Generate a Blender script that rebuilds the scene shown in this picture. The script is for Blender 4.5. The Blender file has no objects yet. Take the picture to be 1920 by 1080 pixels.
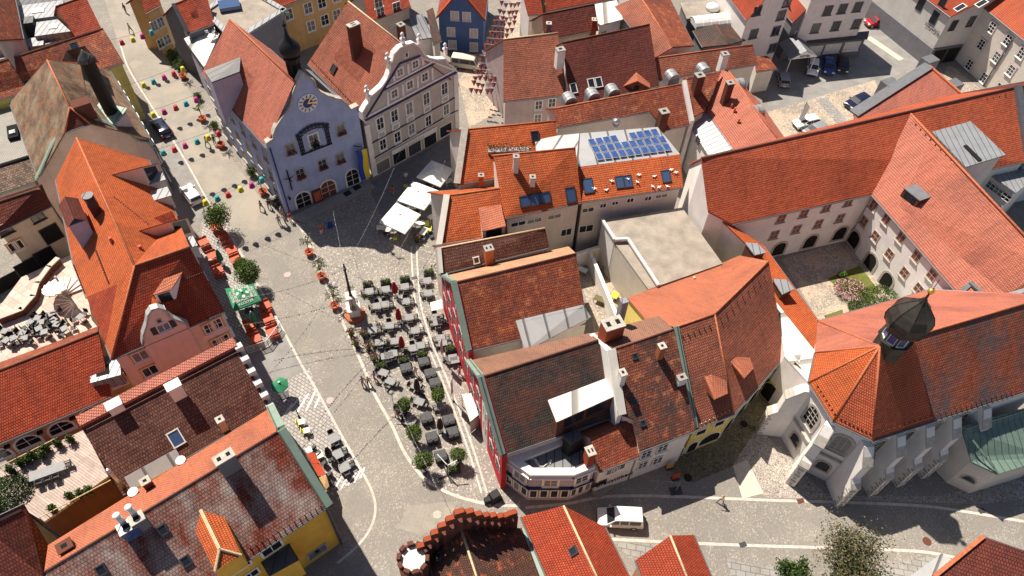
import bpy, bmesh, math, random
from mathutils import Vector as V, Matrix
rnd = random.Random(11)
S = bpy.context.scene
COL = S.collection
# ---------------------------------------------------------------- camera model
F = 1380.0; CH = 70.0
_dn = V((905-960, 1645-540, F)).normalized()
_up = -_dn
_fw = (V((0, 0, 1)) - _dn*_dn.z).normalized()
_rt = _fw.cross(_up)
CAMP = V((0, 0, CH))
def ray(x, y):
    d = V((x-960, y-540, F)); return V((d.dot(_rt), d.dot(_fw), d.dot(_up)))
def at(x, y, z=0.0):
    r = ray(x, y); return CAMP + r*((z-CH)/r.z)
def plane(pts):
    a, b, c = pts[0], pts[1], pts[2]
    n = (b-a).cross(c-a).normalized()
    return a, n
def hit(x, y, pl):
    a, n = pl if isinstance(pl, tuple) else plane(pl)
    r = ray(x, y); t = (a-CAMP).dot(n)/r.dot(n)
    return CAMP + r*t
def dxy(p, a, b):
    d = (b-a).xy.normalized(); q = (p-a).xy
    return abs(d.x*q.y-d.y*q.x)
def rz(e1, e2, p, pitch):
    """point of pixel p that rises at the given pitch above the eave line e1-e2"""
    t = math.tan(math.radians(pitch)); z = e1.z
    while z < e1.z+14:
        P = at(p[0], p[1], z)
        if (z-e1.z) >= dxy(P, e1, e2)*t: break
        z += .02
    return at(p[0], p[1], z)
def ez(r1, r2, p, pitch):
    """visible far eave under a known ridge"""
    t = math.tan(math.radians(pitch)); z = r1.z
    f = lambda z: (r1.z-z) - dxy(at(p[0], p[1], z), r1, r2)*t
    s0 = f(z) > 0
    while z > r1.z-11 and (f(z) > 0) == s0: z -= .02
    return at(p[0], p[1], z)
def mir(e, r1, r2, k=1.0):
    d = (r2-r1); d.z = 0; d.normalize(); q = e-r1; q.z = 0
    perp = q - d*q.dot(d)
    o = e - perp*(1+k); o.z = r1.z-(r1.z-e.z)*k
    return o
# ---------------------------------------------------------------- materials
M = {}
def newmat(name):
    m = bpy.data.materials.new(name); m.use_nodes = True
    nt = m.node_tree; b = nt.nodes['Principled BSDF']; M[name] = m
    return m, nt, b
def nd(nt, t, **k):
    n = nt.nodes.new(t)
    for a, v in k.items():
        if a in n.inputs.keys(): n.inputs[a].default_value = v
        else: setattr(n, a, v)
    return n
def ramp(nt, fac, stops):
    n = nt.nodes.new('ShaderNodeValToRGB'); e = n.color_ramp.elements
    while len(e) < len(stops): e.new(0.5)
    for i, (p, c) in enumerate(stops):
        e[i].position = p; e[i].color = (*c, 1) if len(c) == 3 else c
    nt.links.new(fac, n.inputs[0]); return n.outputs[0]
def mix(nt, fac, a, b, mode='MIX'):
    n = nt.nodes.new('ShaderNodeMix'); n.data_type = 'RGBA'; n.blend_type = mode
    for s, v in ((0, fac), (6, a), (7, b)):
        if hasattr(v, 'is_linked'): nt.links.new(v, n.inputs[s])
        elif s == 0: n.inputs[0].default_value = v
        else: n.inputs[s].default_value = (*v, 1)
    return n.outputs[2]
def bump(nt, b, h, strength=.5, dist=.05):
    n = nt.nodes.new('ShaderNodeBump'); n.inputs['Strength'].default_value = strength
    n.inputs['Distance'].default_value = dist
    nt.links.new(h, n.inputs['Height']); nt.links.new(n.outputs[0], b.inputs['Normal'])
def plain(name, col, rough=.7, metal=0, spec=.3, var=.15, scale=1.5):
    m, nt, b = newmat(name)
    b.inputs['Roughness'].default_value = rough; b.inputs['Metallic'].default_value = metal
    b.inputs['Specular IOR Level'].default_value = spec
    if var:
        tc = nd(nt, 'ShaderNodeTexCoord')
        n = nd(nt, 'ShaderNodeTexNoise', Scale=scale, Detail=6.0, Roughness=.65)
        nt.links.new(tc.outputs['Object'], n.inputs['Vector'])
        c = ramp(nt, n.outputs['Fac'], [(.3, tuple(x*(1-var) for x in col)), (.7, tuple(min(1, x*(1+var)) for x in col))])
        nt.links.new(c, b.inputs['Base Color'])
    else: b.inputs['Base Color'].default_value = (*col, 1)
    return m
def tile(name, c1, c2, dirt=None, dirtamt=.45, row=.26, width=.20, rough=.75, streak=0.0, gap=.30, patch=None, seed=0.0, spot=None):
    """clay tiles: courses and joints from a brick pattern in metres, weathered in patches"""
    m, nt, b = newmat(name); L = nt.links.new
    uv = nd(nt, 'ShaderNodeUVMap')
    br = nd(nt, 'ShaderNodeTexBrick', offset=.5, Scale=1.0)
    br.inputs['Mortar Size'].default_value = .028; br.inputs['Mortar Smooth'].default_value = .4
    br.inputs['Brick Width'].default_value = width; br.inputs['Row Height'].default_value = row
    br.inputs['Color1'].default_value = (*c1, 1); br.inputs['Color2'].default_value = (*c2, 1)
    br.inputs['Mortar'].default_value = (*[x*gap for x in c1], 1)
    L(uv.outputs[0], br.inputs['Vector'])
    n1 = nd(nt, 'ShaderNodeTexNoise', Scale=.35, Detail=8.0, Roughness=.7)
    mp = nd(nt, 'ShaderNodeMapping'); L(uv.outputs[0], mp.inputs[0])
    mp.inputs['Location'].default_value = (seed, seed*1.7, 0)
    mp.inputs['Scale'].default_value = (1, .45 if streak else 1, 1)
    L(mp.outputs[0], n1.inputs['Vector'])
    n2 = nd(nt, 'ShaderNodeTexNoise', Scale=6.0, Detail=4.0, Roughness=.7); L(uv.outputs[0], n2.inputs['Vector'])
    col = br.outputs['Color']
    g = ramp(nt, n2.outputs['Fac'], [(.25, (.72, .72, .72)), (.75, (1.22, 1.2, 1.18))])
    col = mix(nt, 1.0, col, g, 'MULTIPLY')
    if dirt:
        f = ramp(nt, n1.outputs['Fac'], [(.42, (0, 0, 0)), (.64, (dirtamt,)*3)])
        d2 = mix(nt, 1.0, dirt, g, 'MULTIPLY')
        col = mix(nt, f, col, d2)
    if patch:
        n3 = nd(nt, 'ShaderNodeTexNoise', Scale=.9, Detail=10.0, Roughness=.75)
        mp3 = nd(nt, 'ShaderNodeMapping'); mp3.inputs['Location'].default_value = (seed+7, 3, 0)
        L(uv.outputs[0], mp3.inputs[0]); L(mp3.outputs[0], n3.inputs['Vector'])
        f = ramp(nt, n3.outputs['Fac'], [(.54, (0, 0, 0)), (.60, (.9,)*3)])
        col = mix(nt, f, col, mix(nt, 1.0, patch, g, 'MULTIPLY'))
    if spot:
        vo = nd(nt, 'ShaderNodeTexVoronoi', Scale=2.2); L(uv.outputs[0], vo.inputs['Vector'])
        f = ramp(nt, vo.outputs['Distance'], [(.10, (.8,)*3), (.2, (0, 0, 0))])
        col = mix(nt, f, col, spot)
    nb = nd(nt, 'ShaderNodeTexNoise', Scale=.22, Detail=5.0, Roughness=.6); mb_ = nd(nt, 'ShaderNodeMapping'); mb_.inputs['Location'].default_value = (seed*3+1, seed, 0); mb_.inputs['Scale'].default_value = (1.6, .5, 1)
    L(uv.outputs[0], mb_.inputs[0]); L(mb_.outputs[0], nb.inputs['Vector'])
    col = mix(nt, 1.0, col, ramp(nt, nb.outputs['Fac'], [(.3, (.74, .76, .80)), (.5, (1, 1, 1)), (.72, (1.14, 1.10, 1.06))]), 'MULTIPLY')
    ns = nd(nt, 'ShaderNodeTexNoise', Scale=3.2, Detail=3.0, Roughness=.5); ms = nd(nt, 'ShaderNodeMapping'); ms.inputs['Scale'].default_value = (1, .12, 1); L(uv.outputs[0], ms.inputs[0]); L(ms.outputs[0], ns.inputs['Vector'])
    col = mix(nt, 1.0, col, ramp(nt, ns.outputs['Fac'], [(.32, (.84, .84, .86)), (.5, (1, 1, 1))]), 'MULTIPLY')
    # keep the dark course line on top of every weathering
    f = ramp(nt, br.outputs['Fac'], [(.1, (1, 1, 1)), (.9, (.6,)*3)])
    col = mix(nt, 1.0, col, f, 'MULTIPLY')
    L(col, b.inputs['Base Color'])
    b.inputs['Roughness'].default_value = rough; b.inputs['Specular IOR Level'].default_value = .25
    sx = nd(nt, 'ShaderNodeSeparateXYZ'); L(uv.outputs[0], sx.inputs[0])
    md = nd(nt, 'ShaderNodeMath', operation='DIVIDE'); L(sx.outputs[1], md.inputs[0]); md.inputs[1].default_value = row
    fr = nd(nt, 'ShaderNodeMath', operation='FRACT'); L(md.outputs[0], fr.inputs[0])
    sb = nd(nt, 'ShaderNodeMath', operation='SUBTRACT'); sb.inputs[0].default_value = 1; L(fr.outputs[0], sb.inputs[1])
    ad = nd(nt, 'ShaderNodeMath', operation='MULTIPLY_ADD'); L(br.outputs['Fac'], ad.inputs[0]); ad.inputs[1].default_value = -.5; L(sb.outputs[0], ad.inputs[2])
    und = nd(nt, 'ShaderNodeTexNoise', Scale=1.3, Detail=3.0); L(uv.outputs[0], und.inputs['Vector'])
    ad2 = nd(nt, 'ShaderNodeMath', operation='MULTIPLY_ADD'); L(und.outputs['Fac'], ad2.inputs[0]); ad2.inputs[1].default_value = 3.0; L(ad.outputs[0], ad2.inputs[2])
    bump(nt, b, ad2.outputs[0], .7, .06)
    return m
def render_wall(name, col, dirt=.25, seed=0):
    """painted lime render with faint blotches and run-off streaks"""
    m, nt, b = newmat(name); L = nt.links.new
    uv = nd(nt, 'ShaderNodeUVMap')
    n1 = nd(nt, 'ShaderNodeTexNoise', Scale=.5, Detail=8.0, Roughness=.7); L(uv.outputs[0], n1.inputs['Vector'])
    mp = nd(nt, 'ShaderNodeMapping'); mp.inputs['Scale'].default_value = (2.2, .15, 1); L(uv.outputs[0], mp.inputs[0])
    n2 = nd(nt, 'ShaderNodeTexNoise', Scale=1.0, Detail=5.0); L(mp.outputs[0], n2.inputs['Vector'])
    n3 = nd(nt, 'ShaderNodeTexNoise', Scale=9.0, Detail=3.0); L(uv.outputs[0], n3.inputs['Vector'])
    c = ramp(nt, n1.outputs['Fac'], [(.3, tuple(x*(1-dirt) for x in col)), (.62, col)])
    s = ramp(nt, n2.outputs['Fac'], [(.30, (1-dirt*.4,)*3), (.6, (1, 1, 1))])
    c = mix(nt, 1.0, c, s, 'MULTIPLY')
    g = ramp(nt, n3.outputs['Fac'], [(.3, (.88,)*3), (.7, (1.06,)*3)])
    c = mix(nt, 1.0, c, g, 'MULTIPLY')
    L(c, b.inputs['Base Color']); b.inputs['Roughness'].default_value = .9
    b.inputs['Specular IOR Level'].default_value = .15
    bump(nt, b, n3.outputs['Fac'], .25, .02)
    return m
def seam(name, c1, c2, pitch=.6, rough=.45, metal=.35, axis=0):
    """sheet metal with standing seams"""
    m, nt, b = newmat(name); L = nt.links.new
    uv = nd(nt, 'ShaderNodeUVMap'); sx = nd(nt, 'ShaderNodeSeparateXYZ'); L(uv.outputs[0], sx.inputs[0])
    md = nd(nt, 'ShaderNodeMath', operation='DIVIDE'); L(sx.outputs[axis], md.inputs[0]); md.inputs[1].default_value = pitch
    fr = nd(nt, 'ShaderNodeMath', operation='FRACT'); L(md.outputs[0], fr.inputs[0])
    n1 = nd(nt, 'ShaderNodeTexNoise', Scale=.7, Detail=8.0, Roughness=.7); L(uv.outputs[0], n1.inputs['Vector'])
    c = ramp(nt, n1.outputs['Fac'], [(.3, c1), (.7, c2)])
    s = ramp(nt, fr.outputs[0], [(.0, (.3,)*3), (.09, (.45,)*3), (.14, (1, 1, 1))])
    c = mix(nt, 1.0, c, s, 'MULTIPLY'); L(c, b.inputs['Base Color'])
    b.inputs['Roughness'].default_value = rough; b.inputs['Metallic'].default_value = metal
    h = ramp(nt, fr.outputs[0], [(.0, (1, 1, 1)), (.1, (0, 0, 0))]); bump(nt, b, h, .6, .05)
    return m
def cobble(name, ca, cb, joint, scale=5.0, blot=.35, spark=None, patch=None):
    """stone setts as voronoi cells, worn in larger patches"""
    m, nt, b = newmat(name); L = nt.links.new
    tc = nd(nt, 'ShaderNodeTexCoord')
    vo = nd(nt, 'ShaderNodeTexVoronoi', Scale=scale); L(tc.outputs['Object'], vo.inputs['Vector'])
    ve = nd(nt, 'ShaderNodeTexVoronoi', feature='DISTANCE_TO_EDGE', Scale=scale); L(tc.outputs['Object'], ve.inputs['Vector'])
    bw = nd(nt, 'ShaderNodeRGBToBW'); L(vo.outputs['Color'], bw.inputs[0])
    c = ramp(nt, bw.outputs[0], [(.2, ca), (.8, cb)])
    if spark:
        c = mix(nt, ramp(nt, bw.outputs[0], [(.76, (0, 0, 0)), (.80, (.85,)*3)]), c, spark)
    n1 = nd(nt, 'ShaderNodeTexNoise', Scale=.12, Detail=8.0, Roughness=.65); L(tc.outputs['Object'], n1.inputs['Vector'])
    g = ramp(nt, n1.outputs['Fac'], [(.3, (1-blot,)*3), (.7, (1+blot*.4,)*3)])
    c = mix(nt, 1.0, c, g, 'MULTIPLY')
    if patch:
        n2 = nd(nt, 'ShaderNodeTexNoise', Scale=.3, Detail=6.0); L(tc.outputs['Object'], n2.inputs['Vector'])
        c = mix(nt, ramp(nt, n2.outputs['Fac'], [(.48, (0, 0, 0)), (.6, (.7,)*3)]), c, patch)
    j = ramp(nt, ve.outputs['Distance'], [(.02, joint), (.10, (1, 1, 1))])
    c = mix(nt, 1.0, c, j, 'MULTIPLY')
    L(c, b.inputs['Base Color']); b.inputs['Roughness'].default_value = .85
    b.inputs['Specular IOR Level'].default_value = .2
    bump(nt, b, ve.outputs['Distance'], .5, .03)
    return m
def pavers(name, ca, cb, joint, w=.3, h=.3, rot=0):
    m, nt, b = newmat(name); L = nt.links.new
    tc = nd(nt, 'ShaderNodeTexCoord'); mp = nd(nt, 'ShaderNodeMapping'); mp.inputs['Rotation'].default_value = (0, 0, math.radians(rot))
    L(tc.outputs['Object'], mp.inputs[0])
    br = nd(nt, 'ShaderNodeTexBrick', offset=.5, Scale=1.0)
    br.inputs['Brick Width'].default_value = w; br.inputs['Row Height'].default_value = h
    br.inputs['Mortar Size'].default_value = .04
    br.inputs['Color1'].default_value = (*ca, 1); br.inputs['Color2'].default_value = (*cb, 1); br.inputs['Mortar'].default_value = (*joint, 1)
    L(mp.outputs[0], br.inputs['Vector'])
    n1 = nd(nt, 'ShaderNodeTexNoise', Scale=.8, Detail=8.0, Roughness=.7); L(tc.outputs['Object'], n1.inputs['Vector'])
    g = ramp(nt, n1.outputs['Fac'], [(.3, (.72,)*3), (.7, (1.12,)*3)])
    L(mix(nt, 1.0, br.outputs['Color'], g, 'MULTIPLY'), b.inputs['Base Color']); b.inputs['Roughness'].default_value = .85
    bump(nt, b, br.outputs['Fac'], .3, -.02)
    return m

# roofs
tile('orange', (.60, .135, .038), (.53, .112, .032), (.38, .095, .042), .45)
tile('red', (.46, .072, .028), (.37, .054, .022), (.23, .045, .026), .45)
tile('convent', (.56, .125, .055), (.50, .105, .046), (.37, .085, .05), .35, row=.25)
tile('salmon', (.55, .185, .125), (.49, .16, .105), (.42, .15, .105), .4, gap=.5)
tile('rust', (.40, .10, .046), (.25, .058, .034), (.12, .05, .04), .55, patch=(.42, .15, .06), seed=3)
tile('darkred', (.18, .042, .028), (.13, .032, .024), (.10, .03, .025), .4, row=.32, width=.24)
tile('brown', (.085, .030, .024), (.15, .055, .038), (.24, .13, .10), .25, row=.32, width=.22, seed=9, spot=(.26, .15, .12))
tile('slate', (.085, .066, .060), (.055, .045, .043), (.22, .065, .035), .5, row=.26, seed=4)
tile('mottle', (.30, .085, .042), (.17, .055, .038), (.055, .042, .042), .92, seed=13, patch=(.40, .14, .07))
tile('pinkbrown', (.42, .14, .085), (.34, .105, .062), (.16, .065, .05), .55, seed=21)
tile('weather', (.22, .125, .078), (.13, .09, .065), (.34, .26, .18), .9, seed=5, patch=(.36, .11, .04))
tile('yellowhouse', (.25, .052, .028), (.17, .038, .026), (.42, .38, .35), .75, row=.29, width=.24, streak=1, seed=31)
tile('chapelold', (.42, .105, .048), (.31, .078, .042), (.105, .085, .09), .95, row=.26, streak=1, seed=17)
tile('moss', (.13, .055, .036), (.085, .04, .032), (.07, .045, .038), .5, seed=25, patch=(.40, .10, .045))
tile('speckle', (.20, .13, .09), (.05, .032, .026), (.11, .07, .05), .4, row=.36, width=.3, seed=8)
tile('backsalmon', (.50, .16, .085), (.45, .14, .075), (.36, .13, .085), .6, row=.30, gap=.75)  # paler tile for back slopes and dormers, with sunlight in its colour
tile('backbrown', (.33, .17, .11), (.29, .145, .10), (.22, .12, .09), .6, gap=.75)
tile('backcream', (.62, .34, .20), (.58, .31, .18), (.48, .27, .17), .5, gap=.8)
tile('pinktile', (.46, .155, .11), (.41, .14, .10), (.36, .13, .10), .4, row=.28)
seam('zinc', (.22, .23, .25), (.30, .31, .325), .75, .5, .2)
seam('palezinc', (.38, .38, .39), (.46, .455, .45), 2.2, .45, .15)
seam('darkzinc', (.13, .135, .15), (.18, .185, .2), .8, .5, .3)
seam('blackmetal', (.055, .055, .06), (.085, .085, .09), .9, .5, .3)
seam('copper', (.19, .27, .22), (.27, .34, .28), 1.3, .6, .1)
seam('greenroof', (.095, .155, .13), (.17, .235, .195), .7, .55, .15)
seam('corrug', (.25, .235, .21), (.33, .31, .28), .28, .9, 0)
seam('whiteroof', (.56, .52, .47), (.66, .62, .56), 6.0, .8, 0)
# walls
for nm, c in dict(blue=(.42, .49, .73), grey=(.57, .515, .46), pink=(.84, .62, .51), cream=(.64, .54, .40), white=(.82, .78, .75),
                  offwhite=(.68, .62, .56), yellow=(.86, .50, .085), lemon=(.84, .68, .20), peach=(.62, .36, .20), ochre=(.68, .43, .19),
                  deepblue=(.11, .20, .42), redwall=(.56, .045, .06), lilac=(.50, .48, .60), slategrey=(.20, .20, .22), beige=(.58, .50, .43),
                  palegrey=(.62, .60, .58), concrete=(.34, .32, .295), rosegrey=(.54, .44, .43), brick=(.34, .075, .035), terra=(.44, .15, .07), darkbrick=(.14, .055, .04), green=(.26, .36, .22)).items():
    render_wall('w_'+nm, c, .16 if min(c) > .5 else .22)
plain('trim', (.80, .76, .74), .8); plain('stone', (.42, .38, .335), .85, var=.25, scale=3); plain('navytrim', (.05, .045, .13), .7)
plain('frame', (.78, .76, .73), .6, var=0); plain('woodframe', (.20, .065, .04), .6, var=0); plain('darkframe', (.05, .05, .055), .5, var=0)
plain('glass', (.018, .022, .03), .12, spec=.6, var=0); plain('curtain', (.20, .19, .185), .35, var=.3, scale=4); plain('glassgrey', (.055, .06, .07), .08, spec=.8, var=0); plain('skyglass', (.05, .09, .19), .08, spec=.8, var=0)
plain('blind', (.60, .58, .56), .7); plain('black', (.012, .012, .014), .6, var=0); plain('iron', (.022, .022, .026), .5, metal=.4, var=0)
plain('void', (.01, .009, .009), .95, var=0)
plain('steel', (.5, .5, .52), .3, metal=.8, var=0); plain('lead', (.16, .165, .18), .55, metal=.3)
plain('ridge', (.42, .13, .06), .8, var=.3, scale=4); plain('ridgepale', (.56, .42, .26), .85, var=.3, scale=4); plain('ridgedark', (.13, .05, .035), .8, var=.3, scale=4)
plain('gravel', (.30, .26, .22), .95, var=.25, scale=.7); plain('roofstone', (.42, .31, .24), .95, var=.35, scale=6)
plain('solar', (.05, .10, .27), .12, spec=.8, var=.35, scale=2); plain('alu', (.66, .66, .67), .4, metal=.3, var=0)
plain('gold', (.85, .55, .12), .3, metal=.8, var=0); plain('navy', (.03, .05, .20), .5, var=0)
plain('copperdark', (.048, .042, .034), .42, metal=.3, var=.45, scale=.9); plain('lilaclouvre', (.10, .08, .22), .6, var=0); plain('terracotta', (.50, .11, .05), .8, var=.15)
plain('soil', (.06, .045, .03), .95); plain('hedge', (.035, .07, .015), .9, var=.5, scale=3)
M['solar'].node_tree.nodes['Principled BSDF'].inputs['Coat Weight'].default_value = .3
# ---------------------------------------------------------------- mesh builder
class MB:
    def __init__(s): s.v = []; s.f = []; s.m = []; s.uv = []; s.sm = []
    def poly(s, pts, mi=0, uv=True, sm=False):
        pts = [V(p) for p in pts]; i = len(s.v); s.v += pts
        s.f.append(tuple(range(i, i+len(pts)))); s.m.append(mi); s.sm.append(sm)
        n = V((0, 0, 0))
        for k in range(len(pts)):
            a, b = pts[k], pts[(k+1) % len(pts)]
            n += V(((a.y-b.y)*(a.z+b.z), (a.z-b.z)*(a.x+b.x), (a.x-b.x)*(a.y+b.y)))
        if n.length > 1e-9: n.normalize()
        if abs(n.z) > .995: u, w = V((1, 0, 0)), V((0, 1, 0))
        else:
            u = V((0, 0, 1)).cross(n).normalized(); w = n.cross(u)
        s.uv += [(p.dot(u), p.dot(w)) for p in pts]
        return s
    def face(s, idx, mi=0, sm=True):
        s.f.append(tuple(idx)); s.m.append(mi); s.sm.append(sm)
        s.uv += [(s.v[i].x, s.v[i].y+s.v[i].z) for i in idx]
    def box(s, c, size, rot=0, mi=0, mat=None, taper=1.0):
        c = V(c); hx, hy, hz = size[0]/2, size[1]/2, size[2]/2
        R = mat or Matrix.Rotation(rot, 3, 'Z'); P = []
        for z in (-1, 1):
            k = taper if z > 0 else 1
            for x, y in ((-1, -1), (1, -1), (1, 1), (-1, 1)): P.append(c + R @ V((x*hx*k, y*hy*k, z*hz)))
        for q in ((3, 2, 1, 0), (4, 5, 6, 7), (0, 1, 5, 4), (1, 2, 6, 5), (2, 3, 7, 6), (3, 0, 4, 7)):
            s.poly([P[i] for i in q], mi)
        return s
    def prism(s, pts, vec, mi=0, mside=None):
        """extrude a polygon; pts become the front, pts+vec the back"""
        pts = [V(p) for p in pts]; vec = V(vec); n = len(pts); ms = mi if mside is None else mside
        nr = V((0, 0, 0))
        for k in range(n):
            a, b = pts[k], pts[(k+1) % n]
            nr += V(((a.y-b.y)*(a.z+b.z), (a.z-b.z)*(a.x+b.x), (a.x-b.x)*(a.y+b.y)))
        if nr.dot(vec) > 0: pts = pts[::-1]
        s.poly(pts, mi); s.poly([p+vec for p in reversed(pts)], mi)
        for k in range(n):
            a, b = pts[k], pts[(k+1) % n]
            s.poly([a, a+vec, b+vec, b], ms)
        return s
    def cyl(s, p0, p1, r0, r1=None, n=10, mi=0, caps=True):
        p0, p1 = V(p0), V(p1); r1 = r0 if r1 is None else r1
        d = (p1-p0).normalized(); u = d.orthogonal().normalized(); w = d.cross(u); i = len(s.v)
        for P, r in ((p0, r0), (p1, r1)):
            for k in range(n):
                a = 2*math.pi*k/n; s.v.append(P + (u*math.cos(a)+w*math.sin(a))*r)
        for k in range(n):
            j = (k+1) % n; s.face((i+k, i+j, i+n+j, i+n+k), mi, n > 6)
        if caps:
            s.face([i+k for k in range(n)][::-1], mi, False); s.face([i+n+k for k in range(n)], mi, False)
        return s
    def lathe(s, c, prof, n=16, mi=0, ph=0, flat=False):
        c = V(c); i = len(s.v)
        for r, z in prof:
            for k in range(n):
                a = 2*math.pi*k/n+ph; s.v.append(c+V((r*math.cos(a), r*math.sin(a), z)))
        for q in range(len(prof)-1):
            for k in range(n):
                j = (k+1) % n; s.face((i+q*n+k, i+q*n+j, i+(q+1)*n+j, i+(q+1)*n+k), mi, not flat)
        s.face([i+k for k in range(n)][::-1], mi, False); s.face([i+(len(prof)-1)*n+k for k in range(n)], mi, False)
        return s
    def tube(s, pts, r, n=6, mi=0):
        for a, b in zip(pts[:-1], pts[1:]): s.cyl(a, b, r, n=n, mi=mi)
        return s
    def build(s, name, mats, parent=None, kind=None):
        me = bpy.data.meshes.new(name)
        off = ORG.get(parent.name, V((0, 0, 0))) if parent else V((0, 0, 0))
        me.from_pydata([tuple(p-off) for p in s.v], [], s.f)
        for m in (mats if isinstance(mats, (list, tuple)) else [mats]): me.materials.append(M[m])
        for p, mi, sm in zip(me.polygons, s.m, s.sm): p.material_index = mi; p.use_smooth = sm
        ul = me.uv_layers.new(name='UVMap')
        for k, c in enumerate(s.uv): ul.data[k].uv = c
        o = bpy.data.objects.new(name, me); COL.objects.link(o)
        if parent: o.parent = parent; ORG[o.name] = off
        if kind: o['kind'] = kind
        return o
ORG = {}
def empty(name, loc, label, cat, group=None, rz_=0):
    o = bpy.data.objects.new(name, None); COL.objects.link(o); o.location = loc; o.empty_display_size = .3
    o['label'] = label; o['category'] = cat
    if group: o['group'] = group
    o.rotation_euler[2] = rz_
    ORG[o.name] = V(loc)
    return o
def proto(name):
    o = bpy.data.objects.new(name, None); COL.objects.link(o); ORG[o.name] = V((0, 0, 0)); return o
def copytree(o, parent=None):
    c = o.copy(); COL.objects.link(c)
    if parent: c.parent = parent
    for ch in o.children: copytree(ch, c)
    return c
_used = set()
def place(p, loc, rot, label, cat, group=None, scale=None):
    """first use places the prototype itself, later uses copy it with all its parts"""
    if p.name in _used: o = copytree(p)
    else: o = p; _used.add(p.name)
    o.location = loc; o.rotation_euler = (0, 0, rot)
    if scale: o.scale = (scale,)*3 if not hasattr(scale, '__len__') else scale
    o['label'] = label; o['category'] = cat
    if group: o['group'] = group
    return o
# ---------------------------------------------------------------- buildings
def key(p): return (round(p.x, 2), round(p.y, 2), round(p.z, 2))
def newell(pts):
    n = V((0, 0, 0))
    for k in range(len(pts)):
        a, b = pts[k], pts[(k+1) % len(pts)]
        n += V(((a.y-b.y)*(a.z+b.z), (a.z-b.z)*(a.x+b.x), (a.x-b.x)*(a.y+b.y)))
    return n.normalized()
def house(name, label, faces, wall, over=.25, z0=0.0, ridge='ridge', cat='house', thick=.2, group=None, gutter=True, rw=.10):
    """faces: [(material, [points])] share vertices; the outline drops to the ground as walls"""
    fs = []
    for m, pts in faces:
        pts = [V(p) for p in pts]
        if newell(pts).z < 0: pts = pts[::-1]
        fs.append((m, pts))
    allp = [p for _, f in fs for p in f]
    c = sum(allp, V((0, 0, 0)))/len(allp); c.z = z0
    root = empty(name, c, label, cat, group)
    mats = []; rb = MB(); edges = {}
    for fi, (m, f) in enumerate(fs):
        if m not in mats: mats.append(m)
        rb.poly(f, mats.index(m))
        rb.poly([p-V((0, 0, thick)) for p in reversed(f)], mats.index(m))
        for k in range(len(f)):
            a, b = f[k], f[(k+1) % len(f)]
            edges.setdefault(frozenset((key(a), key(b))), []).append((a, b, fi))
    rg = MB(); nxt = {}; guts = []
    for e, l in edges.items():
        if len(l) == 1:
            a, b, fi = l[0]; nxt[key(a)] = (a, b)
            d = V((0, 0, -thick)); rb.poly([a, a+d, b+d, b], mats.index(fs[fi][0]))
            if gutter and abs(a.z-b.z) < .35 and fs[fi][0] in TILES:
                n = V((b.y-a.y, -(b.x-a.x), 0)).normalized()
                gut = MB(); guts.append(gut); gut.cyl(a+n*.06+V((0, 0, -.13)), b+n*.06+V((0, 0, -.13)), .085, n=6)
        elif ridge:
            a, b, fi = l[0]; fj = l[1][2]
            n1, n2 = newell(fs[fi][1]), newell(fs[fj][1])
            c1 = sum(fs[fj][1], V((0, 0, 0)))/len(fs[fj][1])
            if n1.dot(n2) < .975 and (c1-a).dot(n1) < -.05:
                rg.cyl(a+V((0, 0, -.04)), b+V((0, 0, -.04)), rw, n=8)
    roof = rb.build('roof', mats, root)
    if rg.f: rg.build('ridge', [ridge], roof)
    for gut in guts: gut.build('gutter', ['lead'], roof)
    # walls from the outline
    loops = []
    while nxt:
        k0 = next(iter(nxt)); loop = []; k = k0
        while k in nxt:
            a, b = nxt.pop(k); loop.append(a); k = key(b)
        loops.append(loop)
    wb = MB(); lp = []
    for loop in loops:
        n = len(loop)
        if n < 3: continue
        ins = []
        for i in range(n):
            p0, p, p1 = loop[i-1], loop[i], loop[(i+1) % n]
            d = V((0, 0))
            for a, b in ((p0, p), (p, p1)):
                e = (b-a).xy
                if e.length > .01:
                    e.normalize(); d += V((-e.y, e.x))
            if d.length > .1: d = d*(2*over/max(d.length_squared, .7))
            ins.append(V((p.x+d.x, p.y+d.y, p.z-.1)))
        for i in range(n):
            a, b = ins[i], ins[(i+1) % n]
            if (a-b).xy.length < .02: continue
            wb.poly([V((a.x, a.y, z0)), V((b.x, b.y, z0)), b, a])
        lp.append(ins)
    w = wb.build('wall', [wall], root)
    root_info[root.name] = (roof, w, lp)
    return root
root_info = {}
TILES = {'orange', 'red', 'convent', 'salmon', 'rust', 'darkred', 'brown', 'slate', 'mottle', 'pinkbrown', 'weather', 'yellowhouse', 'chapelold', 'moss', 'speckle', 'pinktile'}
def gab(e1, e2, he, r1, r2, pitch, m1, m2=None, far=None, k=1.0):
    """gable roof from its visible eave and ridge pixels"""
    E1, E2 = at(*e1, he), at(*e2, he)
    R1 = rz(E1, E2, r1, pitch); R2 = at(*r2, R1.z)
    if far: F1, F2 = ez(R1, R2, far[0], pitch), ez(R1, R2, far[1], pitch)
    else: F1, F2 = mir(E1, R1, R2, k), mir(E2, R1, R2, k)
    return [(m1, [E1, E2, R2, R1]), (m2 or m1, [R1, R2, F2, F1])]
def vplane(a, b):
    """vertical plane through two points (normal towards the camera)"""
    d = (b-a); d.z = 0; d.normalize(); n = V((d.y, -d.x, 0))
    if n.dot(CAMP-a) < 0: n = -n
    return a, n
def wdir(n): return V((-n.y, n.x, 0))
def arch_pts(w, h, n=8):
    r = w/2; P = [(-r, 0), (r, 0)]
    for i in range(n+1):
        a = math.pi*i/n; P.append((r*math.cos(a), h-r+r*math.sin(a)))
    return P
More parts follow.
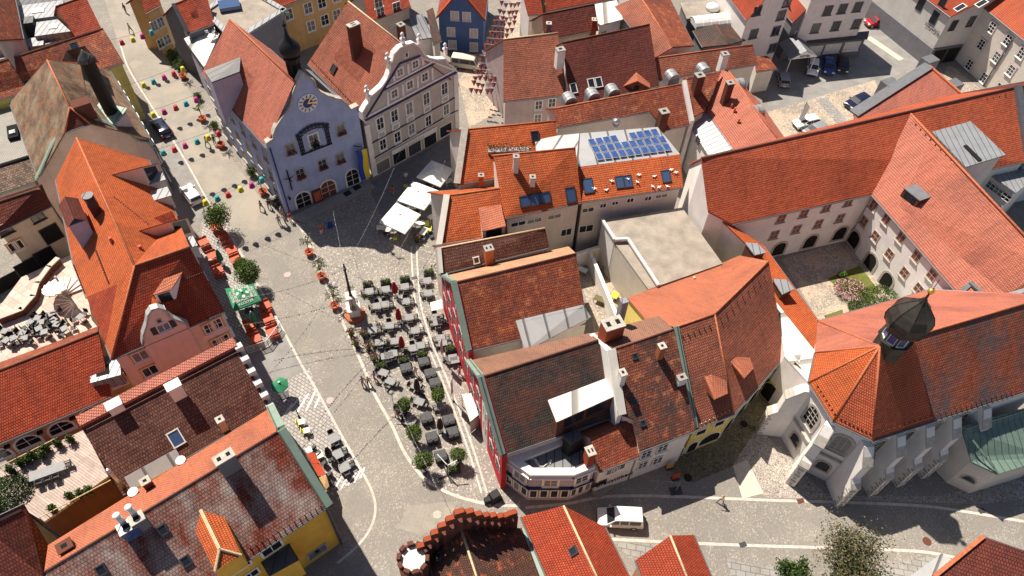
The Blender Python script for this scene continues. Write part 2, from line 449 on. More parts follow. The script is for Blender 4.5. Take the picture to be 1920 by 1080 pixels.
def win(root, pl, px, w=1.0, h=1.4, fr='frame', bars=(1, 1), arch=False, pane='glass', sill=True, surround=None, bw=.09, P=None, out=.0, sur_t=.05, name='window', shut=None, box=None):
    """a window on a wall plane: frame with bars, a pane behind it, a sill"""
    a, n = pl; u = wdir(n); c = (hit(*px, pl) if P is None else P) + n*out
    z = V((0, 0, 1)); fb = MB()
    def q(x, y, d=0): return c+u*x+z*y+n*d
    if arch:
        P2 = arch_pts(w, h); P2 = [(x, y-h/2) for x, y in P2]
        big = arch_pts(w+2*bw, h+2*bw); big = [(x, y-h/2-bw) for x, y in big]
        m = len(P2)
        for i in range(m):
            j = (i+1) % m
            fb.poly([q(*big[i], .05), q(*big[j], .05), q(*P2[j], .05), q(*P2[i], .05)])
            fb.poly([q(*big[i], -.02), q(*big[j], -.02), q(*big[j], .05), q(*big[i], .05)])
    else:
        R = Matrix((u, z, n)).transposed()
        for x, y, sx, sy in ((0, h/2+bw/2, w+2*bw, bw), (0, -h/2-bw/2, w+2*bw, bw), (w/2+bw/2, 0, bw, h), (-w/2-bw/2, 0, bw, h)):
            fb.box(q(x, y, .02), (sx, sy, .08), mat=R)
        P2 = [(-w/2, -h/2), (w/2, -h/2), (w/2, h/2), (-w/2, h/2)]
    R = Matrix((u, z, n)).transposed()
    for i in range(bars[0]): fb.box(q(-w/2+w*(i+1)/(bars[0]+1), 0, .02), (.07, h*.98, .05), mat=R)
    for i in range(bars[1]): fb.box(q(0, -h/2+h*(i+1)/(bars[1]+1), .022), (w*.98, .05, .05), mat=R)
    mats = [fr]
    if sill:
        fb.box(q(0, -h/2-bw-.04, .09), (w+.4, .08, .22), mat=R)
    o = fb.build(name, mats, root)
    if surround:
        sb = MB(); k = .16+bw
        for x, y, sx, sy in ((0, h/2+k/2+bw/2, w+2*k+bw, k-bw), (w/2+k/2+bw/2, 0, k-bw, h+2*bw), (-w/2-k/2-bw/2, 0, k-bw, h+2*bw), (0, -h/2-k/2-bw/2, w+2*k+bw, k-bw)):
            sb.box(q(x, y, .015), (sx, sy, sur_t), mat=R)
        sb.build('surround', [surround], o)
    if pane == 'glass': pane = rnd.choice(('glass', 'glass', 'glass', 'curtain', 'glassgrey'))
    pb = MB(); pb.poly([q(x, y, .012) for x, y in P2]); pb.build('pane', [pane], o)
    if shut:
        for sgn in (-1, 1):
            MB().box(q(sgn*(w*.5+bw+w*.28), 0, .04), (w*.5, h+.1, .05), mat=R).build('shutter', [shut], o)
    if box:
        MB().box(q(0, -h/2+.05, .28), (w+.1, .22, .26), mat=R).build('flower_box', ['woodframe'], o)
        lb = MB()
        for _ in range(70):
            p = q(rnd.uniform(-w*.55, w*.55), rnd.uniform(-h*.55, -h*.05), rnd.uniform(.2, .62)); leaf(lb, p, rnd.uniform(.06, .13), rnd.choice((0, 0, 1, 2)))
        lb.build('flowers', ['leafdark', 'leaf', 'flower'], o)
    return o
def leaf(mb, p, s, mi):
    a = V((rnd.gauss(0, 1), rnd.gauss(0, 1), rnd.gauss(0, 1))).normalized(); b = a.orthogonal().normalized(); c = a.cross(b)
    t = rnd.uniform(0, 6.28); b, c = b*math.cos(t)+c*math.sin(t), c*math.cos(t)-b*math.sin(t)
    mb.poly([p-b*s, p-c*s*.6, p+b*s, p+c*s*.6], mi)
plain('leafdark', (.028, .055, .012), .8, var=0); plain('leaf', (.075, .125, .022), .75, var=0); plain('leaflight', (.11, .15, .028), .75, var=0)
plain('flower', (.40, .05, .14), .7, var=0); plain('flowerpink', (.60, .33, .36), .7, var=0); plain('leafolive', (.13, .11, .055), .8, var=0); plain('bark', (.10, .07, .05), .9)
def windows(root, pl, pxs, **k):
    for p in pxs: win(root, pl, p, **k)
def chim(root, base, pl, w=.8, d=.8, h=2.0, mat='w_brick', cap='stone', rot=0.0, pots=1, body2=None, cone=False):
    """chimney standing on a roof slope at the base pixel"""
    P = hit(*base, pl) if pl else base; b = MB(); cap = 'w_concrete' if cap in ('frame', 'trim') else cap
    b.box(P+V((0, 0, h/2-.6)), (w, d, h+1.2), rot)
    par = root_info[root.name][0] if root.name in root_info else root
    o = b.build('chimney', [mat], par)
    c = MB(); c.box(P+V((0, 0, h+.04)), (w+.12, d+.12, .12), rot)
    c.build('chimney_cap', [cap], o)
    f = MB(); R = Matrix.Rotation(rot, 3, 'Z')
    for i in range(pots):
        x = (i-(pots-1)/2)*w/max(pots, 1)
        f.box(P+R @ V((x, 0, h+.07)), (w/pots*.42, d*.42, .1), rot)
    f.build('flue', ['void'], o)
    return o
def skylight(root, px, pl, w=.9, h=1.3, pane='skyglass', fr='darkframe', u=None):
    pts = pl if not isinstance(pl, tuple) else None
    P = hit(*px, pl); n = plane(pl)[1] if pts else pl[1]
    if n.z < 0: n = -n
    if u is None: u = V((0, 0, 1)).cross(n).normalized()
    v = n.cross(u); R = Matrix((u, v, n)).transposed(); b = MB()
    for x, y, sx, sy in ((0, h/2, w+.16, .1), (0, -h/2, w+.16, .1), (w/2, 0, .1, h), (-w/2, 0, .1, h)):
        b.box(P+u*x+v*y+n*.06, (sx, sy, .16), mat=R)
    par = root_info[root.name][0] if root.name in root_info else root
    o = b.build('skylight', [fr], par)
    MB().poly([P+u*x+v*y+n*.09 for x, y in ((-w/2, -h/2), (w/2, -h/2), (w/2, h/2), (-w/2, h/2))]).build('pane', [pane], o)
    return o
def shed(root, tops, front_h, roofmat, wallmat, pl, label=None, pane=True, name='dormer', thick=.12, windows=1):
    """shed dormer: tops = [back-left, back-right, front-right, front-left] roof points; front and cheeks drop onto the slope"""
    bl, br, fr, fl = tops; n = plane(pl)[1]; a0 = pl[0]
    def drop(p): # vertical drop to the slope
        return V((p.x, p.y, a0.z-((p.x-a0.x)*n.x+(p.y-a0.y)*n.y)/n.z-.15))
    b = MB(); dz = V((0, 0, -thick))
    L, Rr = drop(fl), drop(fr)
    b.poly([L, Rr, fr+dz, fl+dz]); b.poly([bl+dz, L, fl+dz]); b.poly([Rr, br+dz, fr+dz])
    o = b.build(name, [wallmat], root)
    c = (bl+br+fr+fl)/4
    MB().prism([c+(p-c)*1.06 for p in tops], dz, 0).build('dormer_roof', [roofmat], o)
    if pane:
        d = (fr-fl); nn = d.cross(V((0, 0, 1))).normalized()
        ctr = (bl+br)/2-(fl+fr)/2
        if nn.dot(ctr) > 0: nn = -nn
        hgt = max(.4, min((fl-L).length, (fr-Rr).length)*.62); m = (fl+fr)/2; w = d.length*.7/windows
        for i in range(windows):
            cc = m + d.normalized()*((i-(windows-1)/2)*w*1.15); ud = d.normalized()
            P = [cc+ud*sx*w/2+V((0, 0, -.25-hh*hgt))+nn*.03 for sx, hh in ((-1, 1), (1, 1), (1, 0), (-1, 0))]
            MB().poly(P).build('pane', ['glass'], o)
    return o
def q1(o, s, *pts): return [(o[0]+x/s, o[1]+y/s) for x, y in pts]
def band(root, pl, p, q, w=.3, d=.12, mat='trim', name='cornice', par=None):
    a, n = pl; A, B = hit(*p, pl), hit(*q, pl); m = (A+B)/2+n*d*.3; u = (B-A); L = u.length; u.normalize(); v = n.cross(u)
    return MB().box(m, (L, w, d), mat=Matrix((u, v, n)).transposed()).build(name, [mat], par or root)
def facade(root, pl, pxs, thick, mat, cap=None, name='gable_wall', base=0.0, capi=None, out=.0):
    """shaped wall: pixels give its upper outline from left to right, it drops to the base"""
    a, n = pl; P = [hit(*p, pl)+n*out for p in pxs]
    pts = [V((P[0].x, P[0].y, base))] + P + [V((P[-1].x, P[-1].y, base))]
    o = MB().prism(pts, -n*thick).build(name, [mat], root)
    if cap:
        c = MB(); w = thick+.24
        for p, q in zip(P[:-1], P[1:]):
            d = q-p; L = d.length
            if L < .05: continue
            d.normalize(); up = n.cross(d)
            if up.z < 0 and abs(d.z) < .9: up = -up
            c.box((p+q)/2 - n*(thick/2-.02)+up*.0, (L+.1, .18, w), mat=Matrix((d, n.cross(d), n)).transposed())
        c.build('coping', [cap], o)
    return o
def text(root, s, P, n, h, mat, name='lettering', up=V((0, 0, 1)), sx=1.0):
    cu = bpy.data.curves.new('t', 'FONT'); cu.body = s; cu.size = h*1.4; cu.align_x = 'CENTER'; cu.align_y = 'CENTER'; cu.extrude = .02; cu.resolution_u = 2
    t = bpy.data.objects.new('t', cu); COL.objects.link(t); bpy.context.view_layer.update()
    me = bpy.data.meshes.new_from_object(t.evaluated_get(bpy.context.evaluated_depsgraph_get())); bpy.data.objects.remove(t)
    u = up.cross(n).normalized(); R = Matrix((u*sx, up, n)).transposed(); off = ORG[root.name]
    for v in me.vertices: v.co = R @ v.co + P + n*.03 - off
    me.materials.clear(); me.materials.append(M[mat])
    o = bpy.data.objects.new(name, me); COL.objects.link(o); o.parent = root; ORG[o.name] = off
    return o
ZUP = V((0, 0, 1))
# ================================================================ TOWN HALL
A, B_ = at(539, 399), at(690, 336); pTH = vplane(A, B_)
R1 = hit(553, 153, pTH); E1 = at(499, 276, 11.2); E2 = at(378, 138, 11.2); R2 = at(430, 35, R1.z)
F1, F2 = mir(E1, R1, R2), mir(E2, R1, R2)
TH_L = [E1, E2, R2, R1]; TH_R = [R1, R2, F2, F1]
th = house('town_hall', 'blue town hall with stepped wavy gable, clock and black onion turret', [('salmon', TH_L), ('salmon', TH_R)], 'w_blue', cat='town hall', ridge='ridge')
out = q1((360, 130), 3.6, (503, 530), (500, 492), (545, 462), (545, 435), (562, 388), (600, 328), (620, 300), (655, 250), (672, 200), (678, 150), (692, 115), (738, 20), (795, 62), (822, 78), (832, 112), (860, 148), (905, 172), (952, 184), (958, 190), (1005, 198), (1042, 232), (1066, 266), (1114, 243), (1118, 282))
fac = facade(th, pTH, out, .55, 'w_blue', 'stone', out=.12)
pT2 = (pTH[0]+pTH[1]*.12, pTH[1])
s36 = lambda *p: q1((360, 130), 3.6, *p)
for p in s36((1005, 405), (665, 535), (1000, 598), (880, 640), (730, 703)):
    win(th, pT2, p, 1.0, 1.35, 'stone', (1, 1), box=True, pane='glass', sill=True, bw=.16)
for p, w, h in ((s36((750, 880))[0], 1.9, 2.5), (s36((920, 805))[0], 2.0, 2.7), (s36((1083, 728))[0], 1.7, 2.6)):
    win(th, pT2, p, w, h, 'trim', (1, 2), arch=True, pane='woodframe' if w == 2.0 else 'black', sill=False, bw=.22, name='door_arch')
P = hit(*s36((842, 850))[0], pT2); u = wdir(pTH[1]); n = pTH[1]; RT = Matrix((u, ZUP, n)).transposed()
o = MB().box(P+n*.15, (1.25, 2.1, .22), mat=RT).build('notice_board', ['ridgedark'], th)
MB().box(P+n*.27, (.9, 1.6, .04), mat=RT).build('board_panel', ['terracotta'], o)
# central balcony window in its iron frame
c0 = hit(*s36((825, 475))[0], pT2); win(th, pT2, s36((822, 478))[0], 1.1, 1.75, 'trim', (1, 1), sill=False, bw=.2, name='balcony_window')
fb = MB()
for sx in (-1, 1):
    for x in (1.55, 2.0): fb.box(c0+u*sx*x+n*.12-ZUP*.1, (.09, 2.9, .1), mat=RT)
    for k in range(6): fb.box(c0+u*sx*1.78+n*.14+ZUP*(-1.4+k*.54), (.5, .12, .1), mat=RT); fb.box(c0+u*sx*1.78+n*.14+ZUP*(-1.2+k*.54), (.14, .26, .1), mat=RT)
for k in range(9):
    a = (k-4)/4*1.95; zz = 1.45+.75*math.cos(a/1.95*1.45); fb.box(c0+u*a+n*.14+ZUP*zz, (.42, .42, .1), mat=RT @ Matrix.Rotation(.7*k, 3, 'Z')); fb.box(c0+u*a+n*.14+ZUP*(zz-.45), (.5, .09, .1), mat=RT)
fb.box(c0-ZUP*1.45+n*.14, (4.2, .12, .12), mat=RT)
for sx in (-1, 1): fb.cyl(c0-ZUP*1.4+n*.15+u*sx*.9, c0-ZUP*.55+n*.3, .06, n=5)
fb.build('iron_frame', ['iron'], fac)
sb = MB(); sb.cyl(c0-ZUP*.75+n*.35, c0+ZUP*.2+n*.45, .22, .13, n=7); sb.lathe(c0+ZUP*.32+n*.45, [(.02, -.16), (.15, -.06), (.15, .08), (.02, .18)], 7); sb.box(c0-ZUP*.85+n*.3, (.8, .3, .6), mat=RT)
for sg in (-1, 1): sb.cyl(c0+ZUP*.1+n*.45+u*sg*.2, c0-ZUP*.4+n*.6+u*sg*.45, .08, .06, n=5)
sb.build('gable_figure', ['iron'], fac)
# clock
ck = hit(*s36((780, 226))[0], pT2); cb = MB(); cb.cyl(ck, ck+n*.1, 1.22, n=28); clock = cb.build('clock', ['frame'], fac)
d2 = MB(); d2.cyl(ck+n*.11, ck+n*.12, .62, n=24); d2.build('clock_centre', ['navy'], clock)
tk = MB()
for k in range(12):
    a = k*math.pi/6; dd = u*math.sin(a)+ZUP*math.cos(a); tk.box(ck+dd*.92+n*.115, (.13, .38, .02), mat=Matrix((u*math.cos(a)-ZUP*math.sin(a), dd, n)).transposed())
tk.build('clock_numerals', ['navy'], clock)
hd = MB()
for a, L in ((1.75, .95), (.65, .75)):
    dd = u*math.sin(a)+ZUP*math.cos(a); hd.box(ck+dd*L*.42+n*.15, (.13, L, .03), mat=Matrix((dd.cross(n), dd, n)).transposed())
hd.build('clock_hands', ['gold'], clock)
# sundial-like bracket sign, lanterns, downpipe
bk = MB(); s0 = hit(*s36((655, 745))[0], pT2); bk.box(s0+n*.15, (.14, 3.3, .14), mat=RT); bk.box(s0+n*.6+ZUP*.55, (.1, .1, 1.1), mat=RT); bk.poly([s0+n*.3+ZUP*.7-u*.9, s0+n*.35+ZUP*.55, s0+n*.3+ZUP*.7+u*.9, s0+n*.4+ZUP*.35])
bk.build('bracket_sign', ['iron'], th)
for p in s36((650, 858), (1160, 640)):
    l0 = hit(*p, pT2); lb = MB(); lb.box(l0+n*.15, (.1, .1, .3), mat=RT); lb.lathe(l0+n*.4-ZUP*.3, [(.1, 0), (.2, .35), (.05, .5)], 6, flat=True); lb.build('wall_lantern', ['iron'], th)
dp = MB(); dp.cyl(at(539, 399)+n*.2+u*.25, hit(503, 278, pT2)+n*.1+u*.2, .09, n=6); dp.build('downpipe', ['navy'], th)
# street side windows
pTS = vplane(at(535, 397), at(535, 397)+(E2-E1))
pTS = (E1+(V((E1.y-E2.y, E2.x-E1.x, 0)).normalized()*-.0), vplane(E1, E2)[1])
nS = pTS[1]; pTS = (E1-nS*.22, nS)
if nS.x > 0: nS = -nS; pTS = (E1+nS*-.22, nS)
uS = (E2-E1).normalized(); L = (E2-E1).length
for k in range(6):
    P = E1-nS*.25+uS*(2.2+k*3.1); P.z = 8.3; win(th, pTS, None, 1.0, 1.5, 'stone', (1, 1), P=P)
    P = P.copy(); P.z = 5.0; win(th, pTS, None, 1.0, 1.5, 'stone', (1, 1), P=P)
    P = P.copy(); P.z = 1.8; win(th, pTS, None, 1.1, 1.6, 'stone', (1, 1), P=P)
# clad dormer on the left slope
pl = plane(TH_L); zt = hit(450, 108, pl).z
def onslope(p, pl=TH_L):
    n = plane(pl)[1]; return V((p.x, p.y, pl[0].z-((p.x-pl[0].x)*n.x+(p.y-pl[0].y)*n.y)/n.z-.1))
DQ = [at(383, 133, zt-.5), at(451, 107, zt), at(449, 134, zt-.1), at(397, 154, zt-.6)]
m = MB(); m.poly([onslope(DQ[3]), DQ[3]-V((0, 0, .16)), DQ[2]-V((0, 0, .16)), onslope(DQ[2])]); m.poly([onslope(DQ[0]), DQ[0]-V((0, 0, .16)), DQ[3]-V((0, 0, .16)), onslope(DQ[3])]); do = m.build('dormer', ['w_lilac'], th)
MB().prism(DQ, (0, 0, -.18)).build('dormer_roof', ['blackmetal'], do)
# onion turret on the ridge
T = at(562, 149, R1.z-.6)+(R2-R1).normalized()*.9; T.z = R1.z-.3; KT = .8
tur = MB(); tur.lathe(T, [(r*KT, z*KT) for r, z in [(1.05, -2.6), (1.05, 2.6), (1.25, 2.7), (1.25, 2.95), (.95, 3.05)]], 8, flat=True)
tu = tur.build('turret', ['iron'], th)
on = MB(); on.lathe(T+V((0, 0, 3.0*KT)), [(r*KT, z*KT) for r, z in [(1.0, 0), (1.35, .5), (1.55, 1.15), (1.4, 1.75), (.95, 2.3), (.5, 2.8), (.25, 3.4), (.12, 4.3), (.05, 5.6)]], 16); on.lathe(T+V((0, 0, 7.4*KT)), [(.02, 0), (.24, .22), (.24, .36), (.02, .6)], 10)
on.build('onion_dome', ['iron'], tu)
fl = MB(); fl.cyl(T+V((0, 0, 8.4*KT)), T+V((0, 0, 10.2*KT)), .05, n=6); fl.box(T+V((.45, 0, 9.5*KT)), (.9, .04, .4)); fl.build('weathervane', ['copper'], tu)
for k in range(8):
    a = math.pi/4*k+math.pi/8; dd = V((math.cos(a), math.sin(a), 0)); MB().box(T+dd*.77+V((0, 0, 1.0)), (.4, .06, 1.2), a+math.pi/2).build('louvre', ['void'], tu)
for p in q1((480, 0), 3, (55, 265), (110, 320), (165, 365)): # roof vents behind the turret
    pass
# steps in front of the hall and the flag
# ================================================================ GREY GABLED HOUSE
C, D = at(697, 333), at(859, 242); pGH = vplane(C, D)
R1 = hit(757, 84, pGH); R2 = at(653, 2, R1.z)
E1 = at(681, 224, 9.4); E2 = at(577, 119, 9.4)
gw = (D-C).length
dirR = (R2-R1).normalized()
G_L = [E1, E2, R2, R1]; G_R = [R1, R2, mir(E2, R1, R2), mir(E1, R1, R2)]
gh = house('gabled_house', 'tall grey house with white framed curved gable and navy trim beside the blue town hall', [('pinkbrown', G_L), ('red', G_R)], 'w_grey', ridge='ridgepale')
s33 = lambda *p: q1((660, 30), 3.375, *p)
outl = s33((80, 668), (62, 650), (60, 605), (85, 562), (103, 540), (105, 505), (130, 490), (185, 442), (218, 392), (236, 340), (234, 300), (250, 285), (262, 235), (298, 197), (330, 182), (380, 166), (420, 188), (440, 215), (452, 240), (482, 262), (530, 272), (578, 268), (590, 275), (605, 300), (640, 325), (662, 352))
gf = facade(gh, pGH, outl, .5, 'w_grey', 'trim', out=.1)
pG2 = (pGH[0]+pGH[1]*.1, pGH[1])
def gb(p, q, w, m): band(gh, pG2, s33(p)[0], s33(q)[0], w, .14 if m == 'trim' else .18, m, par=gf)
for p, q, w, m in (((80, 662), (662, 352), .22, 'navytrim'), ((95, 635), (655, 338), .26, 'trim'), ((200, 468), (525, 297), .16, 'navytrim'), ((215, 448), (520, 283), .24, 'trim'), ((88, 640), (300, 300), .2, 'navytrim'), ((300, 300), (430, 250), .2, 'navytrim'), ((430, 258), (655, 345), .22, 'trim'),
                   ((122, 803), (648, 515), .14, 'navytrim'), ((135, 900), (668, 592), .14, 'navytrim'), ((135, 905), (668, 598), .1, 'trim')): gb(p, q, w, m)
for p, q in (((92, 690), (145, 1010)), ((655, 370), (665, 705))): gb(p, q, .75, 'trim')
for x, y0, y1 in ((222, 480, 560), (318, 430, 505), (412, 375, 455), (505, 325, 405), (262, 380, 410), (352, 300, 365), (445, 262, 310)): gb((x, y0), (x+4, y1), .3, 'trim')
for p in s33((178, 680), (268, 630), (362, 583), (470, 522), (585, 458)):
    win(gh, pG2, p, .95, 1.75, 'frame', (1, 1), bw=.2); P = hit(*p, pG2)-ZUP*1.75; o = MB().box(P+pGH[1]*.06, (1.3, 1.0, .06), mat=Matrix((wdir(pGH[1]), ZUP, pGH[1])).transposed()).build('apron', ['trim'], gf)
    MB().box(P+pGH[1]*.1, (.85, .6, .03), mat=Matrix((wdir(pGH[1]), ZUP, pGH[1])).transposed()).build('apron_field', ['w_grey'], o)
windows(gh, pG2, s33((195, 812), (287, 765), (377, 715), (483, 662), (595, 592)), w=.9, h=1.55, bw=.2)
windows(gh, pG2, s33((268, 490), (365, 435), (460, 385)), w=.85, h=1.05, bw=.22, sill=False)
windows(gh, pG2, s33((303, 355), (400, 305)), w=.8, h=.95, bw=.2, sill=False)
win(gh, pG2, s33((345, 245))[0], .4, .6, bw=.12, sill=False, bars=(0, 0))
for p in s33((197, 948), (300, 890), (397, 838), (495, 785), (593, 722)): win(gh, pG2, p, 2.15, 1.9, 'frame', (0, 0), bw=.12, sill=False, name='shop_window')
n = pGH[1]; u = wdir(n); RG = Matrix((u, ZUP, n)).transposed()
a, b = hit(*s33((247, 862))[0], pG2), hit(*s33((533, 712))[0], pG2)
sg = MB().box((a+b)/2+n*.12, ((b-a).length, .75, .16), mat=RG).build('fascia_sign', ['trim'], gh)
text(sg, 'bellibri', hit(*s33((365, 805))[0], pG2)+n*.2, n, .55, 'blind', sx=1.5)
text(sg, 'art', hit(*s33((435, 765))[0], pG2)+n*.2, n, .4, 'blind', sx=1.3)
for p in s33((104, 490), (236, 285), (330, 160), (435, 165), (598, 222)):
    f0 = hit(p[0], p[1]+4, pG2)-n*.25; fbm = MB(); fbm.lathe(f0-V((0, 0, .3)), [(.28, 0), (.28, .7), (.36, .75), (.36, .9), (.12, 1.0), (.12, 1.15), (.24, 1.35), (.2, 1.55), (.03, 1.75)], 8); fbm.build('finial', ['trim'], gf)
s2 = lambda *p: q1((480, 0), 3, *p)
ang = math.atan2(dirR.y, dirR.x)
chim(gh, s2((570, 292))[0], G_L, .8, 1.5, 3.9, 'w_darkbrick', 'stone', ang, 2)
chim(gh, at(763, 84, R1.z-.9)+dirR*1.0, None, .8, .8, 2.3, 'w_darkbrick', 'frame', ang, 1)
skylight(gh, s2((437, 388))[0], G_L, .9, 1.1, 'glass')
pw_ = MB(); a_, b_ = at(690, 336)+dirR*.8, C+dirR*.8; pw_.prism([V((a_.x, a_.y, 0)), V((a_.x, a_.y, 10.6)), V((b_.x, b_.y, 10.2)), V((b_.x, b_.y, 0))], dirR*12); pw_.build('gap_filler', ['w_slategrey'], gh)  # filler wall added to stop sun passing between hall and grey house
# snow guards
def guards(root, a, b, nn, mat='ridgedark', h=.25):
    m = MB(); d = (b-a)
    for i in range(nn): m.box(a+d*((i+.5)/nn)+V((0, 0, h/2)), (.08, .08, h))
    m.build('snow_guard', [mat], root_info[root.name][0])
guards(gh, hit(583, 112, G_L), hit(676, 212, G_L), 22)
# ================================================================ helper for plain gables with a facade row of windows
def rowwin(root, a, b, zs, n, w=1.0, h=1.4, off=-.22, fr='frame', skip=(), **k):
    """windows in storeys along the wall below an eave a-b"""
    pl = vplane(a, b); d = b-a; d.z = 0; L = d.length; d.normalize()
    cen = ORG[root.name]
    nn = pl[1]
    if (a+d*L/2-cen).dot(nn) < 0: nn = -nn
    for z in zs:
        for i in range(n):
            if (zs.index(z), i) in skip: continue
            P = a+d*L*((i+.6)/(n+.2))+nn*off; P.z = z
            win(root, (P, nn), None, w, h, fr, P=P, **k)
# ================================================================ ORANGE CORNER HOUSE (left of the street)
he = 11.0
R0_ = at(143, 258, 17); 
Eo0, Eo1 = at(278, 300, he), at(331, 405, he)
Rm = rz(Eo0, Eo1, (187, 360), 47); zr = Rm.z
R0, R1, R2 = at(143, 258, zr), at(252, 497, zr), at(355, 462, zr)
Ef0, Ef1 = at(209, 673, he), at(421, 583, he)
L0, L2 = ez(R0, R1, (107, 337), 47), ez(R0, R1, (137, 492), 47)
zl = (L0.z+L2.z)/2; L0, L2 = at(104, 337, zl), at(137, 492, zl)
Vv = hit(220, 533, (R1, newell([R0, R1, L2]))); L3 = hit(162, 557, (R1, newell([R0, R1, L2])))
T3 = at(198, 645, he)
print('corner house', zr, zl, L3.z, Vv.z)
och = house('corner_house', 'long orange roofed house with pink curved dormer gable over red front slope', [('orange', [R0, R1, Vv, L3, L2, L0]), ('orange', [R0, Eo0, Eo1, R1]), ('orange', [R1, Eo1, R2]), ('red', [R1, R2, Ef1, Ef0]), ('orange', [R1, Ef0, T3, Vv]), ('red', [Vv, T3, L3])], 'w_pink', ridge='ridge')  # orange on sunward slopes, red on dimmer ones: light painted into the tiles
pO = vplane(Ef0, Ef1); nO = pO[1]; pO = (Ef0-nO*.2, nO)
t5 = lambda *p: q1((0, 360), 3, *p)
for p in t5((973, 847), (1022, 928), (790, 922), (845, 1005), (660, 1065)): win(och, pO, p, 1.25, 1.25, 'frame', (1, 0), surround='w_ochre')
for p in t5((1177, 765), (1220, 740), (1222, 848), (1262, 828)): win(och, pO, p, .85, 1.3, 'frame', (1, 1), surround='w_ochre')
pOf = (Ef0+nO*.12, nO)
g = t5((803, 853), (806, 800), (826, 740), (832, 690), (852, 660), (885, 650), (925, 660), (945, 690), (975, 712), (1010, 722), (1055, 742), (1062, 770))
zw = facade(och, pOf, g, .4, 'w_pink', 'palezinc', base=6.5)
win(och, pOf, t5((920, 760))[0], 1.0, .95, 'frame', (1, 0), shut='darkframe'); win(och, pOf, t5((895, 724))[0], .3, .4, 'stone', (0, 0), sill=False)
S4 = [R1, R2, Ef1, Ef0]
ap = hit(*t5((850, 575))[0], S4); top_ = hit(*t5((885, 652))[0], pOf); top_.z = ap.z
l0 = hit(*t5((806, 800))[0], pOf); r0 = hit(*t5((1058, 748))[0], pOf); l0.z = r0.z = min(l0.z, r0.z)
dm = MB(); dm.poly([ap, l0, top_-nO*.2]); dm.poly([ap, top_-nO*.2, r0]); dm.build('dormer_roof', ['orange'], zw)
# sheds on the slopes
SR = [R0, Eo0, Eo1, R1]
sl_out = (Eo0-R0); rd = (R1-R0).normalized(); sl_out = sl_out-rd*sl_out.dot(rd); sl_out.z = 0; sl_out.normalize()
for (pa, pb), le, dz, mt in (((t5((645, -90))[0], t5((742, -100))[0]), 2.0, -.2, 'backsalmon'),
                         ((t5((770, 225))[0], t5((880, 205))[0]), 2.2, -.2, 'backsalmon')):
    pass
def shedon(root, pl, back_a, back_b, out, ln, rise, rm, wm, **k):
    a, b = hit(*back_a, pl), hit(*back_b, pl)
    return shed(root, [a, b, b+out*ln-V((0, 0, rise)), a+out*ln-V((0, 0, rise))], 1, rm, wm, pl, **k)
shedon(och, SR, (208, 328), (243, 320), sl_out, 2.9, .3, 'backsalmon', 'w_pink')
shedon(och, SR, (256, 434), (296, 425), sl_out, 3.0, .3, 'backsalmon', 'w_pink')
for pa, pb in (((256, 334), (285, 326)), ((266, 364), (298, 354)), ((312, 458), (343, 445))):
    a, b = at(*pa, he+1.6), at(*pb, he+1.6); d = (b-a).xy.normalized().to_3d(); w_ = (Eo1-Eo0).xy.normalized().to_3d()
    shed(och, [a, a+w_*1.5, a+w_*1.5+sl_out*2.6-V((0, 0, .25)), a+sl_out*2.6-V((0, 0, .25))], 1, 'zinc', 'w_palegrey', SR)
# red gabled dormer facing down the slope
tri = [hit(*t5((850, 152))[0], SR), at(*t5((968, 106))[0], he+1.4), at(*t5((1030, 245))[0], he+.2)]
dmb = MB(); dmb.poly(tri); dmb.poly([tri[0], tri[1], tri[1]-V((0, 0, 2)), tri[0]-V((0, 0, .2))]); dmb.build('dormer', ['red'], och)
# roof dormer with a skylight front, chimney block, round flue
shedon(och, S4, t5((935, 470))[0], t5((1030, 442))[0], -(R1-Ef0).xy.normalized().to_3d(), 2.1, .35, 'backsalmon', 'frame')
SL = [R0, R1, L2]
chp = hit(*t5((470, 215))[0], SL); rot = math.atan2(rd.y, rd.x)
cb = MB(); cb.box(chp+V((0, 0, .6)), (3.4, 1.6, 3.8), rot); co = cb.build('chimney', ['w_lilac'], root_info[och.name][0])
cb = MB(); Rz = Matrix.Rotation(rot, 3, 'Z'); q = chp+V((0, 0, 2.5))
for s in (-1, 1): cb.poly([q+Rz @ V((-1.8, s*.95, 0)), q+Rz @ V((1.8, s*.95, 0)), q+Rz @ V((1.8, 0, .75)), q+Rz @ V((-1.8, 0, .75))])
cb.build('chimney_roof', ['darkred'], co)
fb = MB()
for k in (-1, 0, 1): fb.box(q+Rz @ V((k*.8, -.82, -.45)), (.35, .06, .5), rot)
fb.build('chimney_opening', ['void'], co)
ch2 = hit(*t5((545, 112))[0], SL); cm = MB(); cm.cyl(ch2-V((0, 0, .5)), ch2+V((0, 0, 2.2)), .5, n=14); co = cm.build('round_flue', ['w_darkbrick'], root_info[och.name][0]); MB().cyl(ch2+V((0, 0, 2.2)), ch2+V((0, 0, 2.3)), .56, n=14).build('flue_cap', ['blackmetal'], co)
for p in t5((630, 280), (795, 325)):
    P = hit(*p, SL if p[0] < 225 else SR); MB().cyl(P-V((0, 0, .2)), P+V((0, 0, .6)), .16, n=8).build('roof_vent', ['terracotta'], root_info[och.name][0])
guards(och, hit(*t5((415, 410))[0], SL), hit(*t5((480, 575))[0], SL), 12); guards(och, hit(*t5((540, 330))[0], SL), hit(*t5((615, 520))[0], SL), 14)
guards(och, hit(*t5((725, 625))[0], S4), hit(*t5((845, 580))[0], S4), 10); guards(och, hit(*t5((1010, 510))[0], S4), hit(*t5((1145, 460))[0], S4), 10)
guards(och, hit(*t5((640, 30))[0], SR), hit(*t5((840, 190))[0], SR), 16)
rowwin(och, Eo0, Eo1, [9.4, 6.2, 2.6], 4, off=-.2)
rowwin(och, Eo1, Ef1, [9.4, 6.2, 2.6], 5, off=-.2)
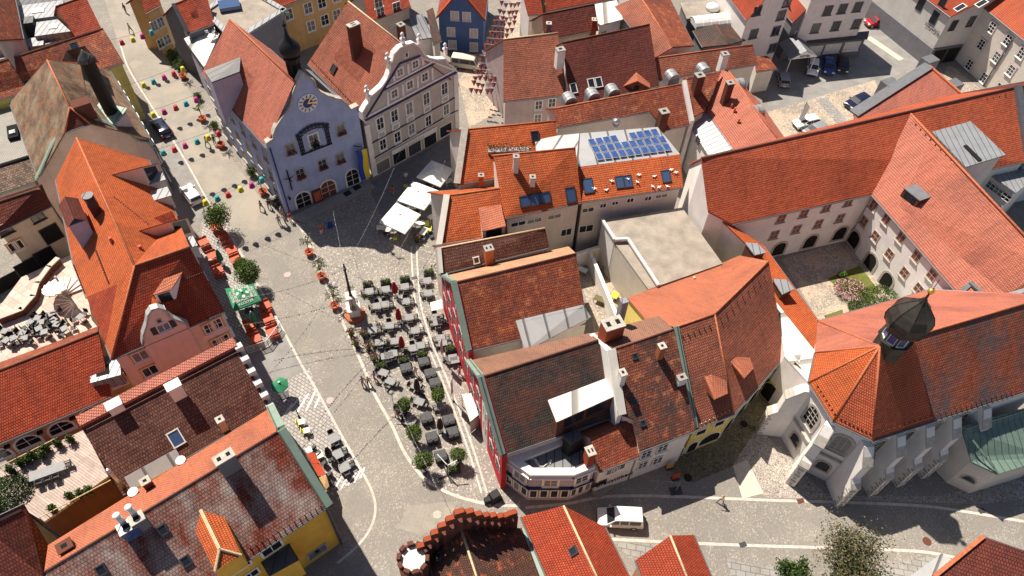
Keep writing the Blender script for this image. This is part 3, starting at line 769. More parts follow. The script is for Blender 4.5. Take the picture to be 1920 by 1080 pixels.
# ================================================================ WEATHERED HOUSE WITH PINK FIREWALL
zr2 = 16.5
A0, B0 = at(88, 112, zr2), at(130, 200, zr2)
l1 = ez(A0, B0, (18, 192), 50); l2 = at(72, 335, l1.z)
h1, h2 = hit(122, 246, [A0, B0, l1]), at(168, 231, 0)
h2 = at(168, 231, h1.z)
rr1, rr2 = mir(l1, A0, B0, .95), mir(l2, A0, B0, .95)
print('weather', l1.z, h1.z)
wh = house('weathered_house', 'old house with lichen stained roof, round turret in painted shade and wavy pink firewall', [('weather', [A0, B0, h1, l2, l1]), ('darkred', [B0, h2, h1]), ('weather', [A0, rr1, rr2, h2, B0])], 'w_beige', ridge='ridge')  # half-hip in darker tile, its shade painted in
pW = vplane(at(72, 335, l2.z), at(282, 268, l2.z-.3)); nW = pW[1]
t1 = lambda *p: q1((0, 0), 3, *p)
wf = facade(wh, pW, t1((205, 1010), (235, 950), (285, 840), (312, 790), (345, 738), (425, 742), (505, 700), (495, 645), (540, 640), (570, 680), (640, 712), (722, 750), (770, 785), (838, 800), (860, 835)), .5, 'w_rosegrey', 'copper', out=.1)
P = hit(*t1((485, 640))[0], pW)-nW*.4; MB().box(P+V((0, 0, .3)), (1.9, 1.5, 2.2), math.atan2(wdir(nW).y, wdir(nW).x)).build('chimney', ['w_darkbrick'], root_info[wh.name][0])
win(wh, (pW[0]+nW*.1, nW), t1((515, 760))[0], 1.2, .8, 'stone', (0, 0), sill=False, pane='stone')
tp = at(*t1((490, 345))[0], zr2+3.2); tb = MB(); tb.lathe(V((tp.x, tp.y, tp.z-9)), [(.78, 0), (.78, 9), (.92, 9.1), (.92, 9.25)], 20); to = tb.build('turret', ['black'], wh)  # black carries the shade on the turret body
cn = MB(); cn.lathe(tp+V((0, 0, .2)), [(1.0, 0), (.7, .4), (.32, .85), (.05, 1.3)], 20); cn.build('turret_cap', ['blackmetal'], to)
pr = at(*t1((375, 285))[0], zr2-.3); pr2 = pr+(B0-A0).normalized().cross(ZUP)*0
cgl, cgr = hit(*t1((350, 345))[0], [A0, B0, l1]), hit(*t1((450, 350))[0], [A0, rr1, rr2])
dmb = MB(); dmb.poly([pr, cgl, cgl+(cgr-cgl)*.5]); dmb.poly([pr, cgl+(cgr-cgl)*.5, cgr]); dmb.poly([pr, cgr, cgr+V((1.5, 1.5, -1)), pr+V((1.5, 1.5, -.2))]); dmb.build('roof_hip', ['weather'], root_info[wh.name][0])
cd = at(*t1((610, 645))[0], 12.5); cdb = MB(); cdb.box(cd-V((0, 0, 1.4)), (3.4, 2.2, 2.6), -.25); dd = cdb.build('dormer', ['w_palegrey'], wh); cdb = MB(); cdb.prism([cd+Matrix.Rotation(-.25, 3, 'Z') @ V(p) for p in ((-1.9, -1.3, 0), (1.9, -1.3, 0), (1.9, 1.3, .5), (-1.9, 1.3, .5))], (0, 0, -.15)); cdb.build('dormer_roof', ['copper'], dd)
# small dark street roof beside it
f_ = [('darkred', [at(230, 203, 8.5), at(252, 196, 8.5), at(272, 252, 8.5), at(252, 262, 8.5)])]
E1, E2 = at(240, 160, 9.2), at(278, 255, 9.2)
rowwin(wh, rr1, rr2, [rr1.z-1.6, rr1.z-4.6, rr1.z-8], 4, off=.28)
# ================================================================ TOP LEFT ROOFS
f = gab((25, 178), (232, 117), 9.5, (8, 116), (193, 53), 42, 'rust')
e1, e2 = f[0][1][0], f[0][1][1]; r1, r2 = f[0][1][3], f[0][1][2]
k = (e1-e2)*.35; f = [('rust', [e1+k, e2, r2, r1+k]), ('rust', [r1+k, r2, mir(e2, r1, r2), mir(e1, r1, r2)+k])]
hb = house('row_house', 'dark red roofed house running across to the lane at the top left', f, 'w_lemon', ridge='ridgedark')
for p in t1((420, 265), (150, 445)): skylight(hb, p, f[0][1], 1.0, 1.2, 'glass')
f = [('blackmetal', [at(-40, 128, 9), at(142, 68, 9), at(96, -25, 9), at(-40, 20, 9)])]
fh = house('flat_roof_house', 'dark flat roofed building with pale rooflight boxes in the top left corner', f, 'w_grey', ridge=None, gutter=False)
for c, w, d, h, m in ((t1((300, 150))[0], 4.6, 3.6, 1.6, 'zinc'), (t1((192, 235))[0], 2.4, 2.2, 1.0, 'zinc'), (t1((50, 235))[0], 3.6, 3.2, 1.6, 'zinc'), (t1((215, 60))[0], 6.5, 4.2, 1.5, 'zinc'), (t1((160, 110))[0], 1.2, 1.8, 2.2, 'blackmetal')):
    P = at(*c, 9+h); o = MB().box(P-V((0, 0, h/2)), (w, d, h), .36).build('rooflight', [m], fh)
    if w > 3: MB().box(P+V((0, 0, .06)), (w*.25, d*.3, .1), .36).build('hatch', ['frame'], o)
pm = MB(); a, b = at(-40, 128, 9.3), at(142, 68, 9.3); pm.box((a+b)/2, ((b-a).length, .45, .7), math.atan2((b-a).y, (b-a).x)); pm.build('parapet', ['zinc'], fh)
f = gab((140, 68), (190, 53), 10.5, (104, 12), (160, -8), 40, 'red'); house('red_roof_house', 'small house with dark red slope between flat roof and lane', f, 'w_peach', ridge='ridgedark')
a, b = at(43, 72, 12), at(22, -28, 12); c, d = at(-5, 75, 16), at(-20, -25, 16)
house('edge_house', 'steep red roof cut by the top left edge of the picture', [('rust', [a, b, d, c]), ('rust', [c, d, mir(b, c, d), mir(a, c, d)])], 'w_beige', ridge='ridgedark')
# corrugated shed roof and speckled roof
cr = house('outbuilding', 'flat grey corrugated roof left of the lichen stained house', [('corrug', [at(-30, 215, 8), at(47, 195, 8), at(72, 232, 8), at(78, 283, 8), at(-30, 316, 8)])], 'w_beige', ridge=None, gutter=False)
P = at(*t1((80, 755))[0], 8); o = MB().box(P+V((0, 0, .25)), (1.2, 2.6, .5), .5).build('roof_hatch', ['void'], cr); MB().box(P+V((.2, -.3, .55)), (.7, .7, .3), .5).build('vent', ['zinc'], o)
a, b, c, d = at(-30, 322, 7.6), at(77, 287, 7.6), at(70, 352, 6.8), at(-30, 392, 6.8)
house('speckled_roof_house', 'low roof of speckled old tiles below the corrugated roof', [('speckle', [a, b, at(66, 340, 7.0), at(-30, 372, 7.0)])], 'w_beige', ridge=None, z0=0)
# ================================================================ CREAM HOUSE ON THE COURT
E1, E2 = at(-10, 437, 8.2), at(96, 385, 8.2)
f = [('darkred', [E1, E2, at(78, 345, 10.5), at(-30, 380, 10.5)])]
crm = house('cream_house', 'cream rendered house with dark roof above the terrace', f, 'w_cream', ridge='ridgedark', over=.3)
pC = vplane(E1, E2); pC = (E1-pC[1]*.26, pC[1])
E3 = at(118, 480, 8.2)
b = MB(); c1 = E2; 
for p in t5((210, 138), (28, 212)): win(crm, pC, p, 1.3, 1.2, 'darkframe', (1, 0), surround='w_cream')
for p in t5((72, 308), (106, 296)): win(crm, pC, p, .7, 1.2, 'frame', (0, 0), surround='w_ochre')
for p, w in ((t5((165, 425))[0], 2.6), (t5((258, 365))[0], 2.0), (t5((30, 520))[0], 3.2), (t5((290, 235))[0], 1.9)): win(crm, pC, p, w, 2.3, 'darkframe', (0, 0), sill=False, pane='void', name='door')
# ================================================================ RED ROOF HALL WITH ARCHED WINDOWS
R1_, R2_ = (0, 693), (184, 622)
E1, E2 = at(-30, 843, 7.0), at(208, 742, 7.0)
Rr = rz(E1, E2, (100, 654), 40); print('red hall', Rr.z)
Ra, Rb = at(-30, 705, Rr.z), at(184, 622, Rr.z)
Fa, Fb = ez(Ra, Rb, (-30, 690), 40), ez(Ra, Rb, (184, 612), 40)
S7 = [E1, E2, Rb, Ra]
rh = house('red_hall', 'red roofed hall with arched windows in its peach wall', [('red', S7), ('rust', [Ra, Rb, Fb, Fa])], 'w_peach', ridge='ridgedark')
t9 = lambda *p: q1((0, 720), 3, *p)
pR = vplane(E1, E2); pR = (E1-pR[1]*.24, pR[1])
for p in t9((150, 322), (337, 242), (512, 158), (-20, 400)): win(rh, pR, p, 2.0, 1.5, 'frame', (1, 1), arch=True, surround=None, bw=.22)
for p in t9((38, 345), (222, 265), (405, 185)):
    P = hit(*p, pR); o = MB().box(P+pR[1]*.1, (.5, .5, .2), math.atan2(wdir(pR[1]).y, wdir(pR[1]).x)).build('wall_lamp', ['iron'], rh)
bx = at(198, 690, 8.5); bb = MB(); bb.box(bx-V((0, 0, .7)), (2.7, 2.7, 1.6), .4); bo = bb.build('roof_terrace_box', ['zinc'], rh); MB().box(bx+V((-.1, -.35, .08)), (1.2, 1.2, .06), .4).build('roof_hatch', ['void'], bo)
# ================================================================ BROWN ROOF HOUSE
Tb = [(153, 803), (447, 652)]
E1, E2 = at(229, 926, 8.6), at(507, 764, 8.6)
Rr = rz(E1, E2, (300, 728), 38); print('brown', Rr.z)
Ra, Rb = at(153, 803, Rr.z), at(447, 652, Rr.z)
S8 = [E1, E2, Rb, Ra]
bh = house('brown_roof_house', 'house with dark brown tiled roof and two white chimneys on its pale firewall', [('brown', S8), ('brown', [Ra, Rb, mir(Rb, Ra, Rb), mir(Ra, Ra, Rb)])] if 0 else [('brown', S8)], 'w_pink', ridge=None)
dR = (Rb-Ra).normalized(); rot8 = math.atan2(dR.y, dR.x)
fw = MB(); a = Ra.copy(); b = Rb.copy(); back = V((-dR.y, dR.x, 0))
m_ = (a+b)/2+back*.55; fw.box(V((m_.x, m_.y, Rr.z/2+.15)), ((b-a).length, 1.1, Rr.z+.5), rot8); fw.build('firewall', ['pinktile'], bh)
for p in t9((640, 118), (975, 12)):
    P = at(*p, Rr.z+.8)+back*.1; o = MB().box(P-V((0, 0, 1.2)), (1.15, .8, 2.4), rot8).build('chimney', ['w_white'], bh); MB().box(P+V((0, 0, .06)), (1.3, .95, .12), rot8).build('chimney_cap', ['trim'], o)
skylight(bh, t9((990, 305))[0], S8, 1.0, 1.4, 'skyglass', 'frame')
chim(bh, t9((1262, 245))[0], S8, .6, .6, 1.5, 'w_rosegrey', 'stone', rot8)
# ladder walk and pipe
mp = MB(); P = hit(*t9((690, 575))[0], S8); mp.cyl(P-V((0, 0, .3)), P+V((0, 0, 3.0)), .16, n=8); mp.lathe(P+V((0, 0, 3.0)), [(.24, 0), (.24, .2), (.05, .35)], 8); mp.build('flue_pipe', ['steel'], root_info[bh.name][0])
a, b = hit(*t9((720, 560))[0], S8), hit(*t9((1010, 400))[0], S8); nb = newell(S8); nb = nb if nb.z > 0 else -nb
d = (b-a).normalized(); MB().box((a+b)/2+nb*.12, ((b-a).length, 1.3, .1), mat=Matrix((d, nb.cross(d), nb)).transposed()).build('gutter_board', ['palezinc'], root_info[bh.name][0])
# street facade with pilasters
E2g = V((E2.x, E2.y, 0))
rowwin(bh, E2, Rb, [6.8, 3.4], 5, off=-.24)
pil = MB(); d = (Rb-E2); d.z = 0; Lf = d.length; d.normalize(); nf = V((d.y, -d.x, 0)); nf = nf if nf.x > 0 else -nf
for k in range(6):
    P = V((E2.x, E2.y, 0))+d*Lf*(k/5); zt = 8.6+(Rr.z-8.6)*(k/5); pil.box(V((P.x, P.y, zt/2+.15))+nf*.05, (.6, .7, zt+.3), math.atan2(d.y, d.x))
pil.build('pilasters', ['w_palegrey'], bh)
# ================================================================ YELLOW HOUSE (bottom left)
E1, E2 = at(300, 1135, 9.1), at(614, 949, 9.1)
Rr = rz(E1, E2, (525, 806), 42); print('yellow', Rr.z)
Ra, Rb = at(83, 1072, Rr.z), at(525, 806, Rr.z); E1 = E2+(Ra-Rb)
Fa, Fb = ez(Ra, Rb, (90, 1022), 42), ez(Ra, Rb, (506, 765), 42)
S9 = [E1, E2, Rb, Ra]; S9b = [Ra, Rb, Fb, Fa]
yh = house('yellow_house', 'yellow house with stained brown roof and copper edged gable at the street corner', [('yellowhouse', S9), ('backsalmon', S9b)], 'w_yellow', ridge='ridgedark')
pY = vplane(E1, E2); nY = pY[1]; pY = (E1-nY*.22, nY); uY = wdir(nY); RY = Matrix((uY, ZUP, nY)).transposed()
s7 = lambda *p: q1((380, 820), 4.153, *p)
win(yh, pY, s7((893, 890))[0], 1.7, 1.3, 'stone', (0, 0), sill=False, pane='w_slategrey', bw=.14, name='sign_board')
text(yh, 'S', hit(*s7((890, 885))[0], pY)+nY*.03, nY, .7, 'black', sx=1.3)
t10_ = lambda *p: q1((480, 720), 3, *p)
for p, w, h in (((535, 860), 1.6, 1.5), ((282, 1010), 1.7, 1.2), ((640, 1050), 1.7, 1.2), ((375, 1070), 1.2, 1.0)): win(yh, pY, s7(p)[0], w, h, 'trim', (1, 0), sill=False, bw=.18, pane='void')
zo = 6.6; OQ = [at(*p, zo) for p in t10_((25, 990), (185, 900), (237, 988), (75, 1078))]
m = MB(); m.prism([p-V((0, 0, .1)) for p in OQ], (0, 0, -3.6)); ob_ = m.build('oriel', ['w_yellow'], yh); c_ = sum(OQ, V((0, 0, 0)))/4; MB().prism([c_+(p-c_)*1.05 for p in OQ], (0, 0, -.12)).build('oriel_roof', ['blackmetal'], ob_)
dp = MB(); a = E2-nY*.1-uY*.1; dp.cyl(a-ZUP*.2, V((a.x, a.y, 0)), .09, n=6); dp.build('downpipe', ['darkframe'], yh)
cv = MB()
for a, b in ((E2, Rb), (Rb, Fb)):
    d = (b-a).normalized(); nn = V((d.y, -d.x, 0)); nn.normalize(); nn = nn if nn.x > 0 else -nn
    up = nn.cross(d); up = up if up.z > 0 else -up
    cv.box((a+b)/2+nn*.1+up*.12, ((b-a).length, .75, .3), mat=Matrix((d, nn, d.cross(nn))).transposed())
cv.build('verge', ['copper'], root_info[yh.name][0])
d9 = (Rb-Ra).normalized(); rot9 = math.atan2(d9.y, d9.x)
chim(yh, t9((1295, 470))[0], S9, 1.5, .8, 1.9, 'w_slategrey', 'stone', rot9, 2)
chim(yh, t9((845, 580))[0], S9b, .7, .6, 1.2, 'w_darkbrick', 'stone', rot9)
chim(yh, t9((800, 790))[0], S9, 1.0, .8, 1.2, 'w_slategrey', 'stone', rot9, 1)
chim(yh, t9((385, 930))[0], S9b, 1.0, .8, .7, 'w_darkbrick', 'w_darkbrick', rot9)
chim(yh, t9((740, 830))[0], S9, 1.2, .9, 1.0, 'solar', 'zinc', rot9)
for p in t9((705, 790), (770, 745)):
    P = hit(*p, S9)+V((0, 0, 1.0)); pm = MB(); pm.cyl(P-V((0, 0, 1.2)), P+V((0, 0, .7)), .22, n=10); pm.lathe(P+V((0, 0, .7)), [(.27, 0), (.29, .1), (.2, .2), (.05, .28)], 12); pm.build('chimney_pot', ['frame'], root_info[yh.name][0])
for p in t9((915, 820), (1045, 995), (570, 1045)): skylight(yh, p, S9, .6, .75, 'glass')
for p in t9((750, 610), (1018, 432)):
    P = at(*p, hit(*p, S9b).z+.7); ds = MB(); ds.cyl(P-V((0, 0, 1.0)), P, .05, n=6); ds.lathe(P, [(.05, 0), (.30, .05), (.40, .12), (.42, .15)], 16); ds.build('satellite_dish', ['frame'], root_info[yh.name][0])
# hipped dormer
rdA = hit(*t9((1130, 710))[0], S9); rdB = at(*t9((1235, 928))[0], rdA.z)
la, lb_ = hit(*t9((1098, 830))[0], S9), at(*t9((1212, 1050))[0], 0)
ra, rb_ = hit(*t9((1262, 748))[0], S9), at(*t9((1357, 960))[0], 0)
lb_ = at(*t9((1210, 1052))[0], la.z); rb_ = at(*t9((1357, 962))[0], ra.z+.0)
dm = MB(); fs = [[rdA, la, lb_, rdB], [rdA, rdB, rb_, ra], [rdB, lb_, rb_]]
for f in fs: dm.poly(f)
do = dm.build('dormer_roof', ['orange'], root_info[yh.name][0])
dw = MB()
for a, b in ((la, lb_), (lb_, rb_), (rb_, ra)): dw.poly([a, b, b-V((0, 0, 2.4)), a-V((0, 0, 2.4))])
dw.build('dormer_wall', ['w_yellow'], do)
rgm = MB(); rgm.cyl(rdA, rdB, .15, n=6); rgm.cyl(rdB, lb_, .12, n=6); rgm.cyl(rdB, rb_, .12, n=6); rgm.build('ridge', ['ridgepale'], do)
guards(yh, hit(*s7((350, 880))[0], S9)+V((0, 0, .05)), hit(*s7((940, 530))[0], S9)+V((0, 0, .05)), 14)
# dark roof in the lower left corner
f = [('darkred', [at(90, 1022, 7), at(83, 1090, 7), at(-40, 1120, 7), at(-40, 985, 11), at(44, 945, 11)])]
house('corner_roof_house', 'dim brown roof in the bottom left corner below the roof terrace', f, 'w_slategrey', ridge=None)
t2 = lambda *p: q1((480, 0), 3, *p); t3 = lambda *p: q1((960, 0), 3, *p); t4 = lambda *p: q1((1440, 0), 3, *p)
t6 = lambda *p: q1((480, 360), 3, *p); t7 = lambda *p: q1((960, 360), 3, *p); t8 = lambda *p: q1((1440, 360), 3, *p)
t11 = lambda *p: q1((960, 720), 3, *p); t12 = lambda *p: q1((1440, 720), 3, *p); t10 = lambda *p: q1((480, 720), 3, *p)
def hdir(a, b):
    d = (b-a); d.z = 0; return d.normalized()
def rotof(a, b): d = b-a; return math.atan2(d.y, d.x)
def verge(root, pts, mat='copper', w=.5, side=None, name='verge'):
    m = MB()
    for a, b in zip(pts[:-1], pts[1:]):
        d = (b-a).normalized(); nn = V((d.y, -d.x, 0)).normalized()
        m.box((a+b)/2+V((0, 0, .1)), ((b-a).length, w, .25), mat=Matrix((d, nn, d.cross(nn))).transposed())
    return m.build(name, [mat], root_info[root.name][0])
# ================================================================ ROW ON THE EAST SIDE OF THE SQUARE
# dark brown tiled roof between the orange roofs and the red front
f = gab((826, 513), (1030, 463), 8.4, (822, 465), (1022, 427), 40, 'brown', 'brown')
dk = house('brown_gable_house', 'narrow dark brown tiled roof with orange chimney north of the red fronted houses', f, 'w_offwhite', ridge='ridgepale')
chim(dk, (916, 487), f[0][1], .9, .8, 1.9, 'w_terra', 'frame', rotof(f[0][1][0], f[0][1][1]), 2); skylight(dk, (893, 488), f[0][1], .6, .7, 'glass', 'frame')
verge(dk, [f[0][1][0], f[0][1][3]], 'whiteroof', .6)
# red fronted house 1
E1, E2 = at(881, 657, 8.2), at(1101, 604, 8.2)
R1 = rz(E1, E2, (853, 529), 46); R2 = at(1080, 475, R1.z); B1, B2 = at(829, 514, 6.6), at(1066, 462, 6.6)
print('red1', R1.z, B1.z, B2.z)
A13 = [E1, E2, R2, R1]
rf = house('red_front_house', 'upper of the two red fronted houses, with rust tiled roof and metal lean-to', [('rust', A13), ('backcream', [R1, R2, B2, B1])], 'w_offwhite', ridge='ridgedark')
def redfront(root, E, R, B, wins):
    pl = vplane(B, E); n = pl[1]; fm = MB(); o_ = n*.12
    fm.prism([V((B.x, B.y, 0))+o_, B+o_, R+o_, E+o_, V((E.x, E.y, 0))+o_], -n*.5); w = fm.build('front_wall', ['w_redwall'], root)
    verge(root, [B+o_, R+o_, E+o_], 'copper', .62)
    pl = (pl[0]+n*.13, n)
    for (t, z) in wins:
        P = B.lerp(E, t)+n*.13; P.z = z; win(root, (P, n), None, .8, 1.25, 'darkframe', (1, 1), P=P, surround='trim', bw=.06, sill=False, sur_t=.03)
        m = MB(); u = wdir(n); m.prism([P+u*-.5+ZUP*.85, P+u*.5+ZUP*.85, P+ZUP*1.55], n*.03); m.build('pediment', ['trim'], w)
redfront(rf, E1, R1, B1, [(t, z) for z in (9.6, 6.6, 3.6) for t in (.12, .32, .52, .72, .9) if not (z > 8 and t in (.12, .9))])
lt = [at(967, 601, hit(967, 601, A13).z+.35), at(1093, 571, hit(1093, 571, A13).z+.55), at(1108, 594, hit(1101, 590, A13).z+.5), at(985, 658, 8.5)]
lz = house('lean_to', 'pale metal lean-to roof against the rust tiled slope', [('palezinc', lt)], 'w_offwhite', ridge=None, cat='lean-to', z0=6.0)
# red fronted house 2
E1, E2 = at(944, 852, 7.6), at(1150, 781, 7.6)
R1 = rz(E1, E2, (903, 706), 46); R2 = at(1122, 637, R1.z); B1, B2 = ez(R1, R2, (880, 676), 46), ez(R1, R2, (1106, 624), 46)
print('red2', R1.z, B1.z)
A12 = [E1, E2, R2, R1]
rf2 = house('red_front_house', 'house with red front and dark slate coloured roof, lower of the two red fronts', [('slate', A12), ('backbrown', [R1, R2, B2, B1])], 'w_offwhite', ridge='ridgedark')
redfront(rf2, E1, R1, B1, [(t, z) for z in (9.2, 6.4, 3.4) for t in (.12, .32, .52, .72, .9) if not (z > 8 and t in (.12, .9))])
wd = [hit(1032, 751, A12), hit(1138, 709, A12)]; u12 = hdir(E1, E2); o12 = V((u12.y, -u12.x, 0)); o12 = o12 if o12.y < 0 else -o12
zt = wd[1].z+.25
top4 = [at(1031, 750, zt), at(1140, 709, zt), at(1151, 742, zt), at(1046, 789, zt)]
shed(rf2, [top4[0], top4[1], top4[2], top4[3]], 1, 'whiteroof', 'w_darkbrick', A12, windows=2)
# low dark link roof and black lift box behind the corner building
bxp = at(1072, 800, 8.0)
lb = house('stair_tower', 'small black clad roof box behind the corner building', [('blackmetal', [at(1056, 818, 8.2), at(1080, 804, 8.2), at(1096, 818, 8.2), at(1070, 832, 8.2)])], 'black', ridge=None, gutter=False, over=.05, cat='roof box')
# red brown house with white firewall
E1, E2 = at(1178, 852, 7.0), at(1304, 807, 7.0)
R1 = rz(E1, E2, (1146, 656), 40); R2 = at(1263, 617, R1.z); B1, B2 = ez(R1, R2, (1114, 624), 30), ez(R1, R2, (1236, 592), 30)
print('mottle', R1.z, B1.z)
A11 = [E1, E2, R2, R1]
mh = house('mottled_roof_house', 'house with patchy black and orange old tiles and white facade', [('mottle', [hit(1199, 846, A11), E2, R2, R1, hit(1166, 778, A11), hit(1187, 785, A11)]), ('backbrown', [R1, R2, B2, B1])], 'w_white', ridge='ridgedark')
VM = hit(1166, 778, A11); verge(mh, [VM, R1], 'whiteroof', .8)
r11 = rotof(E1, E2)
fw = MB(); a = R1-hdir(R1, R2)*.1; fw.prism([V((VM.x, VM.y, 0)), VM, R1+V((0, 0, .1)), B1, V((B1.x, B1.y, 0))], -hdir(R1, R2)*.5); fw.build('firewall', ['w_white'], mh)
chim(mh, (1235, 668), A11, .6, .6, 1.7, 'w_terra', 'stone', r11); chim(mh, (1163, 716), A11, .55, .7, 1.6, 'w_white', 'stone', r11); chim(mh, (1275, 716), A11, .8, .6, .8, 'w_white', 'frame', r11, 1)
chim(mh, (1143, 634), [R1, R2, B2, B1], 1.9, 1.3, 2.4, 'w_brick', 'stone', r11, 2)
P = hit(1160, 606, [R1, R2, B2, B1]); MB().box(P+V((0, 0, 1.6)), (.7, .6, 4.2), r11).build('tall_flue', ['zinc'], root_info[mh.name][0])
for p in ((1190, 753), (1205, 793), (1190, 668)): skylight(mh, p, A11, .45, .5, 'glass')
pM = vplane(E1, E2); pM = (E1-pM[1]*.14, pM[1])
windows(mh, pM, t11((755, 395), (847, 360)), w=1.0, h=1.2); windows(mh, pM, t11((735, 455), (818, 430)), w=.95, h=1.2)
# small low red roof in front of it
E1, E2 = at(1123, 884, 5.6), at(1199, 856, 5.6)
R1 = rz(E1, E2, (1107, 821), 42); R2 = at(1187, 784, R1.z); B1, B2 = ez(R1, R2, (1086, 809), 42), ez(R1, R2, (1152, 783), 42)
A11b = [E1, E2, R2, R1]
lh = house('low_red_roof_house', 'low house with small red roof and dark lettering on its white wall', [('rust', A11b), ('backsalmon', [R1, R2, B2, B1])], 'w_white', ridge='ridgedark')
chim(lh, (1103, 862), A11b, .7, .9, 1.8, 'w_brick', 'stone', rotof(E1, E2), 2)
pL = vplane(E1, E2); nL = pL[1]; pL = (E1-nL*.24, nL); RL = Matrix((wdir(nL), ZUP, nL)).transposed()
windows(lh, pL, t11((560, 490), (605, 468)), w=1.1, h=.9, sill=False)
text(lh, 'Bräustüberl', hit(*t11((575, 535))[0], pL)+nL*.05, nL, .62, 'black', sx=1.0)
for p in t11((468, 568), (508, 550)): win(lh, pL, p, .7, .6, 'darkframe', (0, 0), sill=False)
# yellow curved house
E0, E1, E2 = at(1304, 803, 6.3), at(1376, 775, 6.3), at(1473, 666, 6.3)
K0 = rz(E0, E1, (1267, 613), 44); zk = K0.z; K1, K2 = at(1340, 588, zk), at(1441, 489, zk)
b0, b1, b2 = at(1176, 558, 6.3), at(1352, 494, 6.3), at(1386, 479, 7.5)
print('lemon', zk, b0.z, b1.z, b2.z)
bx = hit(1217, 606, [K0, K1, b0])
A10a, A10b = [E0, E1, K1, K0], [E1, E2, K2, K1]
ye = house('bent_yellow_house', 'bent house with lemon yellow arcade and long red brown roof by the chapel', [('pinkbrown', A10a), ('pinkbrown', A10b), ('backsalmon', [K0, K1, b1, b0, bx]), ('backsalmon', [K1, K2, b2, b1])], 'w_lemon', ridge='ridge')
verge(ye, [E0, K0], 'copper', .5)
s5 = lambda *p: q1((1180, 660), 4.5, *p)
for p1, p2_, bk in (((690, 190), (650, 330), None),): pass
def gdormer(root, pl, ridge_back, ridge_front, el, er, mat='orange', wall='w_darkbrick', drop=1.3):
    a = hit(*ridge_back, pl); b = at(*ridge_front, a.z)
    l, r = at(*el, a.z-1.0), at(*er, a.z-1.0)
    la, ra = hit(el[0]+(ridge_back[0]-ridge_front[0])*.55, el[1]+(ridge_back[1]-ridge_front[1])*.55, pl), hit(er[0]+(ridge_back[0]-ridge_front[0])*.5, er[1]+(ridge_back[1]-ridge_front[1])*.5, pl)
    dm = MB(); dm.poly([a, la, l, b]); dm.poly([a, b, r, ra]); z = V((0, 0, -.12))
    dm.poly([a+z, b+z, l+z, la+z]); dm.poly([a+z, ra+z, r+z, b+z]); dm.poly([l, l+z, b+z, b]); dm.poly([b, b+z, r+z, r])
    n = plane(pl)[1]
    def drp(p): return V((p.x, p.y, pl[0].z-((p.x-pl[0].x)*n.x+(p.y-pl[0].y)*n.y)/n.z-.1))
    c = (a+b)/2; L_, R_, B_ = [c+(p-c)*.9 for p in (l, r, b)]
    wl = MB(); wl.poly([drp(L_), drp(R_), R_, B_, L_]); wl.poly([drp(L_), L_, la]); wl.poly([drp(R_), ra, R_])
    o = wl.build('dormer', [wall], root); dm.build('dormer_roof', [mat], o)
    m = (drp(L_)+drp(R_)+R_+L_)/4; f = (b-a).normalized(); f.z = 0; u = f.cross(ZUP)
    MB().poly([m+f*.05+u*x+ZUP*y for x, y in ((-.35, -.4), (.35, -.4), (.35, .45), (-.35, .45))]).build('hatch', ['void'], o)
    return o
gdormer(ye, A10a, s5((692, 190))[0], s5((718, 400))[0], s5((650, 325))[0], s5((833, 348))[0], 'backsalmon')
gdormer(ye, A10b, s5((905, 42))[0], s5((970, 222))[0], s5((890, 180))[0], s5((1050, 135))[0], 'backsalmon')
pY1 = vplane(E0, E1); pY1 = (E0-pY1[1]*.24, pY1[1]); pY2 = vplane(E1, E2); pY2 = (E1-pY2[1]*.24, pY2[1])
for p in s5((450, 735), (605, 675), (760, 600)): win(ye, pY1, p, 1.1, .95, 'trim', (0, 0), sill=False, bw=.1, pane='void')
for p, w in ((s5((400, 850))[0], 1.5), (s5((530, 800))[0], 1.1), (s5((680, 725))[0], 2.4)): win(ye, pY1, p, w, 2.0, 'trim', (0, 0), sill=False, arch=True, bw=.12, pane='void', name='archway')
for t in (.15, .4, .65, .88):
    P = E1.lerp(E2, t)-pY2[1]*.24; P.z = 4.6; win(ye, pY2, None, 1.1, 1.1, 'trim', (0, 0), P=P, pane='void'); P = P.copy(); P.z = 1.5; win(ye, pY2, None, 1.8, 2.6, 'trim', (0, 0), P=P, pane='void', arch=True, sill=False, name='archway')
guards(ye, hit(*s5((590, 615))[0], A10a), hit(*s5((860, 490))[0], A10a), 8, 'ridgepale', .15)
for p in t7((1255, 395), (1020, 495)): P = hit(*p, [K0, K1, b0]); MB().cyl(P-V((0, 0, .2)), P+V((0, 0, .55)), .14, n=8).build('roof_vent', ['ridgepale'], root_info[ye.name][0])
guards(ye, hit(1275, 633, A10a), hit(1335, 610, A10a), 6); guards(ye, hit(1345, 603, A10b), hit(1437, 513, A10b), 9)
# corner building with white parapet
pts = [(950, 859), (994, 891), (1076, 891), (1117, 875), (1112, 850), (1085, 833), (1050, 819)]
hc = 5.9
top = [at(*p, hc) for p in pts]
cbd = house('corner_building', 'white and lilac two storey corner building with a flat metal roof and pale parapet', [('darkzinc', [p-V((0, 0, .6)) for p in top])], 'w_lilac', ridge=None, over=.05, gutter=False, cat='building')
pb = MB(); chn = [top[6], top[0], top[1], top[2], top[3]]; inn = []
for i, p in enumerate(chn):
    d = V((0, 0, 0))
    if i: e = hdir(chn[i-1], p); d += V((-e.y, e.x, 0))
    if i < 4: e = hdir(p, chn[i+1]); d += V((-e.y, e.x, 0))
    if (sum(top, V((0, 0, 0)))/7-p).dot(d) < 0: d = -d
    inn.append(p+d*(2*.75/max(d.length_squared, .7)) if 0 < i < 4 else p+d*.75)
for i in range(4): pb.prism([chn[i], chn[i+1], inn[i+1], inn[i]], (0, 0, -.55))
pb.build('parapet', ['w_white'], cbd)
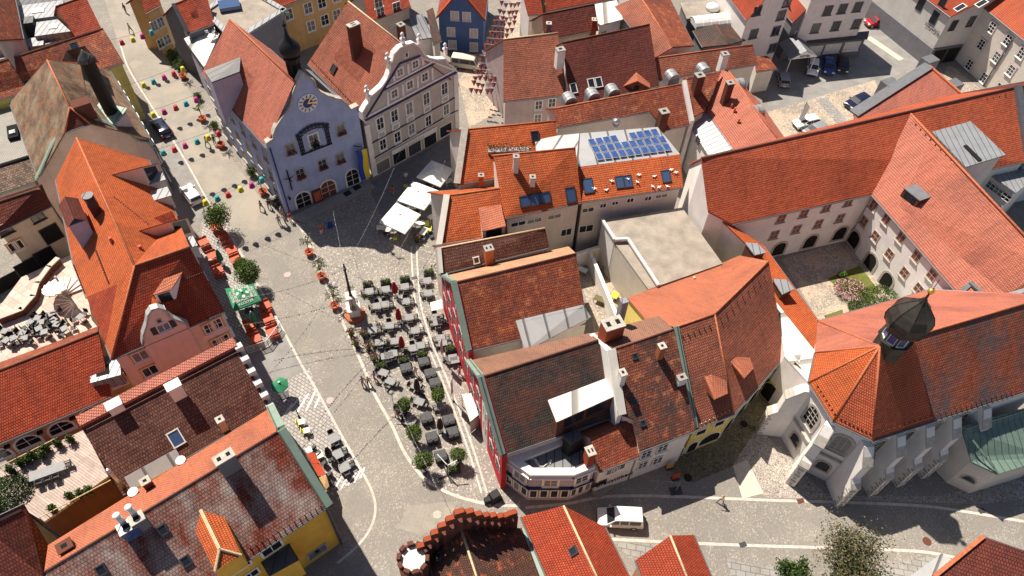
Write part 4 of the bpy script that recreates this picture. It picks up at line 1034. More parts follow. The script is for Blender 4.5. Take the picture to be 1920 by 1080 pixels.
for i in range(3):
    a, b = top[i], top[i+1]; pl = vplane(a, b); n = pl[1]; d = hdir(a, b); L = (b-a).xy.length; R_ = Matrix((d, ZUP, n)).transposed()
    m = (a+b)/2; MB().box(V((m.x, m.y, 3.1))+n*.08, (L+.2, .22, .3), mat=R_).build('cornice', ['navytrim'], cbd)
    MB().box(V((m.x, m.y, 5.3))+n*.08, (L+.2, .14, .25), mat=R_).build('cornice', ['trim'], cbd)
    nw = 1 if i < 3 else 2
    for t in ([.6], [.5], [.45])[i]:
        P = a.lerp(b, t); P.z = 4.2; win(cbd, (P, n), None, 1.2, 1.15, 'frame', (1, 1), P=P, surround='trim')
    k = (3, 4, 3)[i]
    for j in range(k):
        P = a.lerp(b, (j+.5)/k); P.z = 1.75; win(cbd, (P, n), None, L/k*.62, 1.5, 'frame', (0, 0), P=P+n*.03, bw=.12, sill=False, name='shop_window')
cb = MB(); c0 = at(1013, 868, hc-.5)
pts_ = [c0+V((math.sin(i*.7)*.5+i*.12-.8, math.cos(i*1.1)*.4, .03)) for i in range(14)]; cb.tube(pts_, .035); cb.build('loose_cable', ['frame'], cbd)
# ================================================================ ORANGE ROOFS NORTH-EAST OF THE SQUARE
f = gab((823, 463), (952, 436), 8.0, (838, 366), (944, 352), 38, 'orange')
oa = house('orange_roof_house', 'small orange roof with salmon dormer facing the square beside the white parasols', f, 'w_offwhite', ridge='ridge'); A15a = f[0][1]
shed(oa, [hit(898, 389, A15a), hit(938, 384, A15a), at(947, 423, hit(898, 389, A15a).z-.5), at(905, 432, hit(898, 389, A15a).z-.5)], 1, 'backsalmon', 'w_offwhite', A15a)
verge(oa, [f[0][1][0], f[0][1][3]], 'whiteroof', .7)
f = gab((857, 345), (1050, 315), 8.8, (872, 242), (1042, 226), 40, 'orange')
ob = house('orange_roof_house', 'red orange roof with planted roof box beside grey alley, left of the solar roof', f, 'w_offwhite', ridge='ridge'); A15b = f[0][1]
verge(ob, [f[0][1][0], f[0][1][3]], 'stone', .8)
skylight(ob, (1003, 255), A15b, .9, 1.1, 'glass'); chim(ob, (902, 345), A15b, .6, .6, 1.4, 'w_terra', 'frame', 0.1)
pbm = MB(); P = hit(955, 285, A15b); pbm.box(P+V((0, 0, .1)), (5.2, .7, .6), .12); po = pbm.build('planter_box', ['zinc'], root_info[ob.name][0])
lm = MB()
for _ in range(260): leaf(lm, P+V((rnd.uniform(-2.6, 2.6), rnd.uniform(-.4, .4)+.0, rnd.uniform(.4, .95))), rnd.uniform(.07, .16), rnd.choice((0, 1, 2, 3)))
lm.build('plants', ['leaf', 'leaflight', 'leafdark', 'flower'], po)
f = gab((946, 409), (1090, 379), 9.3, (926, 291), (1079, 277), 40, 'orange')
oc = house('orange_roof_house', 'orange roof with a triple skylight above the white courtyard wall', f, 'w_offwhite', ridge='ridge'); A15c = f[0][1]
for x in (-19, 0, 19): skylight(oc, (1003+x, 374-x*.17), A15c, 1.15, 1.2)
skylight(oc, (1070, 365), A15c, 1.1, 1.7)
for p, h in (((967, 310), 1.3), ((998, 343), .9)): chim(oc, p, A15c, .6, .6, h, 'w_offwhite', 'frame', .1, 1)
f = gab((1089, 379), (1281, 350), 9.3, (1084, 313), (1275, 289), 30, 'orange')
R1, R2 = f[1][1][0], f[1][1][1]; A15d = f[0][1]
Z = [R1+V((0, 0, .05)), R2+V((0, 0, .05)), at(1233, 238, R1.z+1.2), at(1088, 250, R1.z+1.2), at(1046, 254, R1.z+.5), at(1003, 263, R1.z+.3)]
od = house('solar_roof_house', 'orange roof with a flat zinc deck carrying blue solar panels behind it', [('orange', A15d), ('palezinc', [R1, R2, Z[2], Z[3]])], 'w_offwhite', ridge=None); 
zz = house('zinc_annex', 'pale zinc annex roof left of the solar panels', [('palezinc', [R1+V((-.3, 0, -.3)), at(1086, 250, R1.z+.4), at(1046, 254, R1.z+.2), at(1003, 263, R1.z), at(1006, 290, R1.z-.4)])], 'w_offwhite', ridge=None, gutter=False, cat='annex')
for p, w, h in ((t3((428, 1045))[0], 1.1, 1.7), (t3((605, 1025))[0], .9, 1.4), (t3((652, 1020))[0], .9, 1.4), (t3((866, 992))[0], 1.0, 1.4)): skylight(od, p, A15d, w, h, 'skyglass')
# solar panels
ZD = [R1, R2, Z[2], Z[3]]
p00, p10, p01 = hit(*t3((420, 790))[0], ZD), hit(*t3((900, 830))[0], ZD), hit(*t3((470, 905))[0], ZD)
nZ = newell(ZD); nZ = nZ if nZ.z > 0 else -nZ
c00, c10, c01, c11 = hit(*t3((418, 788))[0], ZD), hit(*t3((845, 720))[0], ZD), hit(*t3((480, 908))[0], ZD), hit(*t3((922, 848))[0], ZD)
for r in range(3):
    for c in range(10 if r else 8):
        cc = c if r else (c if c < 4 else c+1.6)
        def bl(x, y): return (c00.lerp(c10, x)).lerp(c01.lerp(c11, x), y)
        x0, x1, y0, y1 = (cc+.06)/10.5, (cc+.94)/10.5, (r+.05)/3, (r+.95)/3
        q = [bl(x0, y0), bl(x1, y0), bl(x1, y1), bl(x0, y1)]
        b = MB(); b.prism([p+nZ*.22 for p in q], -nZ*.06); o = b.build('solar_panel', ['alu'], root_info[od.name][0])
        b = MB(); ce = sum(q, V((0, 0, 0)))/4; b.poly([ce+(p-ce)*.92+nZ*.232 for p in q]); b.build('cells', ['solar'], o)
        b = MB()
# white back walls of the courtyard with small windows
E1c, E2c = A15c[0], A15c[1]; pc = vplane(E1c, E2c); pc = (E1c-pc[1]*.25, pc[1]); E1d, E2d = A15d[0], A15d[1]; pd = vplane(E1d, E2d); pd = (E1d-pd[1]*.25, pd[1])
for p, w, h in (((35, 178), 1.7, .6), ((125, 160), 1.7, .6), ((238, 137), 1.6, .6), ((305, 225), 1.3, 1.1)): win(oc, pc, t7(p)[0], w, h, 'frame', (1, 0), sill=False)
for p, w, h in (((427, 100), 1.4, .6), ((512, 76), .7, .6), ((580, 62), .7, .5), ((665, 46), .8, .6), ((765, 36), .8, .6), ((840, 22), 1.5, .5), ((417, 205), 1.7, 1.1)): win(od, pd, t7(p)[0], w, h, 'frame', (1, 0), sill=False)
dp = MB(); P = hit(*t7((383, 75))[0], pd)+pd[1]*.15; dp.cyl(P, V((P.x, P.y, 0)), .09, n=6); dp.build('downpipe', ['darkframe'], od)
# flat gravel roof with raised edge, and white firewall beside it
zf = 6.8
gr = [at(1129, 413, zf), at(1279, 389, zf), at(1355, 494, zf), at(1234, 536, zf), at(1177, 449, zf), at(1152, 450, zf)]
gv = house('flat_gravel_house', 'flat brown gravel roof enclosed by white walls in the courtyard', [('gravel', gr)], 'w_white', ridge=None, gutter=False, over=.02, cat='flat roof')
gr2 = [at(1150, 452, zf-.4), at(1177, 450, zf-.4), at(1234, 536, zf-.4), at(1216, 543, zf-.4)]
gv2 = house('gravel_strip_annex', 'narrow lower gravel roof strip along the courtyard', [('gravel', gr2)], 'w_offwhite', ridge=None, gutter=False, over=.02, cat='flat roof')
pm = MB()
for a, b in ((gr[5], gr[4]), (gr[4], gr[3]), (gr[0], gr[5])): pm.box((a+b)/2+V((0, 0, .12)), ((b-a).length, .3, .3), rotof(a, b))
pm.build('edge_kerb', ['w_white'], gv)
# courtyard walls
def wallseg(name, label, pts, z, w=.3, mat='w_white', cap='trim', cat='wall', z0=0, group=None):
    c = sum(pts, V((0, 0, 0)))/len(pts); r = empty(name, V((c.x, c.y, z0)), label, cat, group); b = MB(); cp = MB()
    for p, q in zip(pts[:-1], pts[1:]):
        b.box(V(((p.x+q.x)/2, (p.y+q.y)/2, (z+z0)/2)), ((q-p).xy.length+w, w, z-z0), rotof(p, q)); cp.box(V(((p.x+q.x)/2, (p.y+q.y)/2, z+.04)), ((q-p).xy.length+w+.08, w+.12, .1), rotof(p, q))
    b.build('wall', [mat], r); cp.build('coping', [cap], r); return r
wallseg('garden_wall', 'white courtyard wall dividing the two small yards', [at(1105, 468, 2.4), at(1157, 594, 2.4)], 2.4)
wallseg('garden_wall', 'white wall closing the yards at the back', [at(1075, 478, 2.6), at(1150, 455, 2.6)], 2.6)
# ================================================================ CONVENT AND CHAPEL
he = 8.75
E1, E2 = at(1373, 420, he), at(1635, 364, he); dE = hdir(E1, E2)
Rj = rz(E1, E2, (1708, 213), 46); zr = Rj.z; print('convent', zr)
R1, R2 = at(1315, 296, zr), at(1905, 163, zr)
Lp = hit(1328, 396, [E1, E2, R1]); Ee = E2+dE*((R2-E2).dot(dE)); 
N1, N2 = mir(E1, R1, R2), mir(Ee, R1, R2)
A8 = [E1, Ee, R2, R1, Lp]
cv = house('convent_wing', 'long red convent roof running across behind the cloister courtyard', [('convent', A8), ('convent', [R1, R2, N2, N1])], 'w_white', ridge='ridgedark', cat='convent', rw=.14)
pV = vplane(E1, E2); pV = (E1-pV[1]*.24, pV[1])
windows(cv, pV, t8((75, 148), (203, 118), (330, 85), (455, 53)), w=1.0, h=1.25, fr='stone', pane='woodframe', bars=(1, 1))
windows(cv, pV, t8((35, 240), (160, 208), (283, 178), (405, 146)), w=1.0, h=1.25, fr='stone', pane='woodframe', bars=(1, 1))
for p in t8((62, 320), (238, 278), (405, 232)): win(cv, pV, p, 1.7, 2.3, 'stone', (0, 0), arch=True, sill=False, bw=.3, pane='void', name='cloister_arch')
guards(cv, hit(*t4((20, 838))[0], A8), hit(*t4((770, 655))[0], A8), 21); guards(cv, hit(*t4((850, 645))[0], A8), hit(*t4((1350, 535))[0], A8), 14)
# right wing
W1, W2 = E2.copy(), at(1798, 551, he); Q2 = at(1975, 500, zr); Q1 = at(1708, 213, zr)
dQ = hdir(W1, W2)
Qe = Q1+dQ*45; Wp = hit(1870, 561, [W1, W2, Q1]); Wq = hit(1975, 530, [W1, W2, Q1])
Wl = [W1, W2, Wp, Wq, at(1975, 498, zr), Q1]
qe = at(1975, 498, zr)
m1, m2 = mir(W1, Q1, Q1+dQ*10), mir(Wq, Q1, Q1+dQ*10); m2.z = he
cw = house('convent_wing', 'pale salmon convent roof wing along the right side of the courtyard', [('salmon', Wl), ('convent', [Q1, qe, m2, m1])], 'w_white', ridge='ridge', cat='convent', rw=.14)  # salmon is the convent tile with sunlight painted into its colour
pW2 = vplane(W1, W2); n = pW2[1]
# wall of the wing faces the courtyard (towards the left)
nW2 = V((-dQ.y, dQ.x, 0)); nW2 = nW2 if nW2.x < 0 else -nW2
pW2 = (W1-nW2*.24, nW2)
for p in t8((595, 75), (665, 155), (748, 258), (835, 362), (922, 468), (540, 165), (605, 250), (683, 350), (768, 455), (848, 545)): win(cw, pW2, p, 1.0, 1.25, 'stone', (1, 1), pane='woodframe')
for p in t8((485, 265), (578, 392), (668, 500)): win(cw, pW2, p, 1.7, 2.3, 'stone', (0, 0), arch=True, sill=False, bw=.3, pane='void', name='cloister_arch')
for a, b, mt in (((852, 10), (770, 62), 0),): pass
da, db_ = hit(*t8((790, 38))[0], Wl), hit(*t8((895, -22))[0], Wl)
ow = nW2
shed(cw, [hit(*t8((838, -45))[0], Wl), hit(*t8((925, 22))[0], Wl), hit(*t8((925, 22))[0], Wl)+ow*1.6+V((0, 0, -.25)), hit(*t8((838, -45))[0], Wl)+ow*1.6+V((0, 0, -.25))], 1, 'lead', 'w_darkbrick', Wl)
vb = MB(); 
zg = [W2, hit(1820, 532, Wl), hit(1842, 552, Wl), Wp, Wq]
for a, b in zip(zg[:-1], zg[1:]):
    d = (b-a).normalized(); vb.box((a+b)/2+V((0, 0, .1)), ((b-a).length+.2, .5, .25), mat=Matrix((d, V((d.y, -d.x, 0)).normalized(), d.cross(V((d.y, -d.x, 0)).normalized()))).transposed())
vb.build('verge', ['lead'], root_info[cw.name][0])
guards(cw, hit(*t4((815, 690))[0], Wl), hit(*t4((1160, 1050))[0], Wl), 12); guards(cw, hit(*t8((1210, 10))[0], Wl), hit(*t8((1425, 260))[0], Wl), 8)
# zinc penthouse and firewall further right
zt = zr-1.2
ph = [at(1748, 247, zt), at(1820, 227, zt), at(1886, 290, zt), at(1811, 313, zt)]
pho = house('penthouse', 'grey standing seam rooftop annex with a slot cut behind the salmon wing', [('zinc', ph)], 'w_white', ridge=None, gutter=False, cat='rooftop annex')
MB().prism([at(*p, zt+.15) for p in t4((1100, 818), (1118, 812), (1205, 898), (1185, 905))], (0, 0, -.12)).build('roof_slot', ['void'], root_info[pho.name][0])
fwm = MB(); a, b = R2, Ee; d = (b-a).normalized(); nn = V((d.y, -d.x, 0)).normalized(); fwm.box((a+b)/2+V((0, 0, .2)), ((b-a).length, .9, .7), mat=Matrix((d, nn, d.cross(nn))).transposed()); fwm.build('coping', ['lead'], root_info[cv.name][0])
k = dE*14
house('far_red_house', 'dark red roof beyond the lead coping at the right edge', [('darkred', [Ee+dE*.4, Ee+k, R2+k, R2+dE*.4]), ('darkred', [R2+dE*.4, R2+k, N2+k, N2+dE*.4])], 'w_white', ridge='ridgedark')
st = [at(1858, 328, 7), at(1902, 298, 7), at(1950, 325, 7), at(1905, 362, 7)]
sth = house('grey_roof_house', 'low white building with grey seamed roof at the right edge', [('zinc', st)], 'w_white', ridge=None, gutter=False)
rowwin(sth, st[0], st[3], [5.6, 3.0], 3, 1.1, .9, off=-.2, sill=False)
# cloister link roof with two lead dormers on the courtyard's left
Lr = [at(1337, 398, 9.0), at(1400, 458, 8.2), at(1456, 566, 7.6), at(1528, 657, 7.6)]
Le = [at(1373, 423, 7.2), at(1432, 460, 6.6), at(1533, 599, 6.6)]
lk = house('cloister_link', 'narrow orange roof with two lead dormers along the left of the cloister courtyard', [('orange', [Lr[0], Lr[1], Le[1], Le[0]]), ('orange', [Lr[1], Lr[2], Le[1]]), ('orange', [Lr[2], Lr[3], Le[2], Le[1]])], 'w_white', ridge=None, cat='convent')
for q in ([t7((1310, 283))[0], t7((1385, 290))[0], t7((1432, 340))[0], t7((1365, 355))[0]], [t8((25, 488))[0], t8((105, 492))[0], t8((147, 545))[0], t8((80, 576))[0]]):
    m = MB(); P = [at(*p, 8.6) for p in q]; m.prism(P, (0, 0, -.15)); dz = m.build('dormer_roof', ['zinc'], lk)
    m = MB(); c = sum(P, V((0, 0, 0)))/4; m.prism([c+(p-c)*.85-V((0, 0, .16)) for p in P], (0, 0, -1.9)); m.build('dormer_wall', ['w_darkbrick'], dz)
# chapel
hc = 10.2
a0, a1, a2, a3 = at(1529, 661, hc), at(1517, 717, hc), at(1563, 790, hc), at(1637, 825, hc)
s1 = at(1975, 717, hc)
C0 = rz(a3, s1, (1650, 648), 52); zc = C0.z; C1 = at(1975, 553, zc); print('chapel', zc)
n0, n1 = ez(C0, C1, (1533, 602), 48), ez(C0, C1, (1766, 537), 48); zn = (n0.z+n1.z)/2; n0, n1 = at(1533, 602, zn), at(1766, 537, zn)
n2 = n1+hdir(C0, C1)*(hdir(C0, C1).dot(C1-n1)); print('chapel north', zn)
A_s = [C0, C1, s1, a3]; A_e = [C0, a3, a2]
s1m = s1
mid_t, mid_b = hit(1722, 800, A_s), None
ch = house('chapel', 'white gothic chapel with fan shaped red apse roof and buttresses', [('orange', [C0, a0, a1]), ('orange', [C0, a1, a2]), ('convent', A_e), ('chapelold', A_s), ('salmon', [C0, n0, a0]), ('salmon', [C0, C1, n2, n1, n0])], 'w_white', ridge='ridge', cat='chapel')  # north slopes take the paler salmon: sunlight put into the tile colour
# newer tiles near the apse
nw = MB(); up = newell(A_s); up = up if up.z > 0 else -up
nw.poly([p+up*.04 for p in (C0, hit(1712, 628, A_s), hit(1748, 785, A_s), hit(1637, 822, A_s))]); nw.build('new_tiles', ['convent'], root_info[ch.name][0])
s3 = lambda *p: q1((1440, 620), 3.375, *p)
eavs = [(a1, a2), (a2, a3), (a3, s1)]
for (a, b) in eavs[:2]:
    pl = vplane(a, b); n = pl[1]; P = a.lerp(b, .5)-n*.22; P.z = 7.2
    win(ch, (P, n), None, 1.5, 2.6, 'stone', (2, 3), arch=True, P=P, sill=True, bw=.3)
    P = P.copy(); P.z = 2.4; win(ch, (P, n), None, 1.2, 1.5, 'stone', (0, 0), arch=True, P=P, sill=False, bw=.2)
    m = a.lerp(b, .5); MB().box(V((m.x, m.y, 4.4))-n*.15, ((b-a).length-1.5, .25, .3), mat=Matrix((hdir(a, b), ZUP, n)).transposed()).build('string_course', ['stone'], ch)
dS = hdir(a3, s1); nS_ = V((dS.y, -dS.x, 0)); nS_ = nS_ if nS_.y < 0 else -nS_
butt = [(a1, (a1-C0).xy.normalized().to_3d()), (a2, (a2-C0).xy.normalized().to_3d()), (a3, (a3-C0).xy.normalized().to_3d())]
for x in (1697, 1752, 1803, 1860):
    t = (at(x, 825-(x-1637)*.319, hc)-a3).dot(dS); butt.append((a3+dS*t, nS_))
for P, d in butt:
    u = d.cross(ZUP); b = MB()
    prof = [(-.5, 0), (2.1, 0), (2.1, 4.2), (1.4, 5.0), (1.4, 7.6), (.2, 9.2), (-.5, 9.2)]
    b.prism([V((P.x, P.y, 0))+d*x+ZUP*z-u*.45 for x, z in prof], u*.9)
    o = b.build('buttress', ['w_white'], ch)
    c = MB()
    for (x0, z0_), (x1, z1) in (((2.15, 4.15), (1.35, 5.05)), ((1.45, 7.55), (.15, 9.25))):
        c.prism([V((P.x, P.y, 0))+d*x0+ZUP*z0_-u*.52, V((P.x, P.y, 0))+d*x1+ZUP*z1-u*.52, V((P.x, P.y, 0))+d*x1+ZUP*(z1-.15)-u*.52, V((P.x, P.y, 0))+d*x0+ZUP*(z0_-.15)-u*.52], u*1.04)
    for k in range(6): c.box(V((P.x, P.y, .4+k*.62))+d*2.1, (.1, .3+.25*(k % 2), .34), rotof(V((0, 0, 0)), d))
    for k in range(8):
        for sg in (-1, 1): c.box(V((P.x, P.y, .35+k*.5))+d*(1.82+.12*(k % 2))+u*.45*sg, (.5-.2*(k % 2), .05, .3), rotof(V((0, 0, 0)), d))
    c.build('quoins', ['stone'], o)
for x in (1670, 1725, 1778, 1830):
    t = (at(x, 825-(x-1637)*.319, hc)-a3).dot(dS); P = a3+dS*t-nS_*.22; P.z = 7.0; win(ch, (P, nS_), None, 1.4, 3.0, 'stone', (1, 2), arch=True, P=P, bw=.25)
MB().box(V(((a3+s1)/2).xy.to_3d())+V((0, 0, 4.4))-nS_*.15, ((s1-a3).length, .3, .3), rotof(a3, s1)).build('string_course', ['stone'], ch)
guards(ch, hit(1530, 722, [C0, a1, a2]), hit(1567, 782, [C0, a1, a2]), 7); guards(ch, hit(1572, 785, A_e), hit(1634, 815, A_e), 8); guards(ch, hit(1650, 812, A_s), hit(1900, 733, A_s), 26)
# the lantern turret with its onion dome
dC = hdir(C0, C1); T = C0+dC*1.3; T.z = zc; ph_ = .35
b = MB(); b.lathe(T, [(1.35, -4.5), (1.35, .55), (1.5, .6), (1.5, .75)], 8, flat=True, ph=ph_); tw = b.build('turret', ['copperdark'], ch)
b = MB(); b.lathe(T, [(1.08, .7), (1.08, 2.0)], 8, flat=True, ph=ph_)
for k in range(8):
    a = math.pi/4*k+ph_; b.box(T+V((math.cos(a)*1.14, math.sin(a)*1.14, 1.4)), (.22, .22, 1.5), a)
b.lathe(T, [(1.3, 2.0), (1.42, 2.05), (1.42, 2.2)], 8, flat=True, ph=ph_); ln = b.build('lantern', ['copperdark'], tw)
for k in range(8):
    a = math.pi/4*k+math.pi/8+ph_; d_ = V((math.cos(a), math.sin(a), 0)); MB().box(T+d_*1.02+V((0, 0, 1.4)), (.08, .6, 1.15), a).build('louvre', ['lilaclouvre'], ln)
    if 3 <= k <= 5 or k == 2:
        m = MB()
        for sx in (-1, 1): m.box(T+d_*1.1+d_.cross(ZUP)*.36*sx+V((0, 0, 1.4)), (.12, .1, 1.35), a)
        for z_ in (.78, 2.0): m.box(T+d_*1.1+V((0, 0, z_)), (.12, .82, .12), a)
        m.build('louvre_frame', ['trim'], ln)
pr = [(1.35, 0), (1.72, .35), (1.9, 1.0), (1.86, 1.6), (1.5, 2.4), (.92, 3.05), (.36, 3.6), (.13, 4.1), (.07, 4.9)]
b = MB(); b.lathe(T+V((0, 0, 2.15)), pr, 8, flat=True, ph=ph_); dm = b.build('onion_dome', ['copperdark'], tw)
b = MB()
for k in range(8):
    a = math.pi/4*k+ph_; b.tube([T+V((r*1.005*math.cos(a), r*1.005*math.sin(a), 2.15+z)) for r, z in pr[:-1]], .045, 5)
b.build('dome_ribs', ['copperdark'], dm)
b = MB(); b.lathe(T+V((0, 0, 6.95)), [(.03, 0), (.2, .08), (.28, .28), (.2, .48), (.03, .56)], 14); b.build('gold_ball', ['gold'], dm)
b = MB(); b.cyl(T+V((0, 0, 7.5)), T+V((0, 0, 8.7)), .03, n=6); b.build('spire', ['iron'], dm)
# gate wall between the chapel and the yellow house
gw_ = [at(1456, 567, 8.0), at(1528, 658, 8.6), at(1517, 718, 8.4), at(1471, 668, 7.6)]
gt = house('gate_house', 'white gatehouse wall with small window between chapel and yellow house', [('whiteroof', gw_)], 'w_white', ridge=None, gutter=False, over=.02)
E3, E4 = gw_[3], gw_[2]; pl = vplane(at(1471, 668, 7.6), at(1517, 718, 7.6)); P = E3.lerp(E4, .35); 
win(gt, pl, (1494, 688), .7, .8, 'stone', (0, 0), sill=False); P = E3.lerp(E4, .2); P.z = 1.5; win(gt, pl, None, 2.0, 2.9, 'w_lemon', (0, 0), arch=True, sill=False, P=P+pl[1]*.02, pane='void', name='gate_arch')
# green copper roofed sacristy
zs = 6.2
g = [at(1803, 801, 7.6), at(1822, 866, 5.2), at(1871, 889, 5.2), at(1975, 857, 5.2), at(1975, 748, 7.6)]
sa = house('sacristy', 'chapel annex with green copper roof and white polygonal end', [('greenroof', [g[0], hit(1846, 877, [g[0], g[4], g[3]]), g[3], g[4]]), ('greenroof', [g[0], g[1], g[2], hit(1846, 877, [g[0], g[4], g[3]])])] if 0 else [('greenroof', g)], 'w_offwhite', ridge=None, cat='chapel annex')
pl = vplane(g[1], g[2]); win(sa, (pl[0]-pl[1]*.24, pl[1]), t12((1135, 533))[0], 1.2, .8, 'stone', (0, 0), arch=True, sill=False, bw=.15)
hb_ = MB(); a, b = g[0]+V((0, 0, .1)), hit(1871, 889, (g[0], newell(g)))+V((0, 0, .1)); hb_.cyl(a, b, .1, n=6); hb_.build('ridge', ['greenroof'], root_info[sa.name][0])
# cloister garden wall behind etc. handled with the ground
# ================================================================ NORTH: ALLEY AND BACKGROUND HOUSES
# cream house behind the hall
P0, P1 = at(556, 112, 0), at(640, 85, 0)
f = gab((505, 20), (760, -70), 8.5, (490, -20), (745, -110), 40, 'red')
crb = house('ochre_house', 'ochre house with pale framed windows behind the blue town hall', f, 'w_ochre', ridge='ridge')
pK = vplane(f[0][1][0], f[0][1][1]); pK = (f[0][1][0]-pK[1]*.24, pK[1])
windows(crb, pK, t2((293, 45), (387, 112), (310, 145), (455, 82), (370, 15), (183, 80), (450, -20)), w=1.25, h=1.6, bw=.14)
f = gab((692, 40), (770, 12), 7.5, (680, -10), (755, -40), 35, 'red'); bgb = house('beige_house', 'beige house with dark windows behind the grey gable', f, 'w_beige', ridge='ridge')
pK2 = vplane(f[0][1][0], f[0][1][1]); pK2 = (f[0][1][0]-pK2[1]*.24, pK2[1]); windows(bgb, pK2, t2((688, 12), (700, 68), (790, 40)), w=1.2, h=1.5)
f = [('darkzinc', [at(737, 35, 5.5), at(792, 26, 5.5), at(813, 70, 4.6), at(783, 74, 4.6), at(770, 48, 5.2)])]
house('low_grey_roof', 'low grey metal roof tucked behind the grey gabled house', f, 'w_white', ridge=None, cat='shed')
f = [('slate', [at(800, 20, 7.5), at(812, 14, 7.5), at(828, 76, 6), at(812, 84, 6)])]
house('dark_tile_house', 'narrow dark tiled roof between grey shed and deep blue house', f, 'w_offwhite', ridge=None)
# deep blue house
A_, B_2 = at(827, 97, 0), at(905, 101, 0); pB = vplane(A_, B_2)
el, er = hit(819, 33, pB), hit(909, 38, pB); zz_ = (el.z+er.z)/2; apx = hit(858, 0, pB)
mid = (el+er)/2; mid.z = apx.z+1.6; dpt = V((pB[1].x, pB[1].y, 0))*-13
el.z = er.z = zz_
bl_ = house('deep_blue_house', 'deep blue gabled house with white windows at the head of the alley', [('red', [el, mid, mid+dpt, el+dpt]), ('red', [mid, er, er+dpt, mid+dpt])], 'w_deepblue', ridge='ridge')
pB2 = (pB[0]-pB[1]*.2, pB[1])
for p in t2((1118, 87), (1185, 92), (1097, 177), (1225, 185), (1225, 263), (1105, 250)): win(bl_, pB2, p, 1.1, 1.3, 'frame', (1, 0), bw=.14, pane='blind')
verge(bl_, [el, mid, er], 'orange', .5)
# houses right of the alley
f = gab((944, 190), (1060, 178), 7.6, (944, 73), (1046, 61), 42, 'pinkbrown')
r1 = house('alley_house', 'grey walled house with faded pinkish roof at the right of the alley', f, 'w_rosegrey', ridge='ridgepale'); pq = vplane(f[0][1][0], f[0][1][1]); pq = (f[0][1][0]-pq[1]*.24, pq[1])
windows(r1, pq, t3((150, 590), (225, 577), (145, 665)), w=.9, h=1.3, bw=.14)
f = gab((1068, 195), (1236, 160), 7.8, (1055, 79), (1218, 45), 42, 'darkred')
r2 = house('dark_red_house', 'large dark red tiled roof with small skylights above the long eastern roofs', f, 'w_offwhite', ridge='ridgedark')
for p in t3((345, 497), (445, 470), (487, 463)): skylight(r2, p, f[0][1], .9, 1.3, 'glass', 'frame')
chim(r2, (1049, 112), f[0][1], 1.1, .9, 1.6, 'w_white', 'trim', rotof(f[0][1][0], f[0][1][1]))
gdormer(r2, f[0][1], t3((700, 405))[0], t3((705, 455))[0], t3((625, 485))[0], t3((778, 495))[0], 'backsalmon')
f = gab((1020, 76), (1122, 55), 8.2, (1017, 26), (1115, 7), 42, 'darkred'); r3 = house('dark_red_house', 'smaller dark red roof behind with cream wall on the alley side', f, 'w_cream', ridge='ridgedark')
chim(r3, (1028, 60), f[0][1], .7, .7, 1.4, 'w_slategrey', 'stone', 0); chim(r3, (1113, 55), f[0][1], .8, .8, 1.6, 'w_brick', 'stone', 0, 2)
f = gab((1024, 21), (1165, -5), 8.2, (1020, -22), (1155, -48), 42, 'red'); house('red_roof_house', 'red roof touching the top edge right of the alley', f, 'w_cream', ridge='ridgedark')
f = gab((990, 28), (1018, 26), 8, (975, -30), (1010, -32), 40, 'red'); house('cream_alley_house', 'pale house lining the right side of the flagged alley', f, 'w_white', ridge='ridge')
f = [('whiteroof', [at(1115, 8, 8), at(1155, -4, 8), at(1168, 36, 8), at(1122, 48, 8)])]; r4 = house('white_house', 'white rendered house with a single window behind the dark red roof', f, 'w_white', ridge=None, gutter=False); pq = vplane(f[0][1][3], f[0][1][2]); win(r4, (pq[0]-pq[1]*.2, pq[1]), (1131, 66), 1.0, 1.3)
E1, E2 = at(1152, 12, 8), at(1230, 107, 8); R1 = rz(E1, E2, (1262, 88), 38); R2 = at(1200, -8, R1.z); print('r4', R1.z)
m1, m2 = at(1302, 85, 7.5), at(1253, -8, 7.5)
r5 = house('pink_brown_house', 'pinkish brown gable roof running towards the top edge', [('pinkbrown', [E1, E2, R1, R2]), ('rust', [R2, R1, m1, m2])], 'w_offwhite', ridge='ridge')
f = gab((1236, 150), (1421, 120), 7.2, (1228, 108), (1411, 83), 42, 'pinkbrown'); r6 = house('blotched_roof_house', 'long low roof of blotched pinkish tiles with white end wall', f, 'w_offwhite', ridge='ridge'); A5 = f[0][1]
E1, E2 = at(1247, 243, 8.2), at(1293, 233, 8.2); Rr = rz(E1, E2, (1277, 158), 40); R0_, R1_ = at(1040, 203, Rr.z), at(1278, 157, Rr.z); A6 = [E1, E2, R1_]
f = [('rust', [E1, E2, R1_, R0_, hit(1043, 239, A6), hit(1219, 209, A6)]), ('rust', [R0_, R1_, mir(E2, R0_, R1_), mir(hit(1043, 239, A6), R0_, R1_)])]
r7 = house('long_rust_house', 'long weathered red roof above the zinc terrace and solar panels', f, 'w_offwhite', ridge='ridge'); print('r6', Rr.z)
chim(r7, (1240, 232), A6, 1.1, 1.0, 2.0, 'w_darkbrick', 'frame', rotof(R0_, R1_))
dN = hdir(R0_, R1_); nN = V((-dN.y, dN.x, 0))
def barrel(root, P, d, out, r=.82, L=1.5):
    m = MB(); pts = [P+d*(r*math.cos(a))+ZUP*(r*.8*math.sin(a)) for a in [math.pi*i/8 for i in range(9)]]
    for i in range(8): m.poly([pts[i], pts[i+1], pts[i+1]+out*L, pts[i]+out*L])
    m.poly(pts); o = m.build('barrel_dormer', ['zinc'], root)
    m = MB(); m.box(P+out*L/2-V((0, 0, .7)), (2*r, L*.95, 1.4), rotof(V((0, 0, 0)), d)); m.build('dormer_wall', ['w_slategrey'], o)
for p in t3((335, 575), (465, 550), (578, 528)): barrel(r7, at(*p, Rr.z-.6), dN, nN)
for p in t3((915, 445), (1090, 405)): barrel(r7, at(*p, Rr.z-.9), dN, nN)
